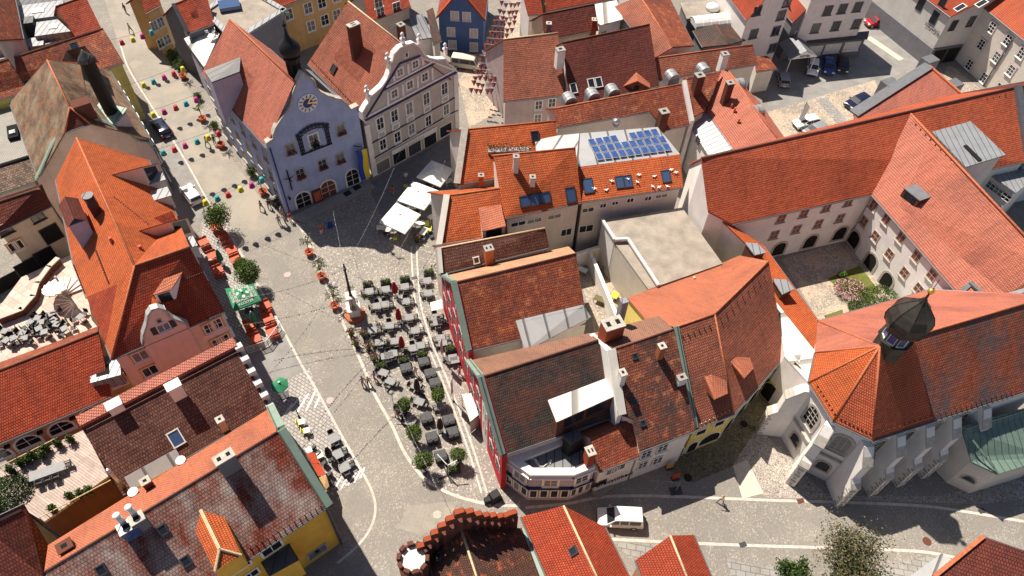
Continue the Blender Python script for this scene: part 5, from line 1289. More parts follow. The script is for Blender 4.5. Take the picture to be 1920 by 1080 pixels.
fwm = MB(); fwm.prism([R1_+V((0, 0, .5)), E2+V((0, 0, .5)), V((E2.x, E2.y, 0)), V((R1_.x, R1_.y, 0))], dN*.6); fwm.build('firewall', ['w_white'], r7)
# vent stack and stair on the zinc terrace
vs = at(1154, 236, Rr.z-1); m = MB(); m.cyl(vs-V((0, 0, 3.0)), vs+V((0, 0, .4)), .32, n=10); m.lathe(vs+V((0, 0, .4)), [(.5, 0), (.5, .5), (.1, .7)], 10); m.build('vent_stack', ['steel'], od)
P = [hit(1294, 222, A6), hit(1322, 208, A6), at(1353, 132, Rr.z), at(1282, 146, Rr.z)]
r8 = house('dark_slope_house', 'small dark red slope with tall white capped chimney beside the white firewall', [('rust', P)], 'w_offwhite', ridge=None)
chim(r8, (1304, 172), P, 1.1, 1.0, 2.6, 'w_darkbrick', 'frame', rotof(R0_, R1_))
E1, E2 = at(1325, 208, 8.2), at(1376, 281, 8.2); R1 = rz(E1, E2, (1365, 131), 36); R2 = at(1462, 266, R1.z); print('r7', R1.z)
S_ = [E1, E2, R2]; f = [('salmon', [E1, E2, hit(1440, 268, S_), R2, R1, hit(1352, 132, S_)]), ('salmon', [R1, R2, mir(E2, R1, R2, .8), mir(E1, R1, R2, .8)])]
r9 = house('salmon_roof_house', 'bright salmon roof with dark chimney running down to the convent roof', f, 'w_white', ridge='ridge')
chim(r9, t3((1195, 572))[0], S_, .8, .9, 3.0, 'w_darkbrick', 'frame', rotof(E1, E2))
for p in t3((1235, 605), (1272, 690), (1250, 630)): P = hit(*p, S_); MB().cyl(P-V((0, 0, .2)), P+V((0, 0, .7)), .14, n=8).build('roof_vent', ['terracotta'], root_info[r9.name][0])
chim(r9, (1354, 120), S_, .9, .9, 1.6, 'w_white', 'trim', rotof(E1, E2))
for p in t3((1300, 470), (1405, 620)): barrel(r9, at(*p, R1.z-.8), hdir(R1, R2), hdir(R1, R2).cross(ZUP), .9, 1.6)
f = [('zinc', [at(1288, 228, 7.0), at(1327, 207, 8.2), at(1376, 279, 8.2), at(1328, 291, 7.0)])]; lt2 = house('lean_to', 'grey seamed lean-to beneath the salmon roof by the convent', f, 'w_white', ridge=None, cat='lean-to')
win(lt2, vplane(f[0][1][0], f[0][1][3]), t3((1045, 790))[0], .7, .9, 'darkframe', (0, 0), sill=False)
# roofs by the car park
f = [('gravel', [at(1275, 5, 6.5), at(1352, 0, 6.5), at(1366, 27, 6.5), at(1288, 35, 6.5)])]; mr = house('mossy_flat_house', 'flat brown roof with a glazed barrel skylight at the top', f, 'w_slategrey', ridge=None, gutter=False, cat='flat roof')
bm = MB(); P0, P1 = at(1298, 46, 6.0), at(1385, 36, 6.0); d = hdir(P0, P1); w_ = V((-d.y, d.x, 0)); pts = [w_*(1.5*math.cos(a))+ZUP*(1.1*math.sin(a)) for a in [math.pi*i/8 for i in range(9)]]
for i in range(8): bm.poly([P0+pts[i], P1+pts[i], P1+pts[i+1], P0+pts[i+1]], i % 2 if False else 0)
bm.poly([P0+p for p in pts]); bm.poly([P1+p for p in reversed(pts)])
for k in range(7): bm.tube([P0.lerp(P1, k/6)+p*1.02 for p in pts], .06, 5, 1)
bm.build('barrel_skylight', ['blind', 'frame'], mr)
P = at(1337, 12, 7); MB().lathe(P-V((0, 0, .4)), [(1.1, 0), (1.0, .5), (.6, .8), (.1, .9)], 12).build('dome_light', ['frame'], mr)
R1, R2 = at(1340, 45, 7.5), at(1368, 83, 7.5); f = [('slate', [at(1300, 57, 5.8), at(1318, 88, 5.8), R2, R1]), ('slate', [R1, R2, at(1400, 74, 5.8), at(1375, 48, 5.8)])]; house('slate_house', 'small grey slate roof with a reddish hip beside the hotel yard', f, 'w_slategrey', ridge='ridgedark')
f = [('rust', [at(1415, 106, 5), at(1440, 105, 5), at(1457, 128, 4.2), at(1418, 134, 4.2)])]; rw9 = house('yard_annex', 'low red tiled annex beside the hotel yard', f, 'w_offwhite', ridge=None, cat='annex')
# white hotel
HE = 8.6
f = gab((1400, -30), (1490, -30), HE, (1400, -60), (1490, -60), 30, 'red')
a, b = at(1527, 24, HE), at(1634, 14, HE); HE = 11.3; a.z = b.z = HE
dA = hdir(a, b); nA = V((-dA.y, dA.x, 0))
rd1, rd2 = (a+b)/2+nA*0, None
r_a, r_b = a+nA*5+V((0, 0, 5)), b+nA*5+V((0, 0, 5))
ho = house('hotel', 'white hotel with grey glazed entrance extension on the car yard', [('red', [a-dA*1.5, b, r_b, r_a-dA*1.5]), ('red', [r_a-dA*1.5, r_b, b+nA*10, a+nA*10-dA*1.5])], 'w_white', ridge='ridge', cat='hotel')
pH = vplane(a, b); pH = (a-pH[1]*.24, pH[1])
windows(ho, pH, t4((337, 58), (420, 48), (505, 38), (268, 158), (382, 145), (497, 133)), w=1.3, h=1.5, fr='w_slategrey', bars=(2, 0))
HE = 9.6; a2_, b2_ = at(1400, 38, HE), at(1484, 20, HE)
ml = (a2_+b2_)/2+V((0, 0, 5.5)); bk = nA*14
hw = house('hotel_wing', 'white gabled left wing of the hotel above the yard', [('red', [a2_, ml, ml+bk, a2_+bk]), ('red', [ml, b2_, b2_+bk, ml+bk])], 'w_white', ridge='ridge', cat='hotel')
pH2 = vplane(a2_, b2_); pH2 = (a2_-pH2[1]*.2, pH2[1]); windows(hw, pH2, t4((75, 85), (45, 172), (110, 10), (25, 268), (-60, 60), (-80, 190)), w=1.3, h=1.4, fr='w_slategrey', bars=(1, 0))
a3_, b3_ = at(1487, 42, 7.0), at(1531, 34, 7.0); ml = (a3_+b3_)/2+V((0, 0, 2.6)); bk = nA*5
hb2 = house('entrance_bay', 'narrow grey gabled bay in the middle of the hotel front', [('red', [a3_, ml, ml+bk, a3_+bk]), ('red', [ml, b3_, b3_+bk, ml+bk])], 'w_slategrey', ridge='ridge', cat='hotel bay', over=.15)
pH3 = vplane(a3_, b3_); pH3 = (a3_-pH3[1]*.1, pH3[1]); win(hb2, pH3, t4((213, 100))[0], .9, 1.2, 'frame', (1, 1)); win(hb2, pH3, t4((180, 190))[0], 2.0, 1.3, 'frame', (0, 0), pane='w_slategrey', sill=False)
ex = [at(1514, 74, 3.4), at(1627, 58, 3.4), at(1622, 70, 3.3), at(1610, 103, 0), at(1512, 110, 0)]
e4 = [at(1514, 68, 3.6), at(1630, 58, 3.6), at(1627, 72, 3.4), at(1512, 82, 3.4)]
hx = house('glazed_extension', 'grey single storey hotel extension with wide white windows and black canopy', [('blackmetal', e4)], 'w_slategrey', ridge=None, gutter=False, over=.3, cat='extension')
pX = vplane(e4[3], e4[2]); pX = (e4[3]-pX[1]*.28, pX[1]); windows(hx, pX, t4((258, 285), (362, 272), (470, 260)), w=2.6, h=1.5, bars=(2, 1), pane='blind')
pc_ = at(1497, 95, 3.4); cp = empty('porch', V((pc_.x, pc_.y, 0)), 'glass gabled porch with white lettered fascia at the hotel entrance', 'porch')
m = MB(); L_ = 2.3; 
for sg in (-1, 1): m.prism([pc_+dA*sg*L_-nA*2, pc_-nA*2+ZUP*1.3, pc_+nA*2.5+ZUP*1.3, pc_+dA*sg*L_+nA*2.5], (0, 0, -.08))
m.build('porch_roof', ['lead'], cp)
m = MB(); m.prism([pc_-dA*L_-nA*2.05, pc_+dA*L_-nA*2.05, pc_-nA*2.05+ZUP*1.2], nA*.08); fa = m.build('fascia', ['frame'], cp); text(fa, 'HOTEL', pc_-nA*2.1+ZUP*.35, -nA, .4, 'darkframe')
for sg in (-1, 1):
    m = MB(); m.cyl(pc_+dA*sg*(L_-.2)-nA*1.8, V(((pc_+dA*sg*(L_-.2)-nA*1.8).x, (pc_+dA*sg*(L_-.2)-nA*1.8).y, 0)), .08, n=6); m.build('post', ['frame'], cp)
# modern white building
hz = 9.0
c0 = at(1757, 74, 3.0); k1 = at(1783, 31, hz); k0 = at(1660, -60, hz); k2 = at(1842, 22, hz)
bk = (k2-k1)+ (k0-k1)
mb_ = house('modern_building', 'modern white block with a recessed dark grey ground floor', [('red', [k1, k2, k2+(k0-k1)*.6, k1+(k0-k1)*.6])] if 0 else [('red', [k1, k1+hdir(k1, k2)*9+V((0, 0, 4)), k1+hdir(k1, k2)*9+V((0, 0, 4))+(k0-k1), k0]), ('red', [k1+hdir(k1, k2)*9+V((0, 0, 4)), k1+hdir(k1, k2)*18, k1+hdir(k1, k2)*18+(k0-k1), k1+hdir(k1, k2)*9+V((0, 0, 4))+(k0-k1)])], 'w_palegrey', ridge='ridgedark', cat='office building')
dM = hdir(k1, k0); nM = V((dM.y, -dM.x, 0)); nM = nM if nM.x < 0 else -nM
pMo = (k1-nM*.22, nM)
windows(mb_, pMo, t4((858, 25), (978, 22), (935, 100)), w=1.1, h=1.9, fr='darkframe', bars=(0, 0), sill=False)
pMr = vplane(k1, k2); windows(mb_, (pMr[0]-pMr[1]*.2, pMr[1]), t4((1042, 145), (1142, 122)), w=1.0, h=1.7, fr='darkframe', bars=(0, 0), sill=False)
for t in (.18, .36, .54, .72, .9):
    P = k1.lerp(k0, t)-nM*.15; P.z = 1.6; win(mb_, (P, nM), None, 2.3, 2.6, 'w_slategrey', (1, 0), P=P, sill=False)
m = MB(); P = k1.lerp(k0, .5); m.box(V((P.x, P.y, 1.55))-nM*.14, ((k0-k1).length, .2, 3.1), rotof(k1, k0)); m.build('plinth_storey', ['w_slategrey'], mb_)
P = k1.lerp(k2, .5); m = MB(); m.box(V((P.x, P.y, 1.55))+pMr[1]*-.1, ((k2-k1).xy.length, .3, 3.1), rotof(k1, k2)); m.build('ground_storey', ['w_slategrey'], mb_)
for t in (.3, .75):
    P = k1.lerp(k2, t); P.z = 1.5; win(mb_, (P, pMr[1]), None, 2.3, 2.6, 'darkframe', (0, 0), P=P+pMr[1]*.08, sill=False, pane='void', name='garage_opening')
text(mb_, 'STIFTUNG', hit(*t4((925, 160))[0], pMo)+nM*.05, nM, .5, 'darkframe')
P = k1+hdir(k1, k2)*3+(k0-k1).normalized()*4; 
for i in range(2):
    q_ = k1+hdir(k1, k2)*(4+0*i)+(k0-k1).normalized()*(-0+3+5*i); q_.z = hz+1.9; skylight(mb_, None or (1800+i*40, 15-i*8), [k1, k1+hdir(k1, k2)*9+V((0, 0, 4)), k0], .9, 1.6, 'glass', 'frame')
# pale house at the right edge
a, b = at(1843, 11, 9.6), at(1975, 118, 9.6); c = at(1975, -40, 9.6)
d1 = hdir(a, b); nn = V((-d1.y, d1.x, 0)); nn = nn if nn.dot(V((1, 1, 0))) > 0 else -nn
pr = house('pale_house', 'pale rendered house with rose framed windows and salmon roof in the top right corner', [('convent', [a, b, b+nn*7+V((0, 0, 5)), a+nn*7+V((0, 0, 5))]), ('convent', [a+nn*7+V((0, 0, 5)), b+nn*7+V((0, 0, 5)), b+nn*14, a+nn*14])], 'w_offwhite', ridge='ridge')
pP = (a+nn*.22, -nn)
s4 = lambda *p: q1((1620, 0), 4.5, *p)
windows(pr, pP, s4((1080, 232), (1213, 338), (1330, 448), (990, 375), (1118, 482), (1240, 595), (890, 545), (1010, 655), (1140, 745)), w=1.05, h=1.5, bars=(1, 2), surround='w_rosegrey')
m = MB(); P0 = hit(*s4((1258, 330))[0], pP)-nn*.15; m.cyl(P0, V((P0.x, P0.y, 0)), .12, n=6); m.build('downpipe', ['lead'], pr)
# salmon roof with lead coping by the cobbled yard
zs = 7.5
tA, tB, tC, tD = at(1741, 124, zs+2.5), at(1812, 186, zs+1.5), at(1600, 214, zs), at(1625, 245, zs-.6)
sm = house('lead_edged_house', 'salmon roof edged by broad dark lead coping next to the cobbled yard', [('pinktile', [tA, tB, hit(1810, 260, [tA, tB, tC]), hit(1640, 300, [tA, tB, tC]), tC])], 'w_white', ridge=None)
verge(sm, [tA, tC], 'lead', 1.5, name='coping'); verge(sm, [tA, tB], 'ridge', .35)
lb2 = MB()
for x0, y0 in ((1745, 110), (1670, 153), (1790, 155)): P = at(x0, y0, zs+1.5); lb2.box(P-V((0, 0, 1.2)), (2.2, 1.6, 2.4), .5)
lb2.build('stepped_coping', ['lead'], sm)
# terrace house west of the hall along the lane
tq = [at(345, 72, 8), at(392, 52, 8), at(412, 62, 8), at(385, 122, 8), at(378, 128, 8)]
te = house('terrace_house', 'house with a pale roof terrace and railing behind the blue town hall', [('whiteroof', tq)], 'w_lilac', ridge=None, gutter=False)
m = MB()
for a, b in ((at(345, 75, 9), at(383, 128, 9)),):
    for k in range(16): P = a.lerp(b, k/15); m.cyl(P-V((0, 0, 1)), P+V((-.0, 0, 0)), .04, n=5)
    for h in (0, -.35, -.7): m.cyl(a+V((0, 0, h)), b+V((0, 0, h)), .05, n=5)
m.build('railing', ['iron'], te)
gq = [at(386, 22, 9.2), at(455, -25, 9.2), at(532, 20, 9.2), at(440, 78, 9.2)]
ge = house('gravel_roof_house', 'flat roofed block with tan gravel and metal edging beside the terrace', [('gravel', gq)], 'w_slategrey', ridge=None, gutter=False, over=.02)
m = MB()
for i in range(4):
    a, b = gq[i], gq[(i+1) % 4]; m.box((a+b)/2+V((0, 0, .12)), ((b-a).length+.5, .8, .3), rotof(a, b))
m.build('roof_edge', ['zinc'], ge); P = at(430, 10, 9.6); MB().box(P, (3, 2.4, .7), .4).build('rooflight', ['skyglass'], ge)
f = gab((352, 62), (402, 44), 9.2, (325, 8), (385, -18), 40, 'red'); rl = house('lane_house', 'red roofed house with slate hung gable on the lane beside the terrace', f, 'w_slategrey', ridge='ridge'); verge(rl, [f[0][1][0], f[0][1][3]], 'blackmetal', .5)
rowwin(rl, f[0][1][0], f[0][1][3], [7.0, 4.0], 3)
f = gab((272, 25), (300, 10), 8, (262, -15), (292, -30), 40, 'red'); yl = house('ochre_lane_house', 'dim ochre house at the far end of the lane', f, 'w_ochre', ridge='ridge'); rowwin(yl, f[0][1][0], f[0][1][1], [5.5, 2.5], 2)
# ================================================================ SOUTH EDGE
# stepped gable with its old roof
El, Er = at(805, 1052, 6.4), at(985, 990, 6.4)
R1 = at(864, 990, 10.2); dirS = at(903, 1110, 10.2)-R1
hgt = 12.6
sg_ = house('stepped_gable_house', 'old mottled brown roof behind a stepped red brick gable', [('moss', [El, El+dirS*1.3, R1+dirS*1.3, R1]), ('moss', [R1, R1+dirS*1.3, Er+dirS*1.3, Er])], 'w_darkbrick', ridge='ridgepale')
gp0, gp1 = at(782, 1026, 9.0), at(972, 968, 9.0)
pG = vplane(gp0, gp1); n = pG[1]; nst = 13; wb = MB(); caps_ = []; ug = hdir(gp0, gp1)
stp = q1((480, 720), 3, (930, 905), (970, 868), (1010, 830), (1050, 790), (1095, 752), (1143, 715), (1195, 715), (1242, 730), (1283, 737), (1323, 738), (1365, 742), (1408, 735), (1440, 722))
for i, p in enumerate(stp):
    c = hit(p[0], p[1], pG); wd_ = 1.02 if i < 5 else .95
    nx = stp[min(i+1, len(stp)-1)]; L_ = .92
    r_ = rotof(gp0, gp1); zt_ = c.z-.14
    wb.box(V((c.x, c.y, (zt_-1.75)/2)), (1.04, .4, zt_-1.75), r_)
    for sx in (-1, 1): wb.box(V((c.x, c.y, zt_-1.3))+ug*sx*.36, (.32, .4, .9), r_)
    wb.box(V((c.x, c.y, zt_-.425)), (.9, .36, .85), r_); cb_ = MB(); caps_.append(cb_); cb_.box(c, (.74, .42, .15), r_)
sw = wb.build('stepped_gable', ['w_darkbrick'], sg_); [k_.build('step_cap', ['w_brick'], sw) for k_ in caps_]
skylight(sg_, (825, 1042), [El, R1, R1+dirS], .5, .6, 'glass')
verge(sg_, [Er, Er+dirS*1.3], 'copper', .7)
tw_ = at(775, 1048, 8.5); m = MB(); m.cyl(V((tw_.x, tw_.y, 0)), tw_, 1.32, n=20); rt = empty('round_tower', V((tw_.x, tw_.y, 0)), 'small round brick tower with crenels and white floor at the bottom edge', 'tower'); m.build('tower_wall', ['w_darkbrick'], rt)
m = MB(); m.cyl(tw_+V((0, 0, .02)), tw_+V((0, 0, .05)), 1.0, n=20); m.build('tower_floor', ['whiteroof'], rt)
for k in range(10):
    a = k*math.pi/5; m = MB(); m.box(tw_+V((math.cos(a)*1.17, math.sin(a)*1.17, .25)), (.32, .5, .55), a); m.build('crenel', ['w_darkbrick'], rt)
# orange roof
E1, E2 = at(977, 969, 6.8), at(1050, 1140, 6.8); R1 = rz(E1, E2, (1057, 948), 42); R2 = R1+(E2-E1); print('r18', R1.z)
G1, G2 = at(1134, 988, 6.8), None; G2 = G1+(E2-E1)
so = house('orange_gable_house', 'orange red gable roof at the bottom edge beside the white van', [('red', [E1, E2, R2, R1]), ('red', [R1, R2, G2, G1])], 'w_peach', ridge='ridgepale')
M_ = [E1, E2, R1]; skylight(so, t11((347, 940))[0], M_, .6, .7, 'glass')
E1, E2 = at(1192, 1050, 5.8), at(1225, 1140, 5.8); R1 = rz(E1, E2, (1257, 1004), 42); R2 = R1+(E2-E1)*1.0; G1 = at(1301, 1003, R1.z-2.2); G2 = G1+(E2-E1)
ss = house('red_gable_house', 'small bright red gable roof on the bottom street', [('red', [E1, E2, R2, R1]), ('red', [R1, R2, G2, G1])], 'w_peach', ridge='ridgepale'); print('r19', R1.z)
P = [at(1843, 1006, 7), at(1975, 1052, 7), at(1960, 1160, 5), at(1750, 1082, 5)]
se = house('maroon_roof_house', 'maroon roof with pale ridge in the bottom right corner', [('darkred', P)], 'w_white', ridge=None); verge(se, [P[0], P[3]], 'ridge', .35)
P = [at(1766, 1037, 4.5), at(1784, 1049, 4.5), at(1722, 1110, 4.0), at(1690, 1092, 4.0)]
house('pale_shed', 'pale corrugated metal roof beside the maroon roof', [('palezinc', P)], 'w_offwhite', ridge=None, gutter=False, cat='shed')
# ================================================================ GROUND
cobble('street', (.235, .215, .192), (.30, .275, .245), (.82, .82, .82), 10.5, .22, spark=(.46, .39, .33), patch=(.235, .215, .195))
cobble('plaza', (.24, .222, .203), (.325, .30, .272), (.78, .78, .78), 9.0, .22, spark=(.66, .53, .43))
cobble('lanepave', (.285, .26, .225), (.33, .30, .26), (.9, .9, .9), 9.0, .2, patch=(.36, .31, .26))
cobble('court', (.34, .29, .24), (.52, .45, .37), (.5, .5, .5), 4.0, .25, patch=(.55, .42, .32))
cobble('setts', (.36, .32, .285), (.50, .44, .39), (.34, .32, .31), 4.6, .2)
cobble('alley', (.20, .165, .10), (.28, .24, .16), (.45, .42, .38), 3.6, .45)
pavers('whitesetts', (.43, .39, .36), (.36, .33, .305), (.16, .15, .15), .5, .36, 30)
pavers('slabs', (.31, .295, .275), (.265, .25, .235), (.15, .145, .14), .9, .6, 8)
pavers('deck', (.52, .42, .36), (.40, .31, .27), (.33, .25, .22), 2.4, .22, 28)
pavers('terrtile', (.55, .38, .32), (.62, .50, .42), (.40, .30, .26), .9, .9, 28)
plain('kerb', (.50, .45, .40), .85, var=.25, scale=2); plain('asphalt', (.24, .23, .22), .9, var=.2, scale=.5); plain('paint', (.66, .62, .58), .8, var=.15, scale=3)
cobble('grass', (.13, .15, .03), (.20, .20, .05), (.5, .5, .5), 9, .4); plain('sandpave', (.58, .49, .40), .9, var=.14, scale=2)
plain('shadeplaza', (.17, .165, .17), .9, var=.2, scale=1.2)
def ground(name, polys, mat, z):
    m = MB()
    for p in polys: m.poly([V((q.x, q.y, z)) for q in p])
    for i, f in enumerate(m.f):
        if newell([m.v[k] for k in f]).z < 0: m.f[i] = tuple(reversed(f))
    return m.build(name, [mat], None, 'structure')
g = MB(); s = 420; g.poly([(-s, -s*.6, 0), (s, -s*.6, 0), (s, s, 0), (-s, s, 0)]); g.build('ground', ['street'], None, 'structure')
def G(*p): return [at(*q) for q in p]
def strip(name, pts, w, mat, z, label=None, close=False):
    P = G(*pts)
    # Catmull-Rom through the pixels so that curves stay smooth
    Q = []
    for i in range(len(P)-1):
        p0, p1, p2, p3 = P[max(i-1, 0)], P[i], P[i+1], P[min(i+2, len(P)-1)]
        for k in range(6):
            t = k/6; Q.append(.5*((2*p1)+(p2-p0)*t+(2*p0-5*p1+4*p2-p3)*t*t+(3*p1-p0-3*p2+p3)*t**3))
    Q.append(P[-1]); m = MB(); Lf, Rt = [], []
    for i, p in enumerate(Q):
        d = (Q[min(i+1, len(Q)-1)]-Q[max(i-1, 0)]); d.normalize(); n = V((-d.y, d.x, 0))*w/2; Lf.append(p+n); Rt.append(p-n)
    for i in range(len(Q)-1): m.poly([V((q.x, q.y, z)) for q in (Rt[i], Rt[i+1], Lf[i+1], Lf[i])])
    return m.build(name, [mat], None, 'structure')
ground('plaza_paving', [G((545, 405), (690, 345), (720, 420), (830, 470), (832, 560), (885, 720), (930, 900), (975, 945), (870, 935), (795, 895), (735, 795), (690, 700), (640, 590), (600, 500))], 'plaza', .004)
ground('pale_setts', [G((378, 418), (428, 415), (482, 530), (530, 622), (470, 668), (420, 610), (380, 500)), G((498, 735), (580, 690), (592, 722), (640, 815), (690, 890), (612, 935), (560, 850))], 'whitesetts', .008)
ground('sidewalk', [G((330, 250), (350, 300), (420, 420), (380, 430), (310, 300)), G((440, 680), (530, 622), (580, 690), (500, 735))], 'asphalt', .006)
hatch = []
for x0, y0, x1, y1 in ((540, 770, 560, 745), (556, 772, 576, 738), (572, 770, 590, 732), (530, 780, 545, 758), (588, 765, 598, 742)): hatch.append(G((x0, y0), (x0+4, y0), (x1+4, y1), (x1, y1)))
for x0, y0, x1, y1 in ((625, 918, 640, 892), (638, 916, 652, 890), (650, 910, 664, 888), (662, 905, 674, 882), (673, 897, 682, 876)): hatch.append(G((x0, y0), (x0+3.5, y0), (x1+3.5, y1), (x1, y1)))
ground('hatch_marking', hatch, 'paint', .014)
strip('kerb_line', [(470, 300), (510, 352), (545, 408), (567, 432), (600, 508), (637, 592), (682, 690), (702, 738), (735, 798), (757, 846), (790, 892), (820, 914), (870, 935), (930, 947), (975, 948)], .32, 'kerb', .022)
for dx in (-5, 5): strip('paving_band', [(776+dx, 462), (779+dx, 520), (786+dx, 580), (808+dx, 650), (834+dx, 713), (860+dx, 780), (885+dx, 850), (908+dx, 925)], .2, 'kerb', .026)
strip('gutter_line', [(778, 470), (780, 520), (787, 580), (808, 650), (834, 713), (860, 780), (885, 850), (906, 922)], .5, 'slabs', .018)
strip('kerb_line', [(225, 80), (242, 130), (293, 213), (347, 300), (400, 395), (440, 455), (482, 532), (528, 614), (567, 687), (588, 722), (638, 812), (675, 878), (697, 920), (704, 955), (695, 990), (672, 1022), (633, 1056)], .24, 'kerb', .022)
strip('kerb_line', [(985, 952), (1060, 945), (1110, 935), (1160, 930), (1260, 931), (1440, 938), (1580, 942), (1720, 948), (1800, 958), (1920, 978)], .3, 'kerb', .022)
strip('kerb_line', [(1120, 1010), (1200, 1014), (1330, 1020), (1440, 1024), (1600, 1029), (1740, 1036), (1850, 1060)], .3, 'kerb', .022)
ground('slab_pavement', [G((1150, 1017), (1262, 1021), (1245, 1043), (1180, 1046)), G((1360, 1046), (1420, 1062), (1500, 1062), (1500, 1090), (1375, 1088)), G((1650, 1064), (1752, 1040), (1775, 1048), (1700, 1090), (1640, 1090))], 'slabs', .010)
ground('lane_paving', [G((190, -20), (262, -20), (300, 90), (375, 200), (430, 290), (505, 395), (540, 420), (440, 470), (350, 310), (290, 205), (225, 90))], 'lanepave', .003)
ground('pale_setts', [G((1374, 873), (1420, 800), (1480, 860), (1550, 930), (1760, 930), (1830, 915), (1975, 885), (1975, 930), (1840, 945), (1740, 942), (1440, 933), (1425, 925))], 'setts', .012)
ground('sandstone_paving', [G((1374, 873), (1400, 862), (1432, 925), (1392, 935))], 'sandpave', .016)
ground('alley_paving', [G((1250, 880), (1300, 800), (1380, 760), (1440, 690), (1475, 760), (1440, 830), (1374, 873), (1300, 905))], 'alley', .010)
ground('stone_patch', [G((765, 950), (800, 945), (860, 940), (840, 975), (790, 1005), (745, 990))], 'lanepave', .010)
# town hall terrace (raised step)
st = MB(); a = [at(548, 408), at(690, 341), at(703, 352), at(568, 419)]
st.prism([p+V((0, 0, .3)) for p in a], (0, 0, -.3)); st.build('stone_steps', ['w_concrete'], None, 'structure')
ground('plaza_shade', [G((690, 345), (860, 245), (868, 300), (840, 460), (720, 420))], 'shadeplaza', .008)  # same cobbles as the plaza, with the shade put into the colour
ground('grille', [G((643, 365), (655, 359), (661, 366), (649, 372)), G((661, 354), (673, 348), (679, 354), (667, 361))], 'black', .306)
# convent courtyard
ground('courtyard_cobbles', [G((1466, 486), (1582, 452), (1700, 590), (1540, 610))], 'court', .010)
ground('courtyard_lawn', [G((1552, 522), (1612, 498), (1650, 548), (1625, 560), (1580, 552)), G((1545, 592), (1580, 580), (1580, 590), (1548, 600))], 'grass', .020)
# yards and car park
ground('car_park', [G((1440, 175), (1640, 40), (1760, 100), (1640, 165), (1450, 205))], 'asphalt', .008)
ground('pale_yard', [G((1440, 210), (1640, 150), (1660, 200), (1600, 240), (1450, 260))], 'court', .012)
ground('yard_lane', [G((1440, 180), (1560, 150), (1720, 105), (1740, 118), (1600, 160), (1440, 203))], 'asphalt', .016)
ground('pale_yard', [G((1780, 120), (1860, 185), (1800, 200), (1765, 150))], 'court', .012)
strip('paving_band', [(1628, 70), (1690, 112)], 1.2, 'sandpave', .02)
strip('parking_line', [(1630, 55), (1672, 52)], .15, 'paint', .02)
strip('paving_band', [(1540, 185), (1585, 235)], 2.0, 'slabs', .02)
ground('small_yard', [G((1080, 490), (1205, 465), (1260, 600), (1120, 640))], 'court', .010)
ground('side_street', [G((860, 150), (960, 0), (1000, -20), (950, 200), (880, 240))], 'court', .006)
ground('lawn_verge', [G((1640, -10), (1655, -14), (1730, 85), (1716, 92))], 'grass', .012)
# manhole covers, drain grates
for i, (x, y, m_) in enumerate(((619, 751, 'w_rosegrey'), (539, 515, 'w_rosegrey'), (1738, 1015, 'w_darkbrick'), (820, 965, 'stone'), (1395, 795, 'black'), (1290, 896, 'black'))):
    m = MB(); P = at(x, y, .012); m.cyl(P, P+V((0, 0, .02)), .42, n=20); o = m.build('manhole_cover', [m_])
    o['label'] = ['pinkish round manhole cover in the street above the pale setts', 'round manhole cover in the street near the town hall kerb', 'dark red manhole cover in front of the chapel', 'pale round cover near the stepped gable', 'dark round cover in the alley by the yellow arcade', 'dark round cover in the shade below the yellow arcade'][i]; o['category'] = 'manhole cover'; o['group'] = 'round covers in the paving'
for i, (x, y) in enumerate(((777, 521), (821, 692), (1501, 939), (1841, 958), (1393, 1021))):
    m = MB(); P = at(x, y, .034); m.box(P, (.7, .45, .02), .3); o = m.build('drain_grate', ['darkframe' if i != 2 else 'w_darkbrick'])
    o['label'] = ['square drain grate on the paving band north of the terrace tables', 'drain grate on the paving band beside the covered tables', 'reddish drain grate on the kerb in front of the apse', 'drain grate on the kerb near the right edge', 'drain grate on the lower street kerb'][i]; o['category'] = 'drain grate'; o['group'] = 'drain grates'
# raised terraces on the left (decks)
def deck(name, label, pts, z, mat, wall='w_beige'):
    return house(name, label, [(mat, [at(*p, z) for p in pts])], wall, ridge=None, gutter=False, over=.02, cat='terrace', thick=.3)
dk1 = deck('roof_deck', 'pale timber roof terrace with potted plants in the bottom left', [(157, 806), (203, 893), (83, 978), (20, 940), (-20, 890)], 6.2, 'deck', 'w_darkbrick')  # wall coloured dark to stand in for the shade below the deck
dk2 = deck('cafe_terrace', 'tiled raised cafe terrace with round stair behind the corner house', [(-20, 600), (40, 520), (150, 470), (172, 600), (182, 612), (-20, 690)], 3.0, 'terrtile')
# ================================================================ FURNITURE AND PLANTS
plain('wicker', (.022, .022, .025), .7, var=.3, scale=9); plain('seatpale', (.20, .185, .17), .85, var=.2, scale=8); plain('tablegrey', (.21, .21, .215), .55, var=.15, scale=3)
plain('cover', (.05, .051, .056), .6, var=.3, scale=4); plain('redpaint', (.52, .085, .035), .6, var=.15); plain('darkred_cloth', (.30, .014, .02), .85, var=.15); plain('browncloth', (.05, .03, .025), .85)
plain('greencloth', (.03, .20, .10), .8, var=.1); plain('whitecloth', (.72, .70, .66), .8, var=.06); plain('tablewhite', (.74, .70, .63), .6); plain('yellowpaint', (.62, .60, .06), .5, var=.05)
plain('b_red', (.52, .05, .06), .5, var=0); plain('b_yellow', (.60, .54, .05), .5, var=0); plain('b_teal', (.05, .32, .34), .5, var=0); plain('b_magenta', (.45, .04, .20), .5, var=0)
plain('carwhite', (.80, .78, .76), .25, spec=.5, var=0); plain('carnavy', (.012, .016, .045), .22, spec=.6, var=0); plain('carblue', (.012, .045, .22), .22, spec=.6, var=0); plain('carblack', (.012, .012, .014), .25, spec=.6, var=0)
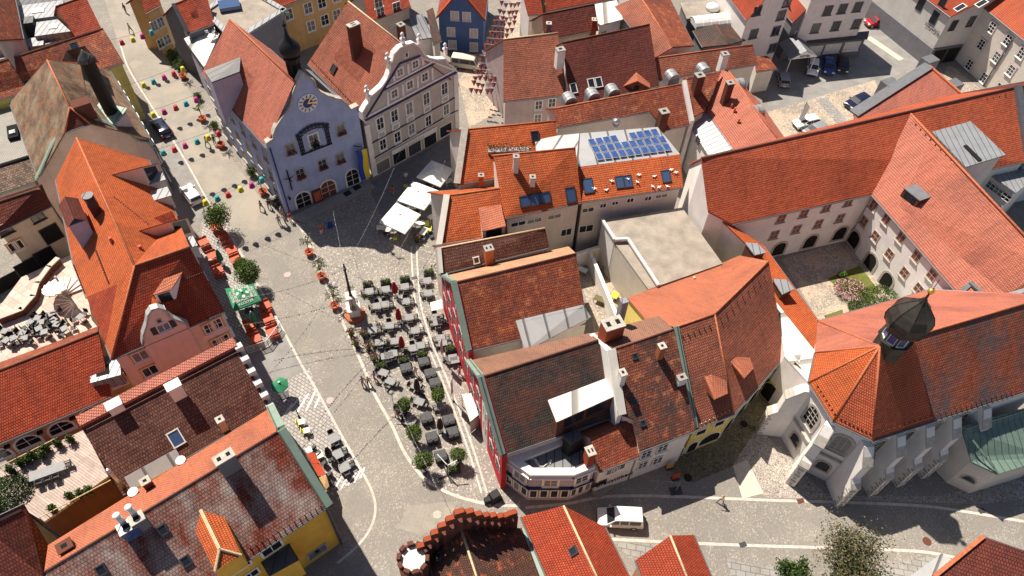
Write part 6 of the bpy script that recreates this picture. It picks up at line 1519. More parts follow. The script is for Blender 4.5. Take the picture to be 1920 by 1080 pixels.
plain('carred', (.42, .01, .02), .25, spec=.6, var=0); plain('cargrey', (.22, .23, .25), .3, spec=.5, var=0); plain('carbeige', (.58, .54, .46), .4, var=0); plain('tyre', (.014, .014, .015), .9, var=0); plain('taillight', (.45, .01, .01), .3, var=0); plain('headlight', (.75, .75, .72), .15, var=0)
plain('skin', (.52, .30, .21), .6, var=0); plain('hairdark', (.03, .02, .015), .8, var=0); plain('hairfair', (.30, .20, .10), .8, var=0); plain('orangecloth', (.70, .22, .05), .8, var=0); plain('purplecloth', (.16, .05, .22), .8, var=0); plain('ukyellow', (.75, .56, .03), .8, var=0); plain('ukblue', (.02, .06, .36), .8, var=0)
M['carwhite'].node_tree.nodes['Principled BSDF'].inputs['Coat Weight'].default_value = .5
mm, nt_, bb = newmat('clearpane'); bb.inputs['Base Color'].default_value = (.55, .62, .62, 1); bb.inputs['Roughness'].default_value = .1; bb.inputs['Alpha'].default_value = .25
def urot(x, y, dx=10, dy=-1.6):
    a, b = at(x, y), at(x+dx, y+dy); return math.atan2((b-a).y, (b-a).x)
# --- prototypes -------------------------------------------------
def mk_chair(frame='wicker', seat='seatpale', arms=True, back=True):
    p = proto('chair'); MB().box((0, 0, .43), (.50, .50, .08)).build('seat', [seat], p)
    if back: MB().box((0, -.25, .66), (.52, .06, .42), mat=Matrix.Rotation(.12, 3, 'X')).build('backrest', [frame], p)
    for sx in (-1, 1):
        for sy in (-1, 1): MB().cyl((sx*.24, sy*.23, 0), (sx*.24, sy*.23, .44), .025, n=5).build('leg', [frame], p)
        if arms: MB().box((sx*.28, 0, .64), (.06, .52, .05)).build('armrest', [frame], p)
    return p
def mk_table(top='tablegrey', leg='wicker', w=1.0, d=.85, h=.74):
    p = proto('table'); MB().box((0, 0, h), (w, d, .05)).build('table_top', [top], p)
    for sx in (-1, 1):
        for sy in (-1, 1): MB().cyl((sx*(w/2-.07), sy*(d/2-.07), 0), (sx*(w/2-.07), sy*(d/2-.07), h), .03, n=5).build('leg', [leg], p)
    return p
chair_g, table_g = mk_chair(), mk_table()
cover_t = proto('covered_table'); m = MB(); m.box((0, 0, .40), (1.25, 1.05, .72), taper=.94); m.build('cover', ['cover'], cover_t)
m = MB()
for x in (-.32, .32): m.box((x, 0, .785), (.5, .86, .06), taper=.96)
m.build('cover_top', ['cover'], cover_t)
for sx in (-1, 1): MB().box((sx*.3, -.66, .5), (.5, .2, .78), taper=.9).build('chair_back', ['wicker'], cover_t)
s1_ = lambda x, y: (640+x/5.1417, 470+y/5.1417)
s2_ = lambda x, y: (660+x/4.154, 660+y/4.154)
GT, GC = 'grey terrace tables on the square', 'dark wicker armchairs on the square'
tabs = [((270, 388), 'below the left planter box of the first row', 'LRB'), ((428, 368), 'beside the first red parasol in the first row', 'LB'), ((612, 342), 'below the third planter box of the first row', 'LRB'),
        ((345, 530), 'left half of the double table in the second row', 'LTB'), ((420, 515), 'right half of the double table in the second row', 'RTB'), ((622, 486), 'at the right end of the second row', 'TRB'),
        ((655, 638), 'right of the second red parasol', 'LRB'), ((465, 720), 'between statue column and second red parasol', 'LTRB'), ((715, 765), 'just left of the pale paving band', 'LRB'),
        ((300, 765), 'next to the foot of the statue column', 'LRB'), ((368, 880), 'below the table by the statue column', 'LRB'), ((522, 868), 'behind the third red parasol', 'LB'),
        ((425, 1015), 'left half of the double table in the fifth row', 'LB'), ((498, 990), 'right half of the double table in the fifth row', 'TRB'), ((690, 938), 'left half of the double table right of the third red parasol', 'LTB'), ((762, 912), 'right half of the double table right of the third red parasol', 'TRB'),
        ((828, 285), 'beside the red facade, nearest the hall end', 'LB'), ((838, 405), 'beside the red facade under the small planter', 'LB'), ((905, 640), 'upper half of the long table at the red facade', 'LTR'), ((925, 690), 'lower half of the long table at the red facade', 'LRB'),
        ((958, 838), 'upper half of the long table by the leaning flagpole', 'LR'), ((978, 888), 'lower half of the long table by the leaning flagpole', 'LR'), ((1075, 1030), 'behind the planter below the upper red facade', 'LR')]
side = {'L': 'left', 'R': 'right', 'T': 'far', 'B': 'near'}
for (p, where, sides) in tabs:
    x, y = s1_(*p); P = at(x, y, .74); P.z = 0; r = urot(x, y); R = Matrix.Rotation(r, 3, 'Z')
    place(table_g, P, r, f'grey table {where}', 'table', GT)
    for s in sides:
        off = {'L': V((-.72, 0, 0)), 'R': V((.72, 0, 0)), 'T': V((0, .66, 0)), 'B': V((0, -.66, 0))}[s]; a = {'L': -math.pi/2, 'R': math.pi/2, 'T': math.pi, 'B': 0}[s]
        place(chair_g, P+R @ off, r+a+rnd.uniform(-.12, .12), f'{side[s]} armchair of table {where}', 'chair', GC)
tabs2 = [((285, 25), 'above the walking group', 'LTB'), ((245, 160), 'at the left beside the shrub pots', 'L'), ((300, 225), 'left of the brown parasol', 'LRB'), ((500, 265), 'under the closed brown parasol', 'LT'), ((525, 385), 'below the closed brown parasol', 'LTR'), ((395, 440), 'hidden below the uppermost ball tree', 'LT'), ((455, 545), 'behind the middle ball tree', 'L'), ((800, 62), 'in front of the lower red facade', 'L'), ((700, 420), 'below the right ball tree', 'L')]
for (p, where, sides) in tabs2:
    x, y = s2_(*p); P = at(x, y, .74); P.z = 0; r = urot(x, y, 10, 3.5 if p[0] < 560 and p[1] > 120 else -2); R = Matrix.Rotation(r, 3, 'Z')
    place(table_g, P, r, f'grey table {where}', 'table', GT)
    for s in sides:
        off = {'L': V((-.72, 0, 0)), 'R': V((.72, 0, 0)), 'T': V((0, .66, 0)), 'B': V((0, -.66, 0))}[s]; a = {'L': -math.pi/2, 'R': math.pi/2, 'T': math.pi, 'B': 0}[s]
        place(chair_g, P+R @ off, r+a+rnd.uniform(-.15, .15), f'{side[s]} armchair of table {where}', 'chair', GC)
for p, where in (((420, 118), 'with a shrub box behind it, in the middle rows'), ((558, 70), 'nearest the paving band in the upper part'), ((608, 160), 'upper one of the pair left of the paving band'), ((645, 232), 'lower one of the pair above the right ball tree'), ((752, 522), 'upper one of the pair beside the lower paving band'), ((782, 618), 'lower one of the pair beside the lower paving band'), ((580, 505), 'standing alone between two ball trees'), ((622, 655), 'with a four part top right of the middle ball tree'), ((690, 800), 'beside the folded pale parasol frame')):
    x, y = s2_(*p); P = at(x, y, .7); P.z = 0; place(cover_t, P, urot(x, y, 10, -2.5), f'dark covered table {where}', 'table', 'covered tables stacked with chairs')
# --- shrubs -----------------------------------------------------
def shrub(name, r, h, n, mats, seed, col=(0, 1, 2), shell=.55, ls=(.05, .11), trunk=None, box=None, bx=(1.1, .5, .5), parent=None):
    """leaf-sized faces through an uneven crown"""
    rr = random.Random(seed); p = proto(name); m = MB()
    lobes = [V((rr.gauss(0, .35)*r, rr.gauss(0, .35)*r, rr.gauss(0, .3)*h)) for _ in range(7)]
    for _ in range(n):
        d = V((rr.gauss(0, 1), rr.gauss(0, 1), rr.gauss(0, 1))).normalized(); k = shell+(1-shell)*rr.random()
        c = rr.choice(lobes)*.5; q = c+V((d.x*r*k*.85, d.y*r*k*.85, d.z*h*k*.85))
        leaf(m, q+V((0, 0, trunk[1] if trunk else h)), rr.uniform(*ls), rr.choice(col))
    m.build('crown', mats, p)
    if trunk: m = MB(); m.cyl((0, 0, 0), (0, 0, trunk[1]), trunk[0], trunk[0]*.7, 7); m.build('trunk', ['bark'], p)
    return p
LM = ['leafdark', 'leaf', 'leaflight', 'flower']
ball = shrub('ball_tree', .98, .92, 2600, LM, 1, (0, 1, 1, 2), .72, (.05, .10), (.07, 2.3))
potm = MB(); potm.lathe((0, 0, 0), [(.28, 0), (.38, .45), (.40, .5), (.33, .5), (.32, .42)], 14); potm.build('tub', ['darkframe'], ball)
for i, (p, lb) in enumerate((((398, 395), 'clipped ball tree in a tub, farthest along the kerb line'), ((480, 622), 'large clipped ball tree in the middle of the kerb row'), ((555, 850), 'clipped ball tree at the bend of the white kerb'), ((670, 320), 'clipped ball tree between covered tables near the paving band'), ((827, 785), 'brownish clipped ball tree near the lower paving band'))):
    P = at(*s2_(*p), 2.35); P.z = 0; o = place(ball, P, i*1.3, lb, 'tree', 'clipped ball trees among the tables', .85+.08*(i % 3) if i < 4 else .85)
planter = proto('planter_box'); m = MB(); m.box((0, 0, .35), (1.25, .55, .7)); m.build('box', ['cover'], planter)
m = MB()
for _ in range(300): leaf(m, V((rnd.uniform(-.55, .55), rnd.uniform(-.24, .24), .7+abs(rnd.gauss(0, .26)))), rnd.uniform(.05, .1), rnd.choice((0, 1, 1, 2)))
m.build('plants', LM, planter)
for p, f, lb in (((255, 318), s1_, 'dark planter box with green shrubs at the left end of the first table row'), ((425, 298), s1_, 'nearly black planter with dark shrub at the tip of the first row'), ((612, 270), s1_, 'planter box with shrubs at the right of the first table row'), ((842, 205), s1_, 'planter with bright shrub by the bicycle at the red facade'), ((775, 1000), s1_, 'planter with reddish plants beside the paving band'), ((600, 1055), s1_, 'planter box with light green shrubs in the middle rows'), ((1052, 945), s1_, 'planter box with shrubs under the upper red facade'), ((228, 105), s2_, 'planter with light shrubs above the walking group'), ((795, 905), s2_, 'dark planter with low plants at the lower end of the terrace')):
    x, y = f(*p); P = at(x, y, .7); P.z = 0; place(planter, P, urot(x, y), lb, 'planter', 'planter boxes of the terrace')
pot = proto('flower_pot'); potm = MB(); potm.lathe((0, 0, 0), [(.16, 0), (.24, .4), (.26, .42), (.2, .42)], 10); potm.build('pot', ['darkframe'], pot); m = MB()
for _ in range(260): leaf(m, V((rnd.gauss(0, .18), rnd.gauss(0, .18), .75+rnd.gauss(0, .2))), rnd.uniform(.05, .1), rnd.choice((0, 1, 2, 2, 3)))
m.build('plants', LM, pot)
for p, lb in (((95, 805), 'pot with pink and white flowers beside the white kerb line'), ((143, 905), 'pot with yellow green and red flowers beside the white kerb line'), ((215, 812), 'dark slender potted shrub left of the tables'), ((260, 935), 'dark potted shrub with red blossoms left of the tables'), ((312, 1045), 'light green potted shrub above the walking group')):
    x, y = s1_(*p); P = at(x, y, .5); P.z = 0; place(pot, P, rnd.random()*6, lb, 'potted plant', 'flower pots left of the tables', 1.25)
# round terracotta tubs with small trees along the kerb and the hall
tub = proto('tree_tub'); m = MB(); m.lathe((0, 0, 0), [(.38, 0), (.52, .62), (.58, .66), (.58, .74), (.48, .74), (.46, .6), (.02, .58)], 18); m.build('tub', ['terracotta'], tub)
m = MB(); m.lathe((0, 0, .57), [(.45, 0), (.1, .03)], 14); m.build('soil', ['soil'], tub); m = MB(); m.box((0, 0, .72), (1.0, .08, .05)); m.box((0, 0, .722), (.08, 1.0, .05)); m.cyl((0, 0, .5), (0, 0, 2.9), .05, n=6); m.build('stem', ['ridgedark'], tub)
m = MB()
for k in range(16):
    a = rnd.uniform(0, 6.28); e = rnd.uniform(.0, .9); z0 = rnd.uniform(1.7, 2.9); d = V((math.cos(a)*math.cos(e), math.sin(a)*math.cos(e), math.sin(e)))
    for q in range(26): leaf(m, V((0, 0, z0))+d*(.1+q*.033)+V((rnd.gauss(0, .07), rnd.gauss(0, .07), rnd.gauss(0, .07))), rnd.uniform(.05, .1), rnd.choice((0, 1, 1, 2, 2)))
m.build('crown', LM, tub)
for (x, y), lb in (((580, 474), 'terracotta tub with small tree nearest the town hall on the kerb line'), ((603, 519), 'terracotta tub with small tree, middle one on the kerb line'), ((628, 574), 'terracotta tub with bushy small tree beside the statue column'), ((343, 143), 'terracotta tub with small tree far up the lane'), ((380, 223), 'terracotta tub with bare small tree beside the hall wall'), ((415, 272), 'terracotta tub beneath the red bucket at the hall wall'), ((493, 360), 'terracotta tub with plant near the hall corner')):
    P = at(x, y, .4); P.z = 0; place(tub, P, rnd.random()*6, lb, 'potted tree', 'terracotta tree tubs on the street')
# climbing shrubs along the hall wall and street trees
bush = shrub('shrub', .75, .85, 900, LM, 4, (0, 0, 1, 2), .4, (.06, .12))
for (x, y), s, lb in (((325, 105), 1.5, 'dark shrub along the house wall in the lane'), ((402, 235), .9, 'small green shrub at the hall wall halfway'), ((470, 322), 1.0, 'green and red shrub at the hall wall'), ((518, 378), .8, 'slender shrub beside the hall corner'), ((370, 180), .9, 'thin dark shrub at the hall wall below the dormer'), ((335, 122), 1.2, 'dark climbing shrub above the upper terracotta tub')):
    P = at(x, y, .8*s); P.z = 0; place(bush, P, rnd.random()*6, lb, 'shrub', 'shrubs along the hall wall', s)
stree = shrub('street_tree', 1.9, 1.7, 2600, LM, 6, (0, 1, 1, 2), .35, (.08, .15), (.1, 3.0))
P = at(406, 401, 3.2); P.z = 0; place(stree, P, 0, 'loose young tree at the upper end of the red cafe tables', 'tree', 'trees of the left cafe')
ctree = shrub('street_tree', 1.5, 1.5, 3000, LM, 8, (0, 1, 1, 2), .6, (.07, .14), (.1, 2.8))
P = at(462, 512, 3.0); P.z = 0; place(ctree, P, 0, 'dense round green tree above the green parasol', 'tree', 'trees of the left cafe')
P = at(452, 488, 2.4); P.z = 0; place(ctree, P, 2, 'smaller round green tree behind the dense one', 'tree', 'trees of the left cafe', .62)
# --- left cafe: red tables ----------------------------------------
redset_t = mk_table('redpaint', 'darkframe', 1.15, 1.0); redset_c = mk_chair('redpaint', 'redpaint', False)
GR = 'red cafe tables on the left'
s5_ = lambda x, y: (380+x/5.4, 360+y/5.4); s6_ = lambda x, y: (410+x/4.908, 520+y/4.908)
for (p, f, where) in (((215, 455), s5_, 'below the loose young tree'), ((292, 585), s5_, 'second along the kerb above the round tree'), ((332, 682), s5_, 'half hidden behind the round green trees'), ((98, 640), s5_, 'in the facade shade beside the pale bench chair'), ((152, 790), s5_, 'by the corner house facade above the green parasol'), ((125, 345), s5_, 'under the loose young tree'), ((8, 505), s5_, 'at the facade in deep shade'),
                    ((455, 375), s6_, 'nearest the kerb below the green parasol'), ((280, 440), s6_, 'in the facade shade below the green parasol'), ((340, 565), s6_, 'largest orange one at the glass screen'), ((492, 500), s6_, 'behind the folding glass screen'), ((430, 258), s6_, 'peeping out right of the green parasol')):
    x, y = f(*p); P = at(x, y, .74); P.z = 0; r = urot(x, y, 10, -4); R = Matrix.Rotation(r, 3, 'Z')
    place(redset_t, P, r, f'red table {where}', 'table', GR)
    for k, (ox, oy, a) in enumerate(((-.32, .58, math.pi), (.32, .58, math.pi), (-.32, -.58, 0), (.32, -.58, 0))):
        place(redset_c, P+R @ V((ox, oy, 0)), r+a, f'{["far left", "far right", "near left", "near right"][k]} red chair, table {where}', 'chair', 'red chairs of the left cafe')
bench = mk_chair('cargrey', 'tablewhite'); P = at(*s5_(80, 695), .4); P.z = 0; place(bench, P, .6, 'pale framed armchair beside the red table in the facade shade', 'chair')
# lower left cafe: grey sets and yellow chairs
s7_ = lambda x, y: (500+x/4.909, 720+y/4.909)
tlow, clow = mk_table('tablegrey', 'wicker', 1.1, 1.0), mk_chair('wicker', 'cover')
for p, where, sides in (((615, 497), 'uppermost one of the grey row by the white kerb', 'TB'), ((650, 648), 'middle one of the grey row by the white kerb', 'TRB'), ((712, 762), 'lowest one of the grey row by the white kerb', 'TRB')):
    x, y = s7_(*p); P = at(x, y, .74); P.z = 0; r = urot(x, y, 10, -5); R = Matrix.Rotation(r, 3, 'Z'); place(tlow, P, r, f'square grey table, {where}', 'table', 'grey tables of the lower left cafe')
    for s in sides:
        off = {'R': V((.8, 0, 0)), 'T': V((0, .76, 0)), 'B': V((0, -.76, 0))}[s]; a = {'R': math.pi/2, 'T': math.pi, 'B': 0}[s]
        place(clow, P+R @ off, r+a, f'{side[s]} dark chair of grey table, {where}', 'chair', 'dark chairs of the lower left cafe')
ychair, yt = mk_chair('yellowpaint', 'yellowpaint', False), mk_table('tablewhite', 'darkframe', .62, .62)
for p, q, w in (((325, 345), (297, 352), 'upper'), ((370, 425), (343, 430), 'lower')):
    x, y = s7_(*p); P = at(x, y, .74); P.z = 0; place(yt, P, .35, f'{w} small white table beside a yellow chair', 'table', 'small white tables'); x, y = s7_(*q); P = at(x, y, .5); P.z = 0; place(ychair, P, -1.3, f'{w} yellow chair on the pale setts', 'chair', 'yellow chairs')
for p, lb in (((425, 588), 'dark chair beside the white table at the red awning'), ((470, 640), 'dark chair right of the red awning'), ((530, 730), 'dark chair halfway along the red awning'), ((575, 830), 'dark chair between red and yellow awnings'), ((590, 920), 'dark chair below the yellow awning')):
    x, y = s7_(*p); P = at(x, y, .45); P.z = 0; place(clow, P, .9, lb, 'chair', 'dark chairs along the copper edged house')
for p, lb in (((388, 607), 'small white table at the top of the red awning'), ((490, 655), 'small white table right of the red awning')):
    x, y = s7_(*p); P = at(x, y, .74); P.z = 0; place(yt, P, .5, lb, 'table', 'small white tables')
def awning(name, label, pts, za, zb, mat):
    P = [at(*pts[0], za), at(*pts[1], zb), at(*pts[2], zb), at(*pts[3], za)]; c = sum(P, V((0, 0, 0)))/4; r = empty(name, V((c.x, c.y, zb)), label, 'awning', 'awnings')
    MB().prism(P, (0, 0, -.06)).build('cloth', [mat], r); m = MB(); m.prism([P[1], P[2], P[2]-V((0, 0, .25)), P[1]-V((0, 0, .25))], (P[1]-P[0]).normalized()*.04); m.build('valance', [mat], r)
    m = MB(); m.cyl(P[0], P[3], .07, n=6); m.build('roller', ['cover'], r)
awning('awning', 'red awning on the copper edged house', [s7_(355, 638), s7_(432, 628), s7_(545, 832), s7_(468, 852)], 3.3, 2.5, 'redpaint'); awning('awning', 'ochre awning next to the red one', [s7_(468, 854), s7_(547, 846), s7_(572, 940), s7_(530, 992)], 3.2, 2.5, 'w_ochre')
# --- parasols -----------------------------------------------------
def canopy(name, label, px, z, rise, mat, n=4, group=None, val=.18):
    P = [at(*p, z) for p in px]; c = sum(P, V((0, 0, 0)))/len(P); r = empty(name, V((c.x, c.y, 0)), label, 'parasol', group); top = c+ZUP*rise; m = MB()
    for i in range(len(P)):
        a, b = P[i], P[(i+1) % len(P)]; d = V((0, 0, -val)); m.poly([a, b, top]); m.poly([a, a+d, b+d, b]); m.poly([b-V((0, 0, .05)), a-V((0, 0, .05)), top-V((0, 0, .05))])
    m.build('canopy', [mat], r); m = MB(); m.cyl(V((c.x, c.y, 0)), top+ZUP*.15, .05, n=8); m.build('pole', ['frame'], r); m = MB(); m.box(V((c.x, c.y, .06)), (.9, .9, .12), .4); m.build('base', ['cover'], r)
    m = MB(); m.cyl(top, top+ZUP*.12, .1, n=8); m.build('finial', ['frame'], r)
    rb = MB()
    for p in P: rb.cyl(top-ZUP*.08, p-V((0, 0, .08)), .025, n=4)
    rb.build('ribs', ['frame'], r); return r, P, top
s4_ = lambda x, y: (540+x/4.909, 280+y/4.909)
WP = 'white square parasols by the grey house'
canopy('parasol', 'white square parasol nearest the street, fully sunlit with a string across it', [s4_(*p) for p in ((995, 490), (840, 668), (1075, 778), (1222, 600))], 2.5, .75, 'whitecloth', group=WP)
canopy('parasol', 'white square parasol in the middle of the three', [s4_(*p) for p in ((1150, 290), (1005, 470), (1252, 558), (1387, 380))], 2.6, .75, 'whitecloth', group=WP)
canopy('parasol', 'white square parasol half in shade beside the grey gabled house', [s4_(*p) for p in ((1320, 100), (1182, 252), (1402, 345), (1525, 180))], 2.7, .75, 'whitecloth', group=WP)
r, P, top = canopy('parasol', 'large green square parasol with white lettering at the corner house', [s6_(*p) for p in ((58, 105), (140, 308), (392, 212), (318, 58))], 2.6, .8, 'greencloth')
for i in range(4):
    a, b = P[i], P[(i+1) % 4]; e = (b-a).normalized(); nn = (b-a).cross(top-a).normalized(); nn = nn if nn.z > 0 else -nn; up = nn.cross(e); up = up if up.z > 0 else -up; c = (a+b)/2*.62+top*.38
    for k, (w_, t_) in enumerate(((1.5, 'BRAUEREI'), (1.9, 'KLOSTER'))): text(r, t_, c-up*(k*.42-.15)+nn*.02, nn, .3, 'whitecloth', up=up)
    m = MB(); m.cyl(c+up*.5+nn*.02, c+up*.5+nn*.03, .2, n=8); m.build('emblem', ['whitecloth'], r)
hx_ = [(480, 985), (560, 918), (632, 935), (642, 1005), (580, 1062), (495, 1045)]
canopy('parasol', 'green six sided parasol at the edge of the pale setts', [s6_(*p) for p in hx_], 2.2, .55, 'greencloth', val=.1)
def closed(label, base, top_, mat, h=2.9):
    B = at(*base); r = empty('closed_parasol', B, label, 'parasol', 'closed parasols among the tables'); m = MB(); m.lathe(B+V((0, 0, .85)), [(.12, 0), (.34, .15), (.36, .6), (.30, 1.2), (.18, 1.8), (.05, 2.1)], 9); m.build('folded_cloth', [mat], r)
    m = MB(); m.cyl(B, B+V((0, 0, h)), .04, n=6); m.build('pole', ['frame'], r); m = MB(); m.box(B+V((0, 0, .08)), (.5, .5, .16), .3); m.build('base', ['cover'], r); m = MB(); m.lathe(B+V((0, 0, h)), [(.07, -.06), (.09, 0), (.03, .1)], 8); m.build('finial', ['frame'], r)
closed('closed red parasol in the first table row', s1_(525, 447), 0, 'darkred_cloth'); closed('closed red parasol in the middle rows', s1_(562, 700), 0, 'darkred_cloth'); closed('closed red parasol nearest the planter boxes', s1_(592, 965), 0, 'darkred_cloth')
closed('closed brown parasol above a grey table', s2_(512, 318), 0, 'browncloth'); closed('closed brown parasol beside the lower covered pair', s2_(690, 620), 0, 'browncloth'); closed('closed dark parasol of the lower left cafe', s7_(590, 700), 0, 'black')
closed('closed green parasol at the upper red tables', s5_(205, 740), 0, 'greencloth'); closed('closed green parasol below the large green one', s6_(350, 455), 0, 'greencloth')
# white tables and yellow chairs at the parasols
tw = mk_table('tablewhite', 'frame', 1.35, .75)
for p, a, lb in (((865, 720), .05, 'white table at the lower left of the sunlit parasol'), ((928, 738), .05, 'white table under the front edge of the sunlit parasol'), ((1250, 752), 1.2, 'white table with yellow chairs right of the parasols'), ((1210, 680), .4, 'white table at the right corner of the sunlit parasol'), ((1335, 612), .7, 'white table close to the orange roofed house'), ((1375, 480), .7, 'white table in shade right of the middle parasol'), ((1490, 285), .5, 'brownish table right of the shaded parasol')):
    x, y = s4_(*p); P = at(x, y, .74); P.z = 0; place(tw, P, a, lb, 'table', 'white tables at the parasols')
for p, a, lb in (((830, 710), .3, 'yellow chair left of the white table'), ((895, 725), 2.5, 'yellow chair between the two white tables'), ((1225, 790), .2, 'yellow chair below the right white table'), ((1302, 740), 1.7, 'yellow chair right of the right white table'), ((1278, 690), 3.0, 'yellow chair behind the right white table'), ((985, 820), .1, 'yellow planter chair below the sunlit parasol'), ((1082, 335), .2, 'yellow chair in shade left of the middle parasol')):
    x, y = s4_(*p); P = at(x, y, .45); P.z = 0; place(ychair, P, a, lb, 'chair', 'yellow chairs')
for p, lb in (((905, 775), 'dark chair below the sunlit parasol'), ((960, 700), 'dark chair under the sunlit parasol edge'), ((1140, 530), 'dark chair between the two sunlit parasols'), ((1375, 545), 'dark chair by the orange house wall'), ((1290, 320), 'dark chair between middle and shaded parasol'), ((1245, 820), 'dark chair at the lower right table'), ((1318, 790), 'dark chair at the right of the yellow chairs')):
    x, y = s4_(*p); P = at(x, y, .45); P.z = 0; place(clow, P, rnd.random()*6, lb, 'chair', 'dark chairs at the white parasols')
P = at(*s4_(1185, 830), .5); P.z = 0; place(pot, P, 1, 'light green potted plant at the right corner of the sunlit parasol', 'potted plant')
# --- statue column ---------------------------------------------------
B = at(666, 592); st = empty('statue_column', B, 'stone column with red flower basin and hanging plants on the square', 'monument')
m = MB(); m.lathe(B, [(1.25, 0), (1.25, .45), (1.1, .5)], 8, ph=.35, flat=True); m.build('basin', ['w_terra'], st)
m = MB(); m.box(B+V((0, 0, .9)), (1.3, 1.3, 1.4), .3, taper=.9); m.box(B+V((0, 0, 1.7)), (1.55, 1.55, .2), .3); m.build('plinth', ['trim'], st)
m = MB(); m.box(B+V((0, 0, 2.7)), (.8, .8, 2.0), .3, taper=.85); m.box(B+V((0, 0, 3.8)), (1.2, 1.2, .2), .3); m.build('pedestal', ['w_offwhite'], st)
m = MB(); m.lathe(B, [(.22, 3.9), (.15, 4.1), (.12, 8.2), (.2, 8.35), (.2, 8.5)], 12); m.build('shaft', ['iron'], st)
m = MB(); m.cyl(B+V((0, 0, 8.5)), B+V((0, 0, 9.2)), .16, .07, 8); m.lathe(B+V((0, 0, 9.27)), [(.02, -.1), (.1, 0), (.02, .1)], 8); m.build('figure', ['iron'], st)
for k in range(4):
    a = .3+k*math.pi/2; C_ = B+V((math.cos(a)*1.5, math.sin(a)*1.5, 3.3)); m = MB(); m.tube([B+V((0, 0, 3.6)), B+V((math.cos(a)*1.4, math.sin(a)*1.4, 3.6)), C_], .03); 
    for _ in range(160): leaf(m, C_+V((rnd.gauss(0, .2), rnd.gauss(0, .2), rnd.gauss(0, .16))), rnd.uniform(.05, .09), 1)
    m.build('hanging_basket', ['iron', 'leafdark'], st)
# --- folding pale frame, lamp posts, leaning flag poles --------------
def post(label, base, h, mat='steel', lean=(0, 0), name='lamp_post', cat='lamp post', lamp=True):
    B = at(*base); r = empty(name, B, label, cat); T_ = B+V((lean[0], lean[1], h)); m = MB(); m.cyl(B, T_, .06, .04, 7); m.build('pole', [mat], r); m = MB(); m.cyl(B, B+V((0, 0, .25)), .13, n=8); m.build('base', ['cover'], r)
    if lamp: m = MB(); m.lathe(T_, [(.05, 0), (.28, .05), (.24, .18), (.05, .25)], 10); m.build('lamp', ['cargrey'], r)
    return r, T_
post('thin lamp post left of the uppermost ball tree', s2_(332, 455), 3.6); post('crooked signpost on the pale setts by the zebra hatching', s7_(298, 305), 2.0, 'iron', lamp=False, name='signpost', cat='post')
for b, lb in ((s1_(985, 1075), 'tall white banner pole in front of the upper red facade'), (s2_(790, 385), 'tall white banner pole in front of the lower red facade')):
    r, T_ = post(lb, b, 5.2, 'frame', lamp=False, name='flag_pole', cat='flag pole'); P_ = T_-ZUP*.2; m = MB(); m.prism([P_, P_+V((-.1, -.75, 0)), P_+V((-.1, -.7, -2.6)), P_+V((0, 0, -2.8))], V((.03, 0, 0))); m.build('banner', ['w_palegrey'], r)
B = at(*s2_(745, 960)); r = empty('parasol_stand', B, 'bare cantilever parasol stand with a cross foot', 'parasol stand'); m = MB()
for a in (.5, .5+math.pi/2): m.box(B+V((0, 0, .06)), (1.9, .14, .1), a)
m.build('foot', ['iron'], r); m = MB(); m.cyl(B, B+V((0, 0, 2.5)), .06, n=7); m.build('pole', ['iron'], r); m = MB(); m.cyl(B+V((0, 0, 2.5)), B+V((-1.0, .8, 3.0)), .05, n=6); m.cyl(B+V((0, 0, 2.2)), B+V((1.0, .4, 2.7)), .05, n=6); m.build('arms', ['frame'], r)
# folding glass screen of the left cafe
for a, b, lb in ((s6_(465, 640), s6_(580, 480), 'glass windscreen along the kerb at the end of the red tables'), (s6_(275, 705), s6_(465, 640), 'glass windscreen across the end of the red tables')):
    A_, B_ = at(*a), at(*b); r = empty('glass_screen', (A_+B_)/2, lb, 'screen', 'windscreens of the left cafe'); m = MB(); m.box((A_+B_)/2+V((0, 0, 1.3)), ((B_-A_).length, .06, .06), rotof(A_, B_)); m.box((A_+B_)/2+V((0, 0, .06)), ((B_-A_).length, .1, .12), rotof(A_, B_))
    for k in range(4): P = A_.lerp(B_, k/3); m.cyl(P, P+V((0, 0, 1.3)), .035, n=5)
    m.build('frame', ['w_palegrey'], r); m = MB(); m.box((A_+B_)/2+V((0, 0, .68)), ((B_-A_).length*.98, .02, 1.1), rotof(A_, B_)); m.build('pane', ['clearpane'], r)

# ================================================================ PEOPLE
def body(pose, cloth, name='person'):
    """one skinned body: joints as vertices with radii"""
    J, Ed, Rr = pose
    me = bpy.data.meshes.new('b'); me.from_pydata(J, Ed, []); ob = bpy.data.objects.new('b', me); COL.objects.link(ob)
    sk_ = ob.modifiers.new('s', 'SKIN'); lay = me.skin_vertices[0].data if me.skin_vertices else None
    if lay is None:
        bpy.context.view_layer.update()
        bpy.context.view_layer.objects.active = ob; bpy.ops.mesh.customdata_skin_add(); lay = me.skin_vertices[0].data
    for i, r in enumerate(Rr): lay[i].radius = (r, r*.85 if 0 < i < 4 else r); lay[i].use_root = i == 0
    ob.modifiers.new('u', 'SUBSURF').levels = 1; bpy.context.view_layer.update()
    m2 = bpy.data.meshes.new_from_object(ob.evaluated_get(bpy.context.evaluated_depsgraph_get())); bpy.data.objects.remove(ob)
    for k in ('skin', cloth[0], cloth[1], 'cover'): m2.materials.append(M[k])
    for p in m2.polygons:
        c = p.center; p.use_smooth = True; ax = abs(c.x)
        if c.z < .10: p.material_index = 3
        elif c.z < .95 and not (ax > .24): p.material_index = 2
        elif c.z < 1.46 and (ax < .30) and not (c.z < 1.12 and ax > .23): p.material_index = 1
        else: p.material_index = 0
    return m2
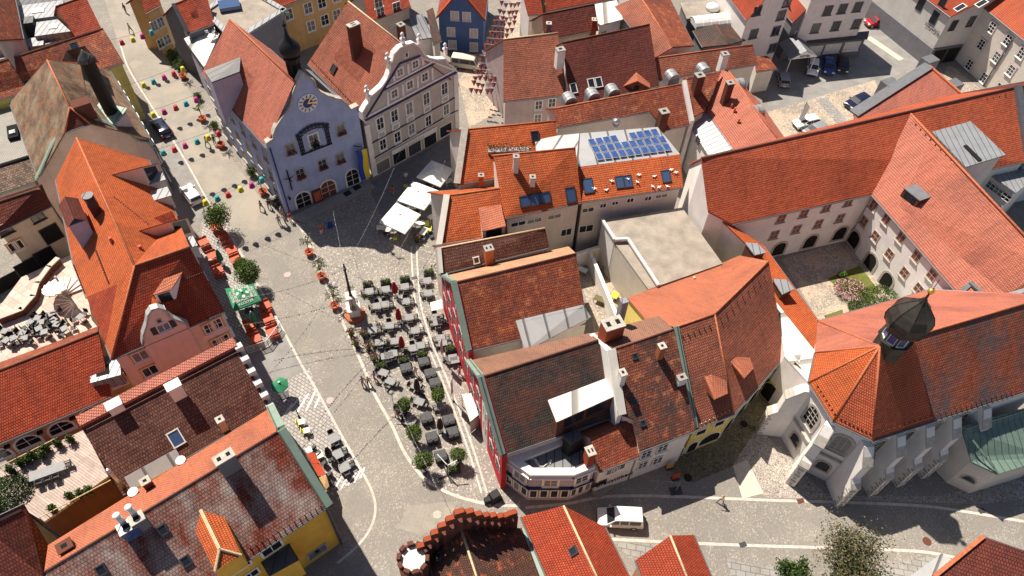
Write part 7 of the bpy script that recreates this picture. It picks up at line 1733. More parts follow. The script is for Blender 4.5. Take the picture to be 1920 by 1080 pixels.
def pose(walk=0.0, arm=0.1, bend=0.0):
    J = [(0, 0, .95), (0, .01, 1.15), (0, .02, 1.38), (0, .03+bend*.1, 1.52), (0, .06+bend*.15, 1.66), (0, .07+bend*.15, 1.74)]; E_ = [(0, 1), (1, 2), (2, 3), (3, 4), (4, 5)]; R_ = [.15, .14, .17, .065, .095, .085]
    for s in (-1, 1):
        w = s*walk; b = len(J); J += [(s*.10, w*.12, .86), (s*.11, w*.30+.03, .50), (s*.11, w*.42-.02*walk, .09), (s*.12, w*.42+.15, .04)]; E_ += [(0, b), (b, b+1), (b+1, b+2), (b+2, b+3)]; R_ += [.10, .075, .05, .045]
        b = len(J); J += [(s*.20, .02, 1.40), (s*.27, -w*.2, 1.14), (s*.27, -w*.35+arm, .92), (s*.27, -w*.38+arm*1.2, .82), (s*.29, -w*.38+arm*1.25, .75)]; E_ += [(2, b), (b, b+1), (b+1, b+2), (b+2, b+3), (b+3, b+4)]; R_ += [.07, .052, .04, .035, .022]
    return J, E_, R_
poses = [pose(0), pose(.7, .12), pose(.35, .25)]
def person(px, rot, cloth, hair, label, k, scale=1.0):
    P = at(*px); r = empty('person', P, label, 'person'); r.rotation_euler[2] = rot; r.scale = (scale,)*3
    me = body(poses[k], cloth); o = bpy.data.objects.new('body', me); COL.objects.link(o); o.parent = r; ORG[o.name] = ORG[r.name]
    m = MB(); m.lathe(P+V((0, .03, 1.68)), [(.10, -.06), (.115, .02), (.10, .09), (.05, .135)], 10); h = m.build('hair', [hair], r)
    m = MB(); m.box(P+V((0, .175, 1.66)), (.03, .03, .05)); 
    for s in (-1, 1): m.box(P+V((s*.035, .155, 1.69)), (.025, .02, .015))
    m.build('face', ['skin'], r)
    return r
plain('c_red', (.55, .03, .04), .8, var=0); plain('c_white', (.70, .66, .62), .8, var=0); plain('c_grey', (.20, .20, .21), .8, var=0); plain('c_blue', (.06, .09, .20), .8, var=0); plain('c_pink', (.55, .28, .26), .8, var=0); plain('c_lilac', (.32, .28, .40), .8, var=0); plain('c_sand', (.42, .36, .26), .8, var=0)
PL = [((247, 62), 2.6, ('c_grey', 'cover'), 'hairdark', 'person in dark clothes walking alone far up the lane', 1), ((237, 24), 2.8, ('cover', 'cover'), 'hairdark', 'dark dressed person at the house edge near the top of the lane', 0),
      ((390, 275), -.5, ('c_sand', 'c_grey'), 'hairdark', 'person in sand coloured top beneath the yellow bucket', 1), ((404, 272), .4, ('cover', 'c_grey'), 'hairdark', 'person in dark clothes beside the hall wall tub', 0),
      ((492, 395), -.3, ('c_grey', 'c_sand'), 'hairdark', 'left person of the two walking by the hall corner', 1), ((506, 391), .2, ('cover', 'c_grey'), 'hairdark', 'right person of the two walking by the hall corner', 1),
      ((525, 421), .5, ('c_lilac', 'cover'), 'hairfair', 'person in lilac top in the group at the hall corner', 0), ((535, 419), -.8, ('c_white', 'c_grey'), 'hairdark', 'person in white in the group at the hall corner', 0), ((546, 416), 1.1, ('c_red', 'c_white'), 'hairdark', 'person in a red shirt at the hall corner', 0), ((531, 406), 2.9, ('c_lilac', 'c_sand'), 'hairfair', 'person with a pale top at the back of the corner group', 2),
      ((604, 440), .4, ('c_red', 'c_white'), 'hairfair', 'person in red and white seated beside a blue bag in the plaza shade', 2),
      ((681, 722), -2.6, ('c_lilac', 'c_red'), 'hairdark', 'person in lilac top and dark red trousers on the kerb line', 1), ((692, 722), -2.8, ('c_sand', 'cover'), 'hairfair', 'person in olive top walking on the kerb line', 1), ((703, 712), -2.4, ('c_lilac', 'c_red'), 'hairdark', 'person in blue and red to the right of the walking pair', 1),
      ((780, 704), .6, ('c_white', 'c_white'), 'hairfair', 'person all in white standing between planters', 0), ((862, 703), 1.0, ('c_white', 'c_red'), 'hairdark', 'person in white and red near the lower red facade', 0), ((745, 783), 2.0, ('c_pink', 'cover'), 'hairdark', 'person in pink seated below the uppermost ball tree', 2),
      ((1350, 943), 1.8, ('c_sand', 'c_grey'), 'hairfair', 'lone person in brownish clothes walking on the lower street', 1), ((738, 367), 1.2, ('c_red', 'c_sand'), 'hairdark', 'person in red sitting at the left corner of the middle parasol', 2), ((762, 340), .2, ('c_white', 'c_grey'), 'hairfair', 'person in white near the upper parasol edge', 0)]
for a in PL: person(*a)
b0_ = at(620, 425); o = MB().box(b0_+V((0, 0, .35)), (.7, .5, .7), .4, taper=.8).build('bag', ['ukblue']); o['label'] = 'blue bag on the shaded plaza beside the seated person'; o['category'] = 'bag'
# ================================================================ CARS
def car(kind, paint):
    """side profile lofted across the width, glass band, wheels and lamps as parts"""
    L = {'van': 4.45, 'estate': 4.6, 'hatch': 4.1, 'bus': 4.9}[kind]; W = {'van': 1.82, 'estate': 1.82, 'hatch': 1.75, 'bus': 1.9}[kind]
    low = {'van': [(-2.2, .35), (-2.22, .8), (-2.18, 1.05), (1.25, 1.0), (2.05, .88), (2.2, .6), (2.15, .32)], 'estate': [(-2.28, .35), (-2.3, .75), (-2.2, .95), (1.1, .92), (2.05, .78), (2.28, .55), (2.2, .3)], 'hatch': [(-2.0, .35), (-2.05, .75), (-1.95, .95), (1.0, .92), (1.8, .78), (2.03, .55), (1.98, .3)], 'bus': [(-2.4, .4), (-2.42, .9), (-2.4, 1.15), (1.8, 1.15), (2.3, .95), (2.42, .6), (2.38, .35)]}[kind]
    roof = {'van': [(-2.15, 1.05), (-2.02, 1.78), (-1.6, 1.84), (.35, 1.82), (.62, 1.76), (1.35, 1.0)], 'estate': [(-2.15, .95), (-1.85, 1.38), (-1.4, 1.46), (.1, 1.46), (.4, 1.40), (1.2, .92)], 'hatch': [(-1.92, .95), (-1.6, 1.38), (-1.1, 1.48), (.1, 1.46), (.4, 1.40), (1.1, .92)], 'bus': [(-2.38, 1.15), (-2.3, 1.95), (-2.0, 2.0), (1.1, 2.0), (1.4, 1.9), (1.95, 1.15)]}[kind]
    p = proto('car'); m = MB(); half = W/2
    def loft(prof, w0, w1, zlo, zhi):
        i = len(m.v)
        for sgn in (-1, 1):
            for x, z in prof: t = (z-zlo)/max(zhi-zlo, .01); m.v.append(V((x, sgn*(w0+(w1-w0)*t), z)))
        n = len(prof); m.face(range(i, i+n)[::-1] if False else list(range(i, i+n)), 0, False); m.face(list(range(i+n, i+2*n))[::-1], 0, False)
        for k in range(n): j = (k+1) % n; m.face((i+k, i+n+k, i+n+j, i+j), 0, True)
    loft(low, half*.97, half, .3, 1.0); zt = roof[2][1]; loft(roof, half*.97, half*.80, roof[0][1], zt); bd = m.build('body', [paint], p)
    mod = bd.modifiers.new('bevel', 'BEVEL'); mod.width = .06; mod.segments = 2; mod.limit_method = 'ANGLE'
    def side(x, z, sg, o=.012): t = (z-roof[0][1])/(zt-roof[0][1]); return V((x, sg*(half*.97+(half*.80-half*.97)*t+o), z))
    xb, xf = roof[0][0], roof[-1][0]; zb = roof[0][1]+.06; zu = zt-.16
    def xat(z): a, b = roof[-2], roof[-1]; return a[0]+(b[0]-a[0])*(a[1]-z)/(a[1]-b[1])
    for sg in (-1, 1):
        segs = [(xb+.28, xb+1.35), (xb+1.45, xf-1.25 if kind != 'bus' else xf-1.2), (xf-1.15, None)]
        for x0, x1 in segs:
            if x1 is not None and x1 <= x0: continue
            g_ = MB(); q = [side(x0, zb, sg), side(x1 if x1 else xat(zb)-.12, zb, sg), side(x1 if x1 else xat(zu)-.1, zu, sg), side(x0, zu, sg)]
            g_.poly(q if sg < 0 else q[::-1]); g_.build('side_window', ['glass'], p)
        MB().box((xf-.35, sg*(half+.1), 1.02 if kind != 'van' else 1.1), (.12, .2, .16)).build('mirror', [paint], p)
    a, b = roof[-2], roof[-1]; nx = V((a[1]-b[1], 0, b[0]-a[0])).normalized()*.02; g_ = MB(); g_.poly([V((a[0]+.04, -half*.74, a[1]-.03))+nx, V((b[0]-.05, -half*.86, b[1]+.04))+nx, V((b[0]-.05, half*.86, b[1]+.04))+nx, V((a[0]+.04, half*.74, a[1]-.03))+nx]); g_.build('windscreen', ['glass'], p)
    a, b = roof[1], roof[0]; g_ = MB(); g_.poly([V((b[0]-.03, -half*.8, b[1]+.1)), V((a[0]-.05, -half*.7, a[1]-.06)), V((a[0]-.05, half*.7, a[1]-.06)), V((b[0]-.03, half*.8, b[1]+.1))][::-1]); g_.build('rear_window', ['glass'], p)
    for x in (-L*.30, L*.31):
        for sg in (-1, 1):
            w_ = MB(); w_.cyl((x, sg*(half-.2), .32), (x, sg*(half+.01), .32), .32, n=16); wh_ = w_.build('wheel', ['tyre'], p); r_ = MB(); r_.cyl((x, sg*(half), .32), (x, sg*(half+.02), .32), .2, n=12); r_.build('rim', ['alu'], wh_)
    for sg in (-1, 1):
        MB().box((L/2-.16, sg*half*.72, .68), (.22, .34, .14)).build('headlight', ['headlight'], p); MB().box((-L/2+.02, sg*half*.82, .82), (.1, .2, .3)).build('taillight', ['taillight'], p)
    MB().box((L/2-.02, 0, .42), (.1, W*.8, .16)).build('bumper', ['cover'], p); MB().box((-L/2+.02, 0, .48), (.06, .52, .12)).build('number_plate', ['frame'], p)
    return p
def park(p, a, b, label, lift=0, cat='car', group=None):
    """a = front pixel, b = rear pixel at bonnet height"""
    A_, B_ = at(*a, .7), at(*b, .7); P = (A_+B_)/2; P.z = 0; place(p, P, math.atan2((A_-B_).y, (A_-B_).x), label, cat, group)
van = car('van', 'carwhite'); park(van, (1122, 969), (1203, 973), 'white delivery car parked on the lower street beside the orange gable', cat='van')
park(car('estate', 'carnavy'), (289, 221), (316, 256), 'dark navy estate car parked in the lane', cat='car', group='cars in the lane'); park(car('hatch', 'carwhite'), (342, 343), (374, 384), 'white car with dark windscreen parked at the corner house', group='cars in the lane')
park(car('hatch', 'carwhite'), (1523, 143), (1526, 108), 'white car in the hotel yard, left of the blue one', group='cars in the hotel yard'); park(car('hatch', 'carblue'), (1555, 138), (1553, 108), 'blue car in the hotel yard beside the white one', group='cars in the hotel yard'); park(car('hatch', 'carblack'), (1581, 135), (1580, 106), 'black car in the shade at the right of the blue car', group='cars in the hotel yard')
park(car('hatch', 'cargrey'), (1466, 132), (1472, 160), 'dark grey car with red lights beside the yard annex', group='cars in the hotel yard'); park(car('hatch', 'carred'), (1628, 42), (1660, 38), 'red car parked at the green hedge', group='cars in the hotel yard')
park(car('hatch', 'carwhite'), (1494, 232), (1531, 224), 'white small car on the cobbled yard behind the convent', group='cars on the cobbled yard'); park(car('hatch', 'cargrey'), (1512, 250), (1548, 236), 'grey car partly hidden by the convent roof ridge', group='cars on the cobbled yard'); park(car('estate', 'carnavy'), (1596, 195), (1622, 184), 'dark car beside the lead edged roof', group='cars on the cobbled yard')
park(car('bus', 'carbeige'), (896, 122), (853, 116), 'beige delivery van parked below the deep blue house', cat='van')
# ================================================================ BUCKETS ON LINES, BUNTING, FLAGS
bk = {}
for c in ('red', 'yellow', 'teal', 'magenta'):
    p = proto('hanging_bucket'); m = MB(); m.lathe((0, 0, -.4), [(.43, 0), (.40, .12), (.30, .78), (.02, .80)], 14); m.build('bucket', ['b_'+c], p); m = MB(); m.lathe((0, 0, -.42), [(.45, 0), (.45, .05), (.42, .05)], 14); m.build('rim', ['b_'+c], p); m = MB(); m.cyl((0, 0, .38), (0, 0, .75), .015, n=4); m.build('hook', ['iron'], p); bk[c] = p
t1_ = lambda x, y: (x/3, y/3)
s36_ = lambda x, y: (360+x/3.6, 130+y/3.6)
HB = 6.0
rows = [('first line, nearest the top of the lane', [(685, 238, 'red'), (747, 222, 'yellow'), (800, 203, 'magenta'), (852, 182, 'teal')], t1_), ('second line', [(808, 477, 'yellow'), (863, 458, 'teal'), (923, 435, 'magenta'), (977, 413, 'red'), (1028, 388, 'yellow')], t1_), ('third line', [(862, 645, 'yellow'), (923, 628, 'magenta'), (988, 605, 'red'), (1046, 582, 'teal'), (1103, 560, 'magenta')], t1_),
        ('fourth line', [(918, 858, 'teal'), (980, 840, 'red'), (1040, 818, 'magenta'), (1108, 795, 'teal'), (1170, 773, 'yellow'), (1228, 750, 'red')], t1_), ('fifth line, nearest the square', [(90, 897, 'yellow'), (170, 870, 'teal'), (243, 845, 'red'), (327, 808, 'yellow'), (402, 780, 'magenta'), (470, 745, 'teal')], s36_)]
ords = ['first', 'second', 'third', 'fourth', 'fifth', 'sixth']
for rn, its, f in rows:
    Ps = [at(*f(x, y), HB) for x, y, c in its]
    for i, ((x, y, c), P) in enumerate(zip(its, Ps)): place(bk[c], P, rnd.random(), f'{c} bucket hanging {ords[i]} from left on {rn}', 'bucket', 'coloured buckets hung over the lane', .84)
    d = (Ps[-1]-Ps[0]).normalized(); ends = [Ps[0]-d*3+ZUP*1.0]+[p+ZUP*.75 for p in Ps]+[Ps[-1]+d*2.2+ZUP*1.0]; m = MB(); m.tube(ends, .018, 4); o = m.build('bucket_line', ['iron']); o['label'] = f'thin wire carrying the buckets of the {rn}'; o['category'] = 'wire'; o['group'] = 'wires over the lane'
def bunting(a, b, za, zb, label, sag=.8, n=24, mats=('c_white', 'c_pink', 'c_sand'), s=.16):
    A_, B_ = at(*a, za), at(*b, zb); c = (A_+B_)/2; r = empty('bunting', c, label, 'bunting', 'bunting strings over the square'); m = MB(); f = MB(); pts = []
    for k in range(n+1): t = k/n; p = A_.lerp(B_, t); p.z -= sag*4*t*(1-t); pts.append(p)
    m.tube(pts, .012, 4); m.build('cord', ['c_grey'], r)
    for k in range(n):
        for q in (.25, .75):
            p = pts[k].lerp(pts[k+1], q); d = (pts[k+1]-pts[k]).normalized(); tw_ = d.cross(ZUP)*rnd.uniform(-.12, .12); f.poly([p-d*s*.5, p+d*s*.5, p-ZUP*s*1.3+tw_], rnd.choice((0, 0, 0, 1, 2)))
    f.build('pennants', list(mats), r)
ct = (646, 503)
for b, zb, lb in (((614, 345), 3.2, 'bunting from the column to the red door of the hall'), ((751, 283), 4.5, 'bunting from the column up to the grey gabled house'), ((482, 452), 6.0, 'bunting from the column to the upper left cafe'), ((440, 560), 7.0, 'bunting from the column towards the corner house'), ((505, 700), 7.0, 'bunting from the column down to the brown roofed house'), ((880, 620), 7.0, 'bunting from the column to the upper red facade')): bunting(ct, b, 8.9, zb, lb)
bunting((745, 755), (832, 940), 5.5, 5.0, 'string of pennants crossing above the lower ball trees', .4, 24); bunting((560, 845), (690, 690), 5.0, 5.5, 'string of pennants over the street by the pale setts', .5, 24); bunting((430, 612), (660, 560), 5.5, 6.0, 'string of pennants over the street from the green parasol', .6, 24)
bunting((835, 300), (748, 470), 5.5, 4.0, 'string of pennants across the white parasols', .4, 20)
# paper pennants over the alley
for r_ in range(15):
    y = 2+r_*11.4; x0, x1 = 938-r_*4.3, 968-r_*2.9+(8 if r_ < 5 else 0); A_, B_ = at(x0, y+rnd.uniform(-2, 2), 5.6), at(x1, y+3+rnd.uniform(-2, 2), 5.6); r = empty('pennant_row', (A_+B_)/2, f'row of orange and purple pennants over the alley, number {r_+1} counted from the top', 'pennants', 'pennant rows over the alley')
    m = MB(); m.cyl(A_, B_, .015, n=4); m.build('cord', ['frame'], r)
    for k in range(5):
        t_ = (k+.5)/5; p = A_.lerp(B_, t_)+V((rnd.uniform(-.15, .15), rnd.uniform(-.3, .3), -.5*4*t_*(1-t_))); m = MB(); w = .40
        if rnd.random() < .08: cs = (0, 0)
        else: cs = (1, 2)
        m.poly([p+V((-w, 0, 0)), p+V((0, -.12, 0)), p+V((0, 0, -1.0))], 1 if cs[0] else 0); m.poly([p+V((0, -.12, 0)), p+V((w, 0, 0)), p+V((0, 0, -1.0))], 2 if cs[0] else 0); m.poly([p+V((w, 0, 0)), p+V((-w, 0, 0)), p+V((0, 0, -1.0))], 2); m.build('pennant', ['c_white', 'orangecloth', 'purplecloth'], r)
# blue and yellow flag on the hall
A_ = hit(663, 277, pT2)+pTH[1]*.9; u = wdir(pTH[1]); r = empty('flag', V((A_.x, A_.y, A_.z)), 'blue and yellow banner hanging from the hall front', 'flag'); m = MB()
for i in range(8):
    for j in range(2):
        def fp(i_, j_): return A_+u*(j_*.72-.1+.08*math.sin(i_*.8))+V((0, 0, -i_*.62))+pTH[1]*(.12*math.sin(i_*.9+j_))
        m.poly([fp(i, j), fp(i, j+1), fp(i+1, j+1), fp(i+1, j)], j)
m.build('cloth', ['ukblue', 'ukyellow'], r); m = MB(); m.cyl(hit(663, 277, pT2)+ZUP*.3, A_+u*.8+ZUP*.4, .05, n=6); m.cyl(A_-u*.2+ZUP*.05, A_+u*1.4+ZUP*.05, .04, n=6); m.build('staff', ['iron'], r)
# ================================================================ TREES, HEDGES, YARDS
def tree(name, label, px, zc, r, h, n, mats, col, ls, seed, group=None):
    P = at(*px, zc); B = V((P.x, P.y, 0)); t = empty(name, B, label, 'tree', group); rr = random.Random(seed); m = MB(); tk = MB(); tk.cyl(B, B+V((0, 0, zc-h*.3)), .22, .13, 8)
    for k in range(26):
        a = rr.uniform(0, 6.28); e = rr.uniform(-.1, 1.2); L = rr.uniform(.55, 1.0); d = V((math.cos(a)*math.cos(e)*r, math.sin(a)*math.cos(e)*r, math.sin(e)*h)); s0 = B+V((0, 0, zc-h*.4)); tip = s0+d*L+V((0, 0, h*.25)); tk.cyl(s0, tip, .06, .02, 5)
        for q in range(n//26): u_ = rr.uniform(.25, 1.05); g_ = .16*r; leaf(m, s0.lerp(tip, u_)+V((rr.gauss(0, g_), rr.gauss(0, g_), rr.gauss(0, g_)))+V((0, 0, -.35*u_*u_)), rr.uniform(*ls), rr.choice(col))
    m.build('crown', mats, t); tk.build('trunk', ['bark'], t)
tree('broadleaf_tree', 'airy olive coloured tree at the bottom street by the slab pavement', (1602, 1052), 4.0, 4.1, 3.1, 9000, ['leafolive', 'leafdark', 'leaf'], (0, 0, 0, 1), (.07, .15), 3); tree('broadleaf_tree', 'dense dark green shrub tree at the bottom edge left of the airy tree', (1492, 1070), 2.6, 1.5, 1.8, 3000, LM, (0, 0, 1), (.08, .15), 5)
# courtyard garden
def gbush(label, px, r, h, n, col, mats=LM, seed=1, cat='bush'):
    P = at(*px, h); B = V((P.x, P.y, 0)); t = empty('bush', B, label, cat); rr = random.Random(seed); m = MB()
    for _ in range(n): d = V((rr.gauss(0, 1), rr.gauss(0, 1), rr.gauss(0, 1))).normalized()*rr.uniform(.5, 1)**.5; leaf(m, B+V((d.x*r*1.1, d.y*r*.9, h*.55+d.z*h*.5)), rr.uniform(.06, .13), rr.choice(col))
    m.build('foliage', mats, t)
gbush('large green bush in the cloister courtyard corner', (1657, 548), 2.1, 2.4, 2600, (0, 1, 1, 2), seed=2); gbush('pink flowering rhododendron in the cloister courtyard', (1598, 536), 1.9, 1.3, 1800, (0, 1, 4, 4, 4), LM+['flowerpink'], 3); gbush('small round bush by the cloister roof edge', (1607, 569), .9, 1.0, 700, (0, 1), seed=4); gbush('clipped bush on the courtyard lawn at the shadow edge', (1582, 510), .5, .9, 400, (1, 2), seed=6)
# hedge strip beside the hotel yard
A_, B_ = at(1645, 2), at(1724, 92); t = empty('hedge', (A_+B_)/2, 'long clipped dark hedge between hotel yard and modern building', 'hedge'); m = MB()
for _ in range(5200): k = rnd.random(); p = A_.lerp(B_, k); leaf(m, p+V((rnd.uniform(-.6, .6), rnd.uniform(-.3, .3), rnd.uniform(.1, 1.2))), rnd.uniform(.08, .15), rnd.choice((0, 0, 1)))
m.build('foliage', LM, t)
# roof deck and cafe terrace furniture
zD = 6.2; t3z = lambda x, y: (x/6, 820+y/6)
tl = mk_table('tablegrey', 'darkframe', 2.9, .95)
P = at(*t3z(525, 380), zD+.74); P.z = zD; place(tl, P, .48, 'long grey dining table on the roof deck', 'table'); R = Matrix.Rotation(.48, 3, 'Z')
for i, (ox, oy, a) in enumerate(((-.8, -.75, 0), (-.1, -.75, 0), (.6, -.75, 0), (-1.75, 0, -1.57), (1.7, .1, 1.57))): place(clow, P+R @ V((ox, oy, 0)), .48+a, f'dark chair at the roof deck table, {["left near side", "middle near side", "right near side", "left end", "right end"][i]}', 'chair', 'chairs at the roof deck table')
decktree = shrub('deck_shrub', .42, .75, 420, LM, 9, (0, 0, 1), .4, (.06, .12)); m = MB(); m.lathe((0, 0, 0), [(.2, 0), (.3, .4), (.24, .4)], 10); m.build('pot', ['darkframe'], decktree)
for i, (x, y) in enumerate(((640, 60), (780, 10), (500, 110), (350, 190), (210, 280), (460, 190), (300, 250), (110, 355))): P = at(*t3z(x, y), zD+.8); P.z = zD; place(decktree, P, i, f'potted shrub number {i+1} from the right along the far rail of the roof deck', 'potted shrub', 'potted shrubs on the roof deck')
for i, (x, y) in enumerate(((770, 650), (890, 625), (985, 590), (585, 800))): P = at(*t3z(x, y), zD+.8); P.z = zD; place(decktree, P, i+3, f'potted shrub number {i+1} along the near rail of the roof deck', 'potted shrub', 'potted shrubs on the roof deck')
for a, b, lb in (((440, 905), (1245, 480), 'near metal railing of the roof deck'), ((-10, 335), (640, 5), 'far metal railing of the roof deck')):
    A_, B_ = at(*t3z(*a), zD+1.0), at(*t3z(*b), zD+1.0); r = empty('railing', (A_+B_)/2-V((0, 0, 1)), lb, 'railing', 'railings of the roof deck'); m = MB(); m.cyl(A_, B_, .05, n=6); m.build('handrail', ['ridgepale'], r); m = MB()
    for k in range(12): p = A_.lerp(B_, k/11); m.cyl(p-V((0, 0, 1.0)), p, .025, n=4)
    m.build('balusters', ['iron'], r)
gbush('dark ivy mass at the left edge of the roof deck', (6, 912), 2.3, 7.6, 11000, (0, 0), seed=12, cat='ivy')
# cafe terrace behind the corner house
zT = 3.0; tz = lambda x, y: (x/7.715, 560+y/7.715); cterr = mk_chair('wicker', 'cover', False); tterr = mk_table('tablegrey', 'darkframe', .7, .7)
k = 0
for (x, y) in ((745, 215), (770, 310), (820, 370), (590, 340), (560, 430), (430, 345), (330, 490), (350, 570), (190, 570), (90, 600), (70, 470), (640, 480), (930, 430), (1160, 260), (540, 280)):
    P = at(*tz(x, y), zT+.7); P.z = zT; k += 1; place(tterr, P, .3+k*.4, f'small grey terrace table number {k} among the jumbled cafe terrace seats', 'table', 'tables on the cafe terrace')
    for q in range(3):
        a = q*2.1+k; place(cterr, P+V((math.cos(a)*.75, math.sin(a)*.75, 0)), a+math.pi/2, f'dark terrace chair {q+1} of three around terrace table {k}', 'chair', 'chairs on the cafe terrace')
P = at(122, 545, 3.9); r = empty('round_stair', V((P.x, P.y, zT)), 'cream round spiral stair with fan shaped steps on the cafe terrace', 'stair')
for q in range(14):
    a0_, a1_ = q*.36+.6, q*.36+.96; z_ = zT+.3+q*.2; MB().prism([V((P.x, P.y, z_)), V((P.x+2.0*math.cos(a0_), P.y+2.0*math.sin(a0_), z_)), V((P.x+2.0*math.cos(a1_), P.y+2.0*math.sin(a1_), z_))], (0, 0, -.16)).build('step', ['tablewhite'], r)
m = MB(); m.cyl(V((P.x, P.y, zT)), V((P.x, P.y, zT+3.4)), .12, n=8); m.build('newel', ['stone'], r)
A0_ = [at(*p, zT+.9) for p in ((-5, 597), (40, 580), (62, 555), (70, 530), (92, 500), (108, 485))]
for a, b in zip(A0_[:-1], A0_[1:]): pass
r = empty('terrace_wall', V((A0_[2].x, A0_[2].y, zT)), 'curved low terrace wall with pale coping by the cream house', 'wall'); m, c = MB(), MB()
for a, b in zip(A0_[:-1], A0_[1:]): m.box((a+b)/2-V((0, 0, .45)), ((b-a).length+.1, .45, .9), rotof(a, b)); c.box((a+b)/2+V((0, 0, .06)), ((b-a).length+.2, .6, .12), rotof(a, b))
m.build('wall', ['w_darkbrick'], r); c.build('coping', ['w_beige'], r)
# small yards behind the red fronts
for (x, y), z, w_, d_, mt, lb, cat in (((1092, 505), 0, 1.3, .7, 'frame', 'white bench top in the narrow left yard', 'bench'), ((1141, 494), 0, .8, 1.9, 'tablegrey', 'long grey table in the paved small yard', 'table'), ((1150, 512), 0, .6, .8, 'redpaint', 'small red seat at the end of the yard table', 'stool'), ((1153, 553), 0, .8, 1.0, 'b_yellow', 'yellow green mat table in the yard', 'table'), ((1125, 560), 0, 1.4, .8, 'leafolive', 'old rowing tub left in the narrow yard', 'trough')):
    P = at(x, y, .7); r = empty(cat, V((P.x, P.y, 0)), lb, cat); MB().box(V((P.x, P.y, .68)), (w_, d_, .08), -.45).build('top', [mt], r)
    for sx in (-1, 1): 
        for sy in (-1, 1): P2_ = V((P.x, P.y, 0))+Matrix.Rotation(-.45, 3, 'Z') @ V((sx*(w_/2-.08), sy*(d_/2-.08), 0)); MB().cyl(P2_, P2_+V((0, 0, .66)), .035, n=5).build('leg', ['darkframe'], r)
# street corner: dark covered stack, stone bench steps, sign trestle
P = at(928, 928, .8); r = empty('covered_stack', V((P.x, P.y, 0)), 'black tarpaulin covered stack of furniture at the white corner building', 'furniture stack')
m = MB(); m.box(V((P.x, P.y, .55)), (1.3, 1.1, 1.1), .6, taper=.7); m.build('tarpaulin', ['black'], r); m = MB(); m.box(V((P.x-.7, P.y-.4, .35)), (.7, .6, .7), .3, taper=.8); m.build('folded_chairs', ['wicker'], r)
A_ = [at(1108, 925), at(1122, 935), at(1152, 915), at(1140, 903)]; 
o = MB().prism([p+V((0, 0, .25)) for p in A_], (0, 0, -.25)).build('entrance_step', ['w_concrete']); o['label'] = 'grey stone entrance step below the gothic lettering'; o['category'] = 'step'
P0, P1 = at(1268, 910, 2.2), at(1267, 919, 0); r = empty('scaffold_bar', at(1267, 921), 'pale metal bracket sign frame standing at the shadow edge of the street', 'sign frame'); m = MB(); B = at(1267, 921); m.cyl(B, B+V((0, 0, 2.2)), .05, n=6); m.build('post', ['copper'], r); m = MB(); m.cyl(B+V((0, 0, 2.1)), B+V((-3.2, .2, 1.9)), .035, n=5); m.cyl(B+V((0, 0, 1.4)), B+V((-1.2, .1, 2.0)), .03, n=5); m.build('bar', ['copper'], r); m = MB(); m.box(B+V((0, .0, .05)), (1.2, .8, .1), .2); m.build('foot', ['cover'], r)
for (x, y), mt, lb in (((1257, 873), 'w_ochre', 'ochre menu board on the dark street by the yellow arcade'), ((1268, 893), 'redpaint', 'red menu board on the dark street by the yellow arcade')):
    P = at(x, y, .6); r = empty('menu_board', V((P.x, P.y, 0)), lb, 'sign', 'boards by the yellow arcade'); m = MB(); m.box(V((P.x, P.y, .65)), (.75, .08, 1.2), .3, ); m.build('panel', [mt], r); m = MB(); m.box(V((P.x, P.y, .04)), (.8, .5, .08), .3); m.build('foot', ['cover'], r)
# closed grey parasol and the white one in the yards, white canopy at the red facade
A_ = [s2_(855, 330), s2_(950, 318), s2_(1010, 470), s2_(920, 545)]; P = [at(*p, 2.5) for p in A_]; c = sum(P, V((0, 0, 0)))/4; r = empty('canopy', V((c.x, c.y, 0)), 'pale glazed porch canopy with green trim at the lower red facade', 'canopy'); MB().prism(P, (0, 0, -.12)).build('roof', ['whiteroof'], r)
m = MB(); m.prism([P[2]+V((0, 0, .02)), P[3]+V((0, 0, .02)), P[3]-V((0, 0, 2.4)), P[2]-V((0, 0, 2.4))], V((0, .05, 0))); m.build('end_panel', ['w_rosegrey'], r)
for p in P[:2]: MB().cyl(V((p.x, p.y, 0)), p, .06, n=6).build('post', ['frame'], r)
A_ = [s1_(855, 500), s1_(965, 470), s1_(970, 560), s1_(870, 580)]; P = [at(*p, 2.4) for p in A_]; c = sum(P, V((0, 0, 0)))/4; r = empty('awning', V((c.x, c.y, 2.4)), 'cream fabric awning at the upper red facade', 'awning'); MB().prism(P, (0, 0, -.07)).build('cloth', ['whitecloth'], r); m = MB(); m.cyl(P[1], P[2], .06, n=6); m.build('roller', ['frame'], r)
# beach flag by the cobbled yard
B = at(1492, 236); r = empty('beach_flag', B, 'tall grey feather flag beside the white car in the cobbled yard', 'flag'); m = MB(); m.cyl(B, B+V((.3, .3, 4.2)), .04, n=5); m.build('pole', ['iron'], r); m = MB(); q = [B+V((0, 0, 1.2)), B+V((.3, .3, 4.2)), B+V((1.0, .2, 3.4)), B+V((.75, 0, 1.4))]; m.prism(q, V((0, .03, 0))); m.build('cloth', ['w_palegrey'], r)
for i, (x, y) in enumerate(((1400, 12), (1393, 15))): pass
# terrace chairs behind the hall
P = at(396, 66, 8.8); P.z = 8.0; place(ychair if False else mk_table('frame', 'frame', .9, .9), P, 0, 'white round-edged table on the roof terrace behind the hall', 'table'); wc = mk_chair('frame', 'frame', False)
for i, (x, y) in enumerate(((389, 60), (400, 58), (403, 68))): P = at(x, y, 8.4); P.z = 8.0; place(wc, P, i*2, f'white chair at the roof terrace table, {["left", "back", "right"][i]} one', 'chair', 'white chairs on the roof terrace')

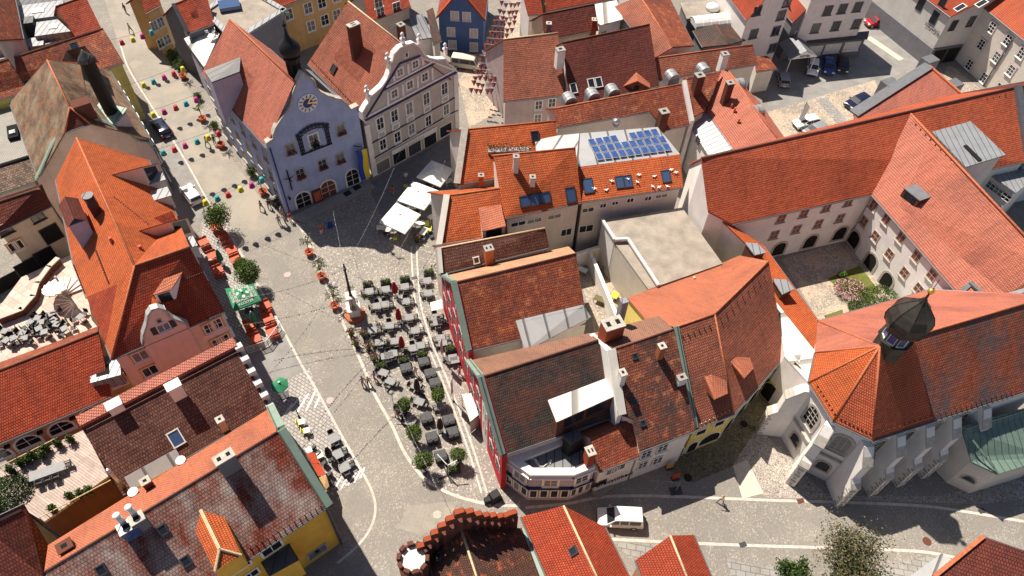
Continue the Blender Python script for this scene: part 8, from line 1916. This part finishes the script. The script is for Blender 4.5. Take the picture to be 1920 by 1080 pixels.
# white birds on the solar roof
bird = proto('bird'); m = MB(); prf = [(-.17, .01), (-.12, .06), (0, .085), (.1, .06), (.15, .045), (.19, .055), (.225, .035), (.25, .01)]; i0 = len(m.v)
for x, r in prf:
    for k in range(8): a = k*math.pi/4; m.v.append(V((x, r*math.cos(a), .12+r*math.sin(a)+(.04 if x > .12 else 0))))
for q in range(len(prf)-1):
    for k in range(8): j = (k+1) % 8; m.face((i0+q*8+k, i0+q*8+j, i0+(q+1)*8+j, i0+(q+1)*8+k))
for sg in (-1, 1): m.poly([V((.08, sg*.05, .17)), V((-.02, sg*.34, .22)), V((-.10, sg*.36, .21)), V((-.10, sg*.05, .16))])
m.poly([V((-.15, -.04, .13)), V((-.30, -.07, .13)), V((-.30, .07, .13)), V((-.15, .04, .13))])
for sg in (-1, 1): m.cyl((0, sg*.03, .05), (0, sg*.03, -.02), .008, n=4)
m.build('body', ['trim'], bird); MB().cyl((.24, 0, .16), (.28, 0, .155), .012, .004, 5).build('beak', ['gold'], bird)
WB = ['left of the double skylight', 'above the double skylight', 'highest above the double skylight', 'right of the double skylight', 'in the middle of the orange slope', 'near the right skylight', 'rightmost on the orange slope', 'at the eave below the middle', 'second at the eave below the middle', 'at the eave near the left skylight', 'beside the left skylight', 'at the eave towards the right end']
for (x, y), w_ in zip(((560, 1022), (650, 1008), (712, 985), (703, 1027), (800, 995), (893, 957), (920, 972), (790, 1053), (825, 1055), (530, 1072), (462, 1062), (872, 1052)), WB):
    P = hit(*t3((x, y))[0], A15d); place(bird, P, rnd.random()*6, 'white bird '+w_+' of the solar house', 'bird', 'white birds on the solar house roof', .85)
# bicycles
bike = proto('bicycle')
for x in (-.52, .52):
    m = MB(); pts_ = [V((x+.34*math.cos(a), 0, .35+.34*math.sin(a))) for a in [math.pi*k/8 for k in range(17)]]; m.tube(pts_, .025, 5); m.build('wheel', ['tyre'], bike)
m = MB(); m.tube([V((-.52, 0, .35)), V((-.05, 0, .32)), V((.38, 0, .85)), V((-.2, 0, .82)), V((-.05, 0, .32))], .025, 5); m.tube([V((-.52, 0, .35)), V((-.2, 0, .82))], .02, 5); m.tube([V((.52, 0, .35)), V((.38, 0, .95))], .025, 5); m.build('frame', ['cargrey'], bike)
MB().box((-.2, 0, .93), (.26, .14, .06)).build('saddle', ['black'], bike); m = MB(); m.tube([V((.34, -.28, 1.0)), V((.38, 0, .97)), V((.34, .28, 1.0))], .02, 5); m.build('handlebar', ['steel'], bike)
for (x, y), a, lb in (((812, 502), .9, 'grey bicycle leaning behind the planter at the red facade end'), ((515, 384), -.6, 'bicycle parked by the wall near the hall corner')):
    P = at(x, y, .5); P.z = 0; place(bike, P, a, lb, 'bicycle', 'parked bicycles', 1.1)
EXPO = 0.72
# ================================================================ LIGHT, SKY, CAMERA
AZ, EL = math.radians(-45), math.radians(57)     # direction the shadows fall, sun height
ld = V((math.cos(AZ)*math.cos(EL), math.sin(AZ)*math.cos(EL), -math.sin(EL)))
sl = bpy.data.lights.new('sun', 'SUN'); sl.energy = 4.9; sl.angle = math.radians(.5); sl.color = (1.0, .91, .775)
so_ = bpy.data.objects.new('sun', sl); COL.objects.link(so_); so_.rotation_euler = ld.to_track_quat('-Z', 'Y').to_euler(); so_.location = (0, 0, 120)
w = bpy.data.worlds.new('World'); S.world = w; w.use_nodes = True; nt = w.node_tree
sk = nt.nodes.new('ShaderNodeTexSky'); sk.sky_type = 'NISHITA'; sk.sun_disc = False; sk.sun_elevation = EL; sk.sun_rotation = math.radians(-45)
bg = nt.nodes['Background']; bg.inputs['Strength'].default_value = .05; nt.links.new(sk.outputs[0], bg.inputs['Color'])
cam = bpy.data.cameras.new('camera'); cam.sensor_width = 36; cam.lens = F/1920*36; cam.clip_end = 2000; cam.clip_start = .5
co = bpy.data.objects.new('camera', cam); COL.objects.link(co); S.camera = co
X = V((_rt.x, _fw.x, _up.x)); Yd = V((_rt.y, _fw.y, _up.y)); Zf = V((_rt.z, _fw.z, _up.z))
co.matrix_world = Matrix.Translation(CAMP) @ Matrix((X, -Yd, -Zf)).transposed().to_4x4()
S.view_settings.view_transform = 'Standard'; S.view_settings.look = 'None'; S.view_settings.gamma = 1; S.view_settings.exposure = EXPO
S.cycles.max_bounces = 5; S.cycles.diffuse_bounces = 3; S.cycles.glossy_bounces = 2; S.cycles.transmission_bounces = 2
S.cycles.use_denoising = True
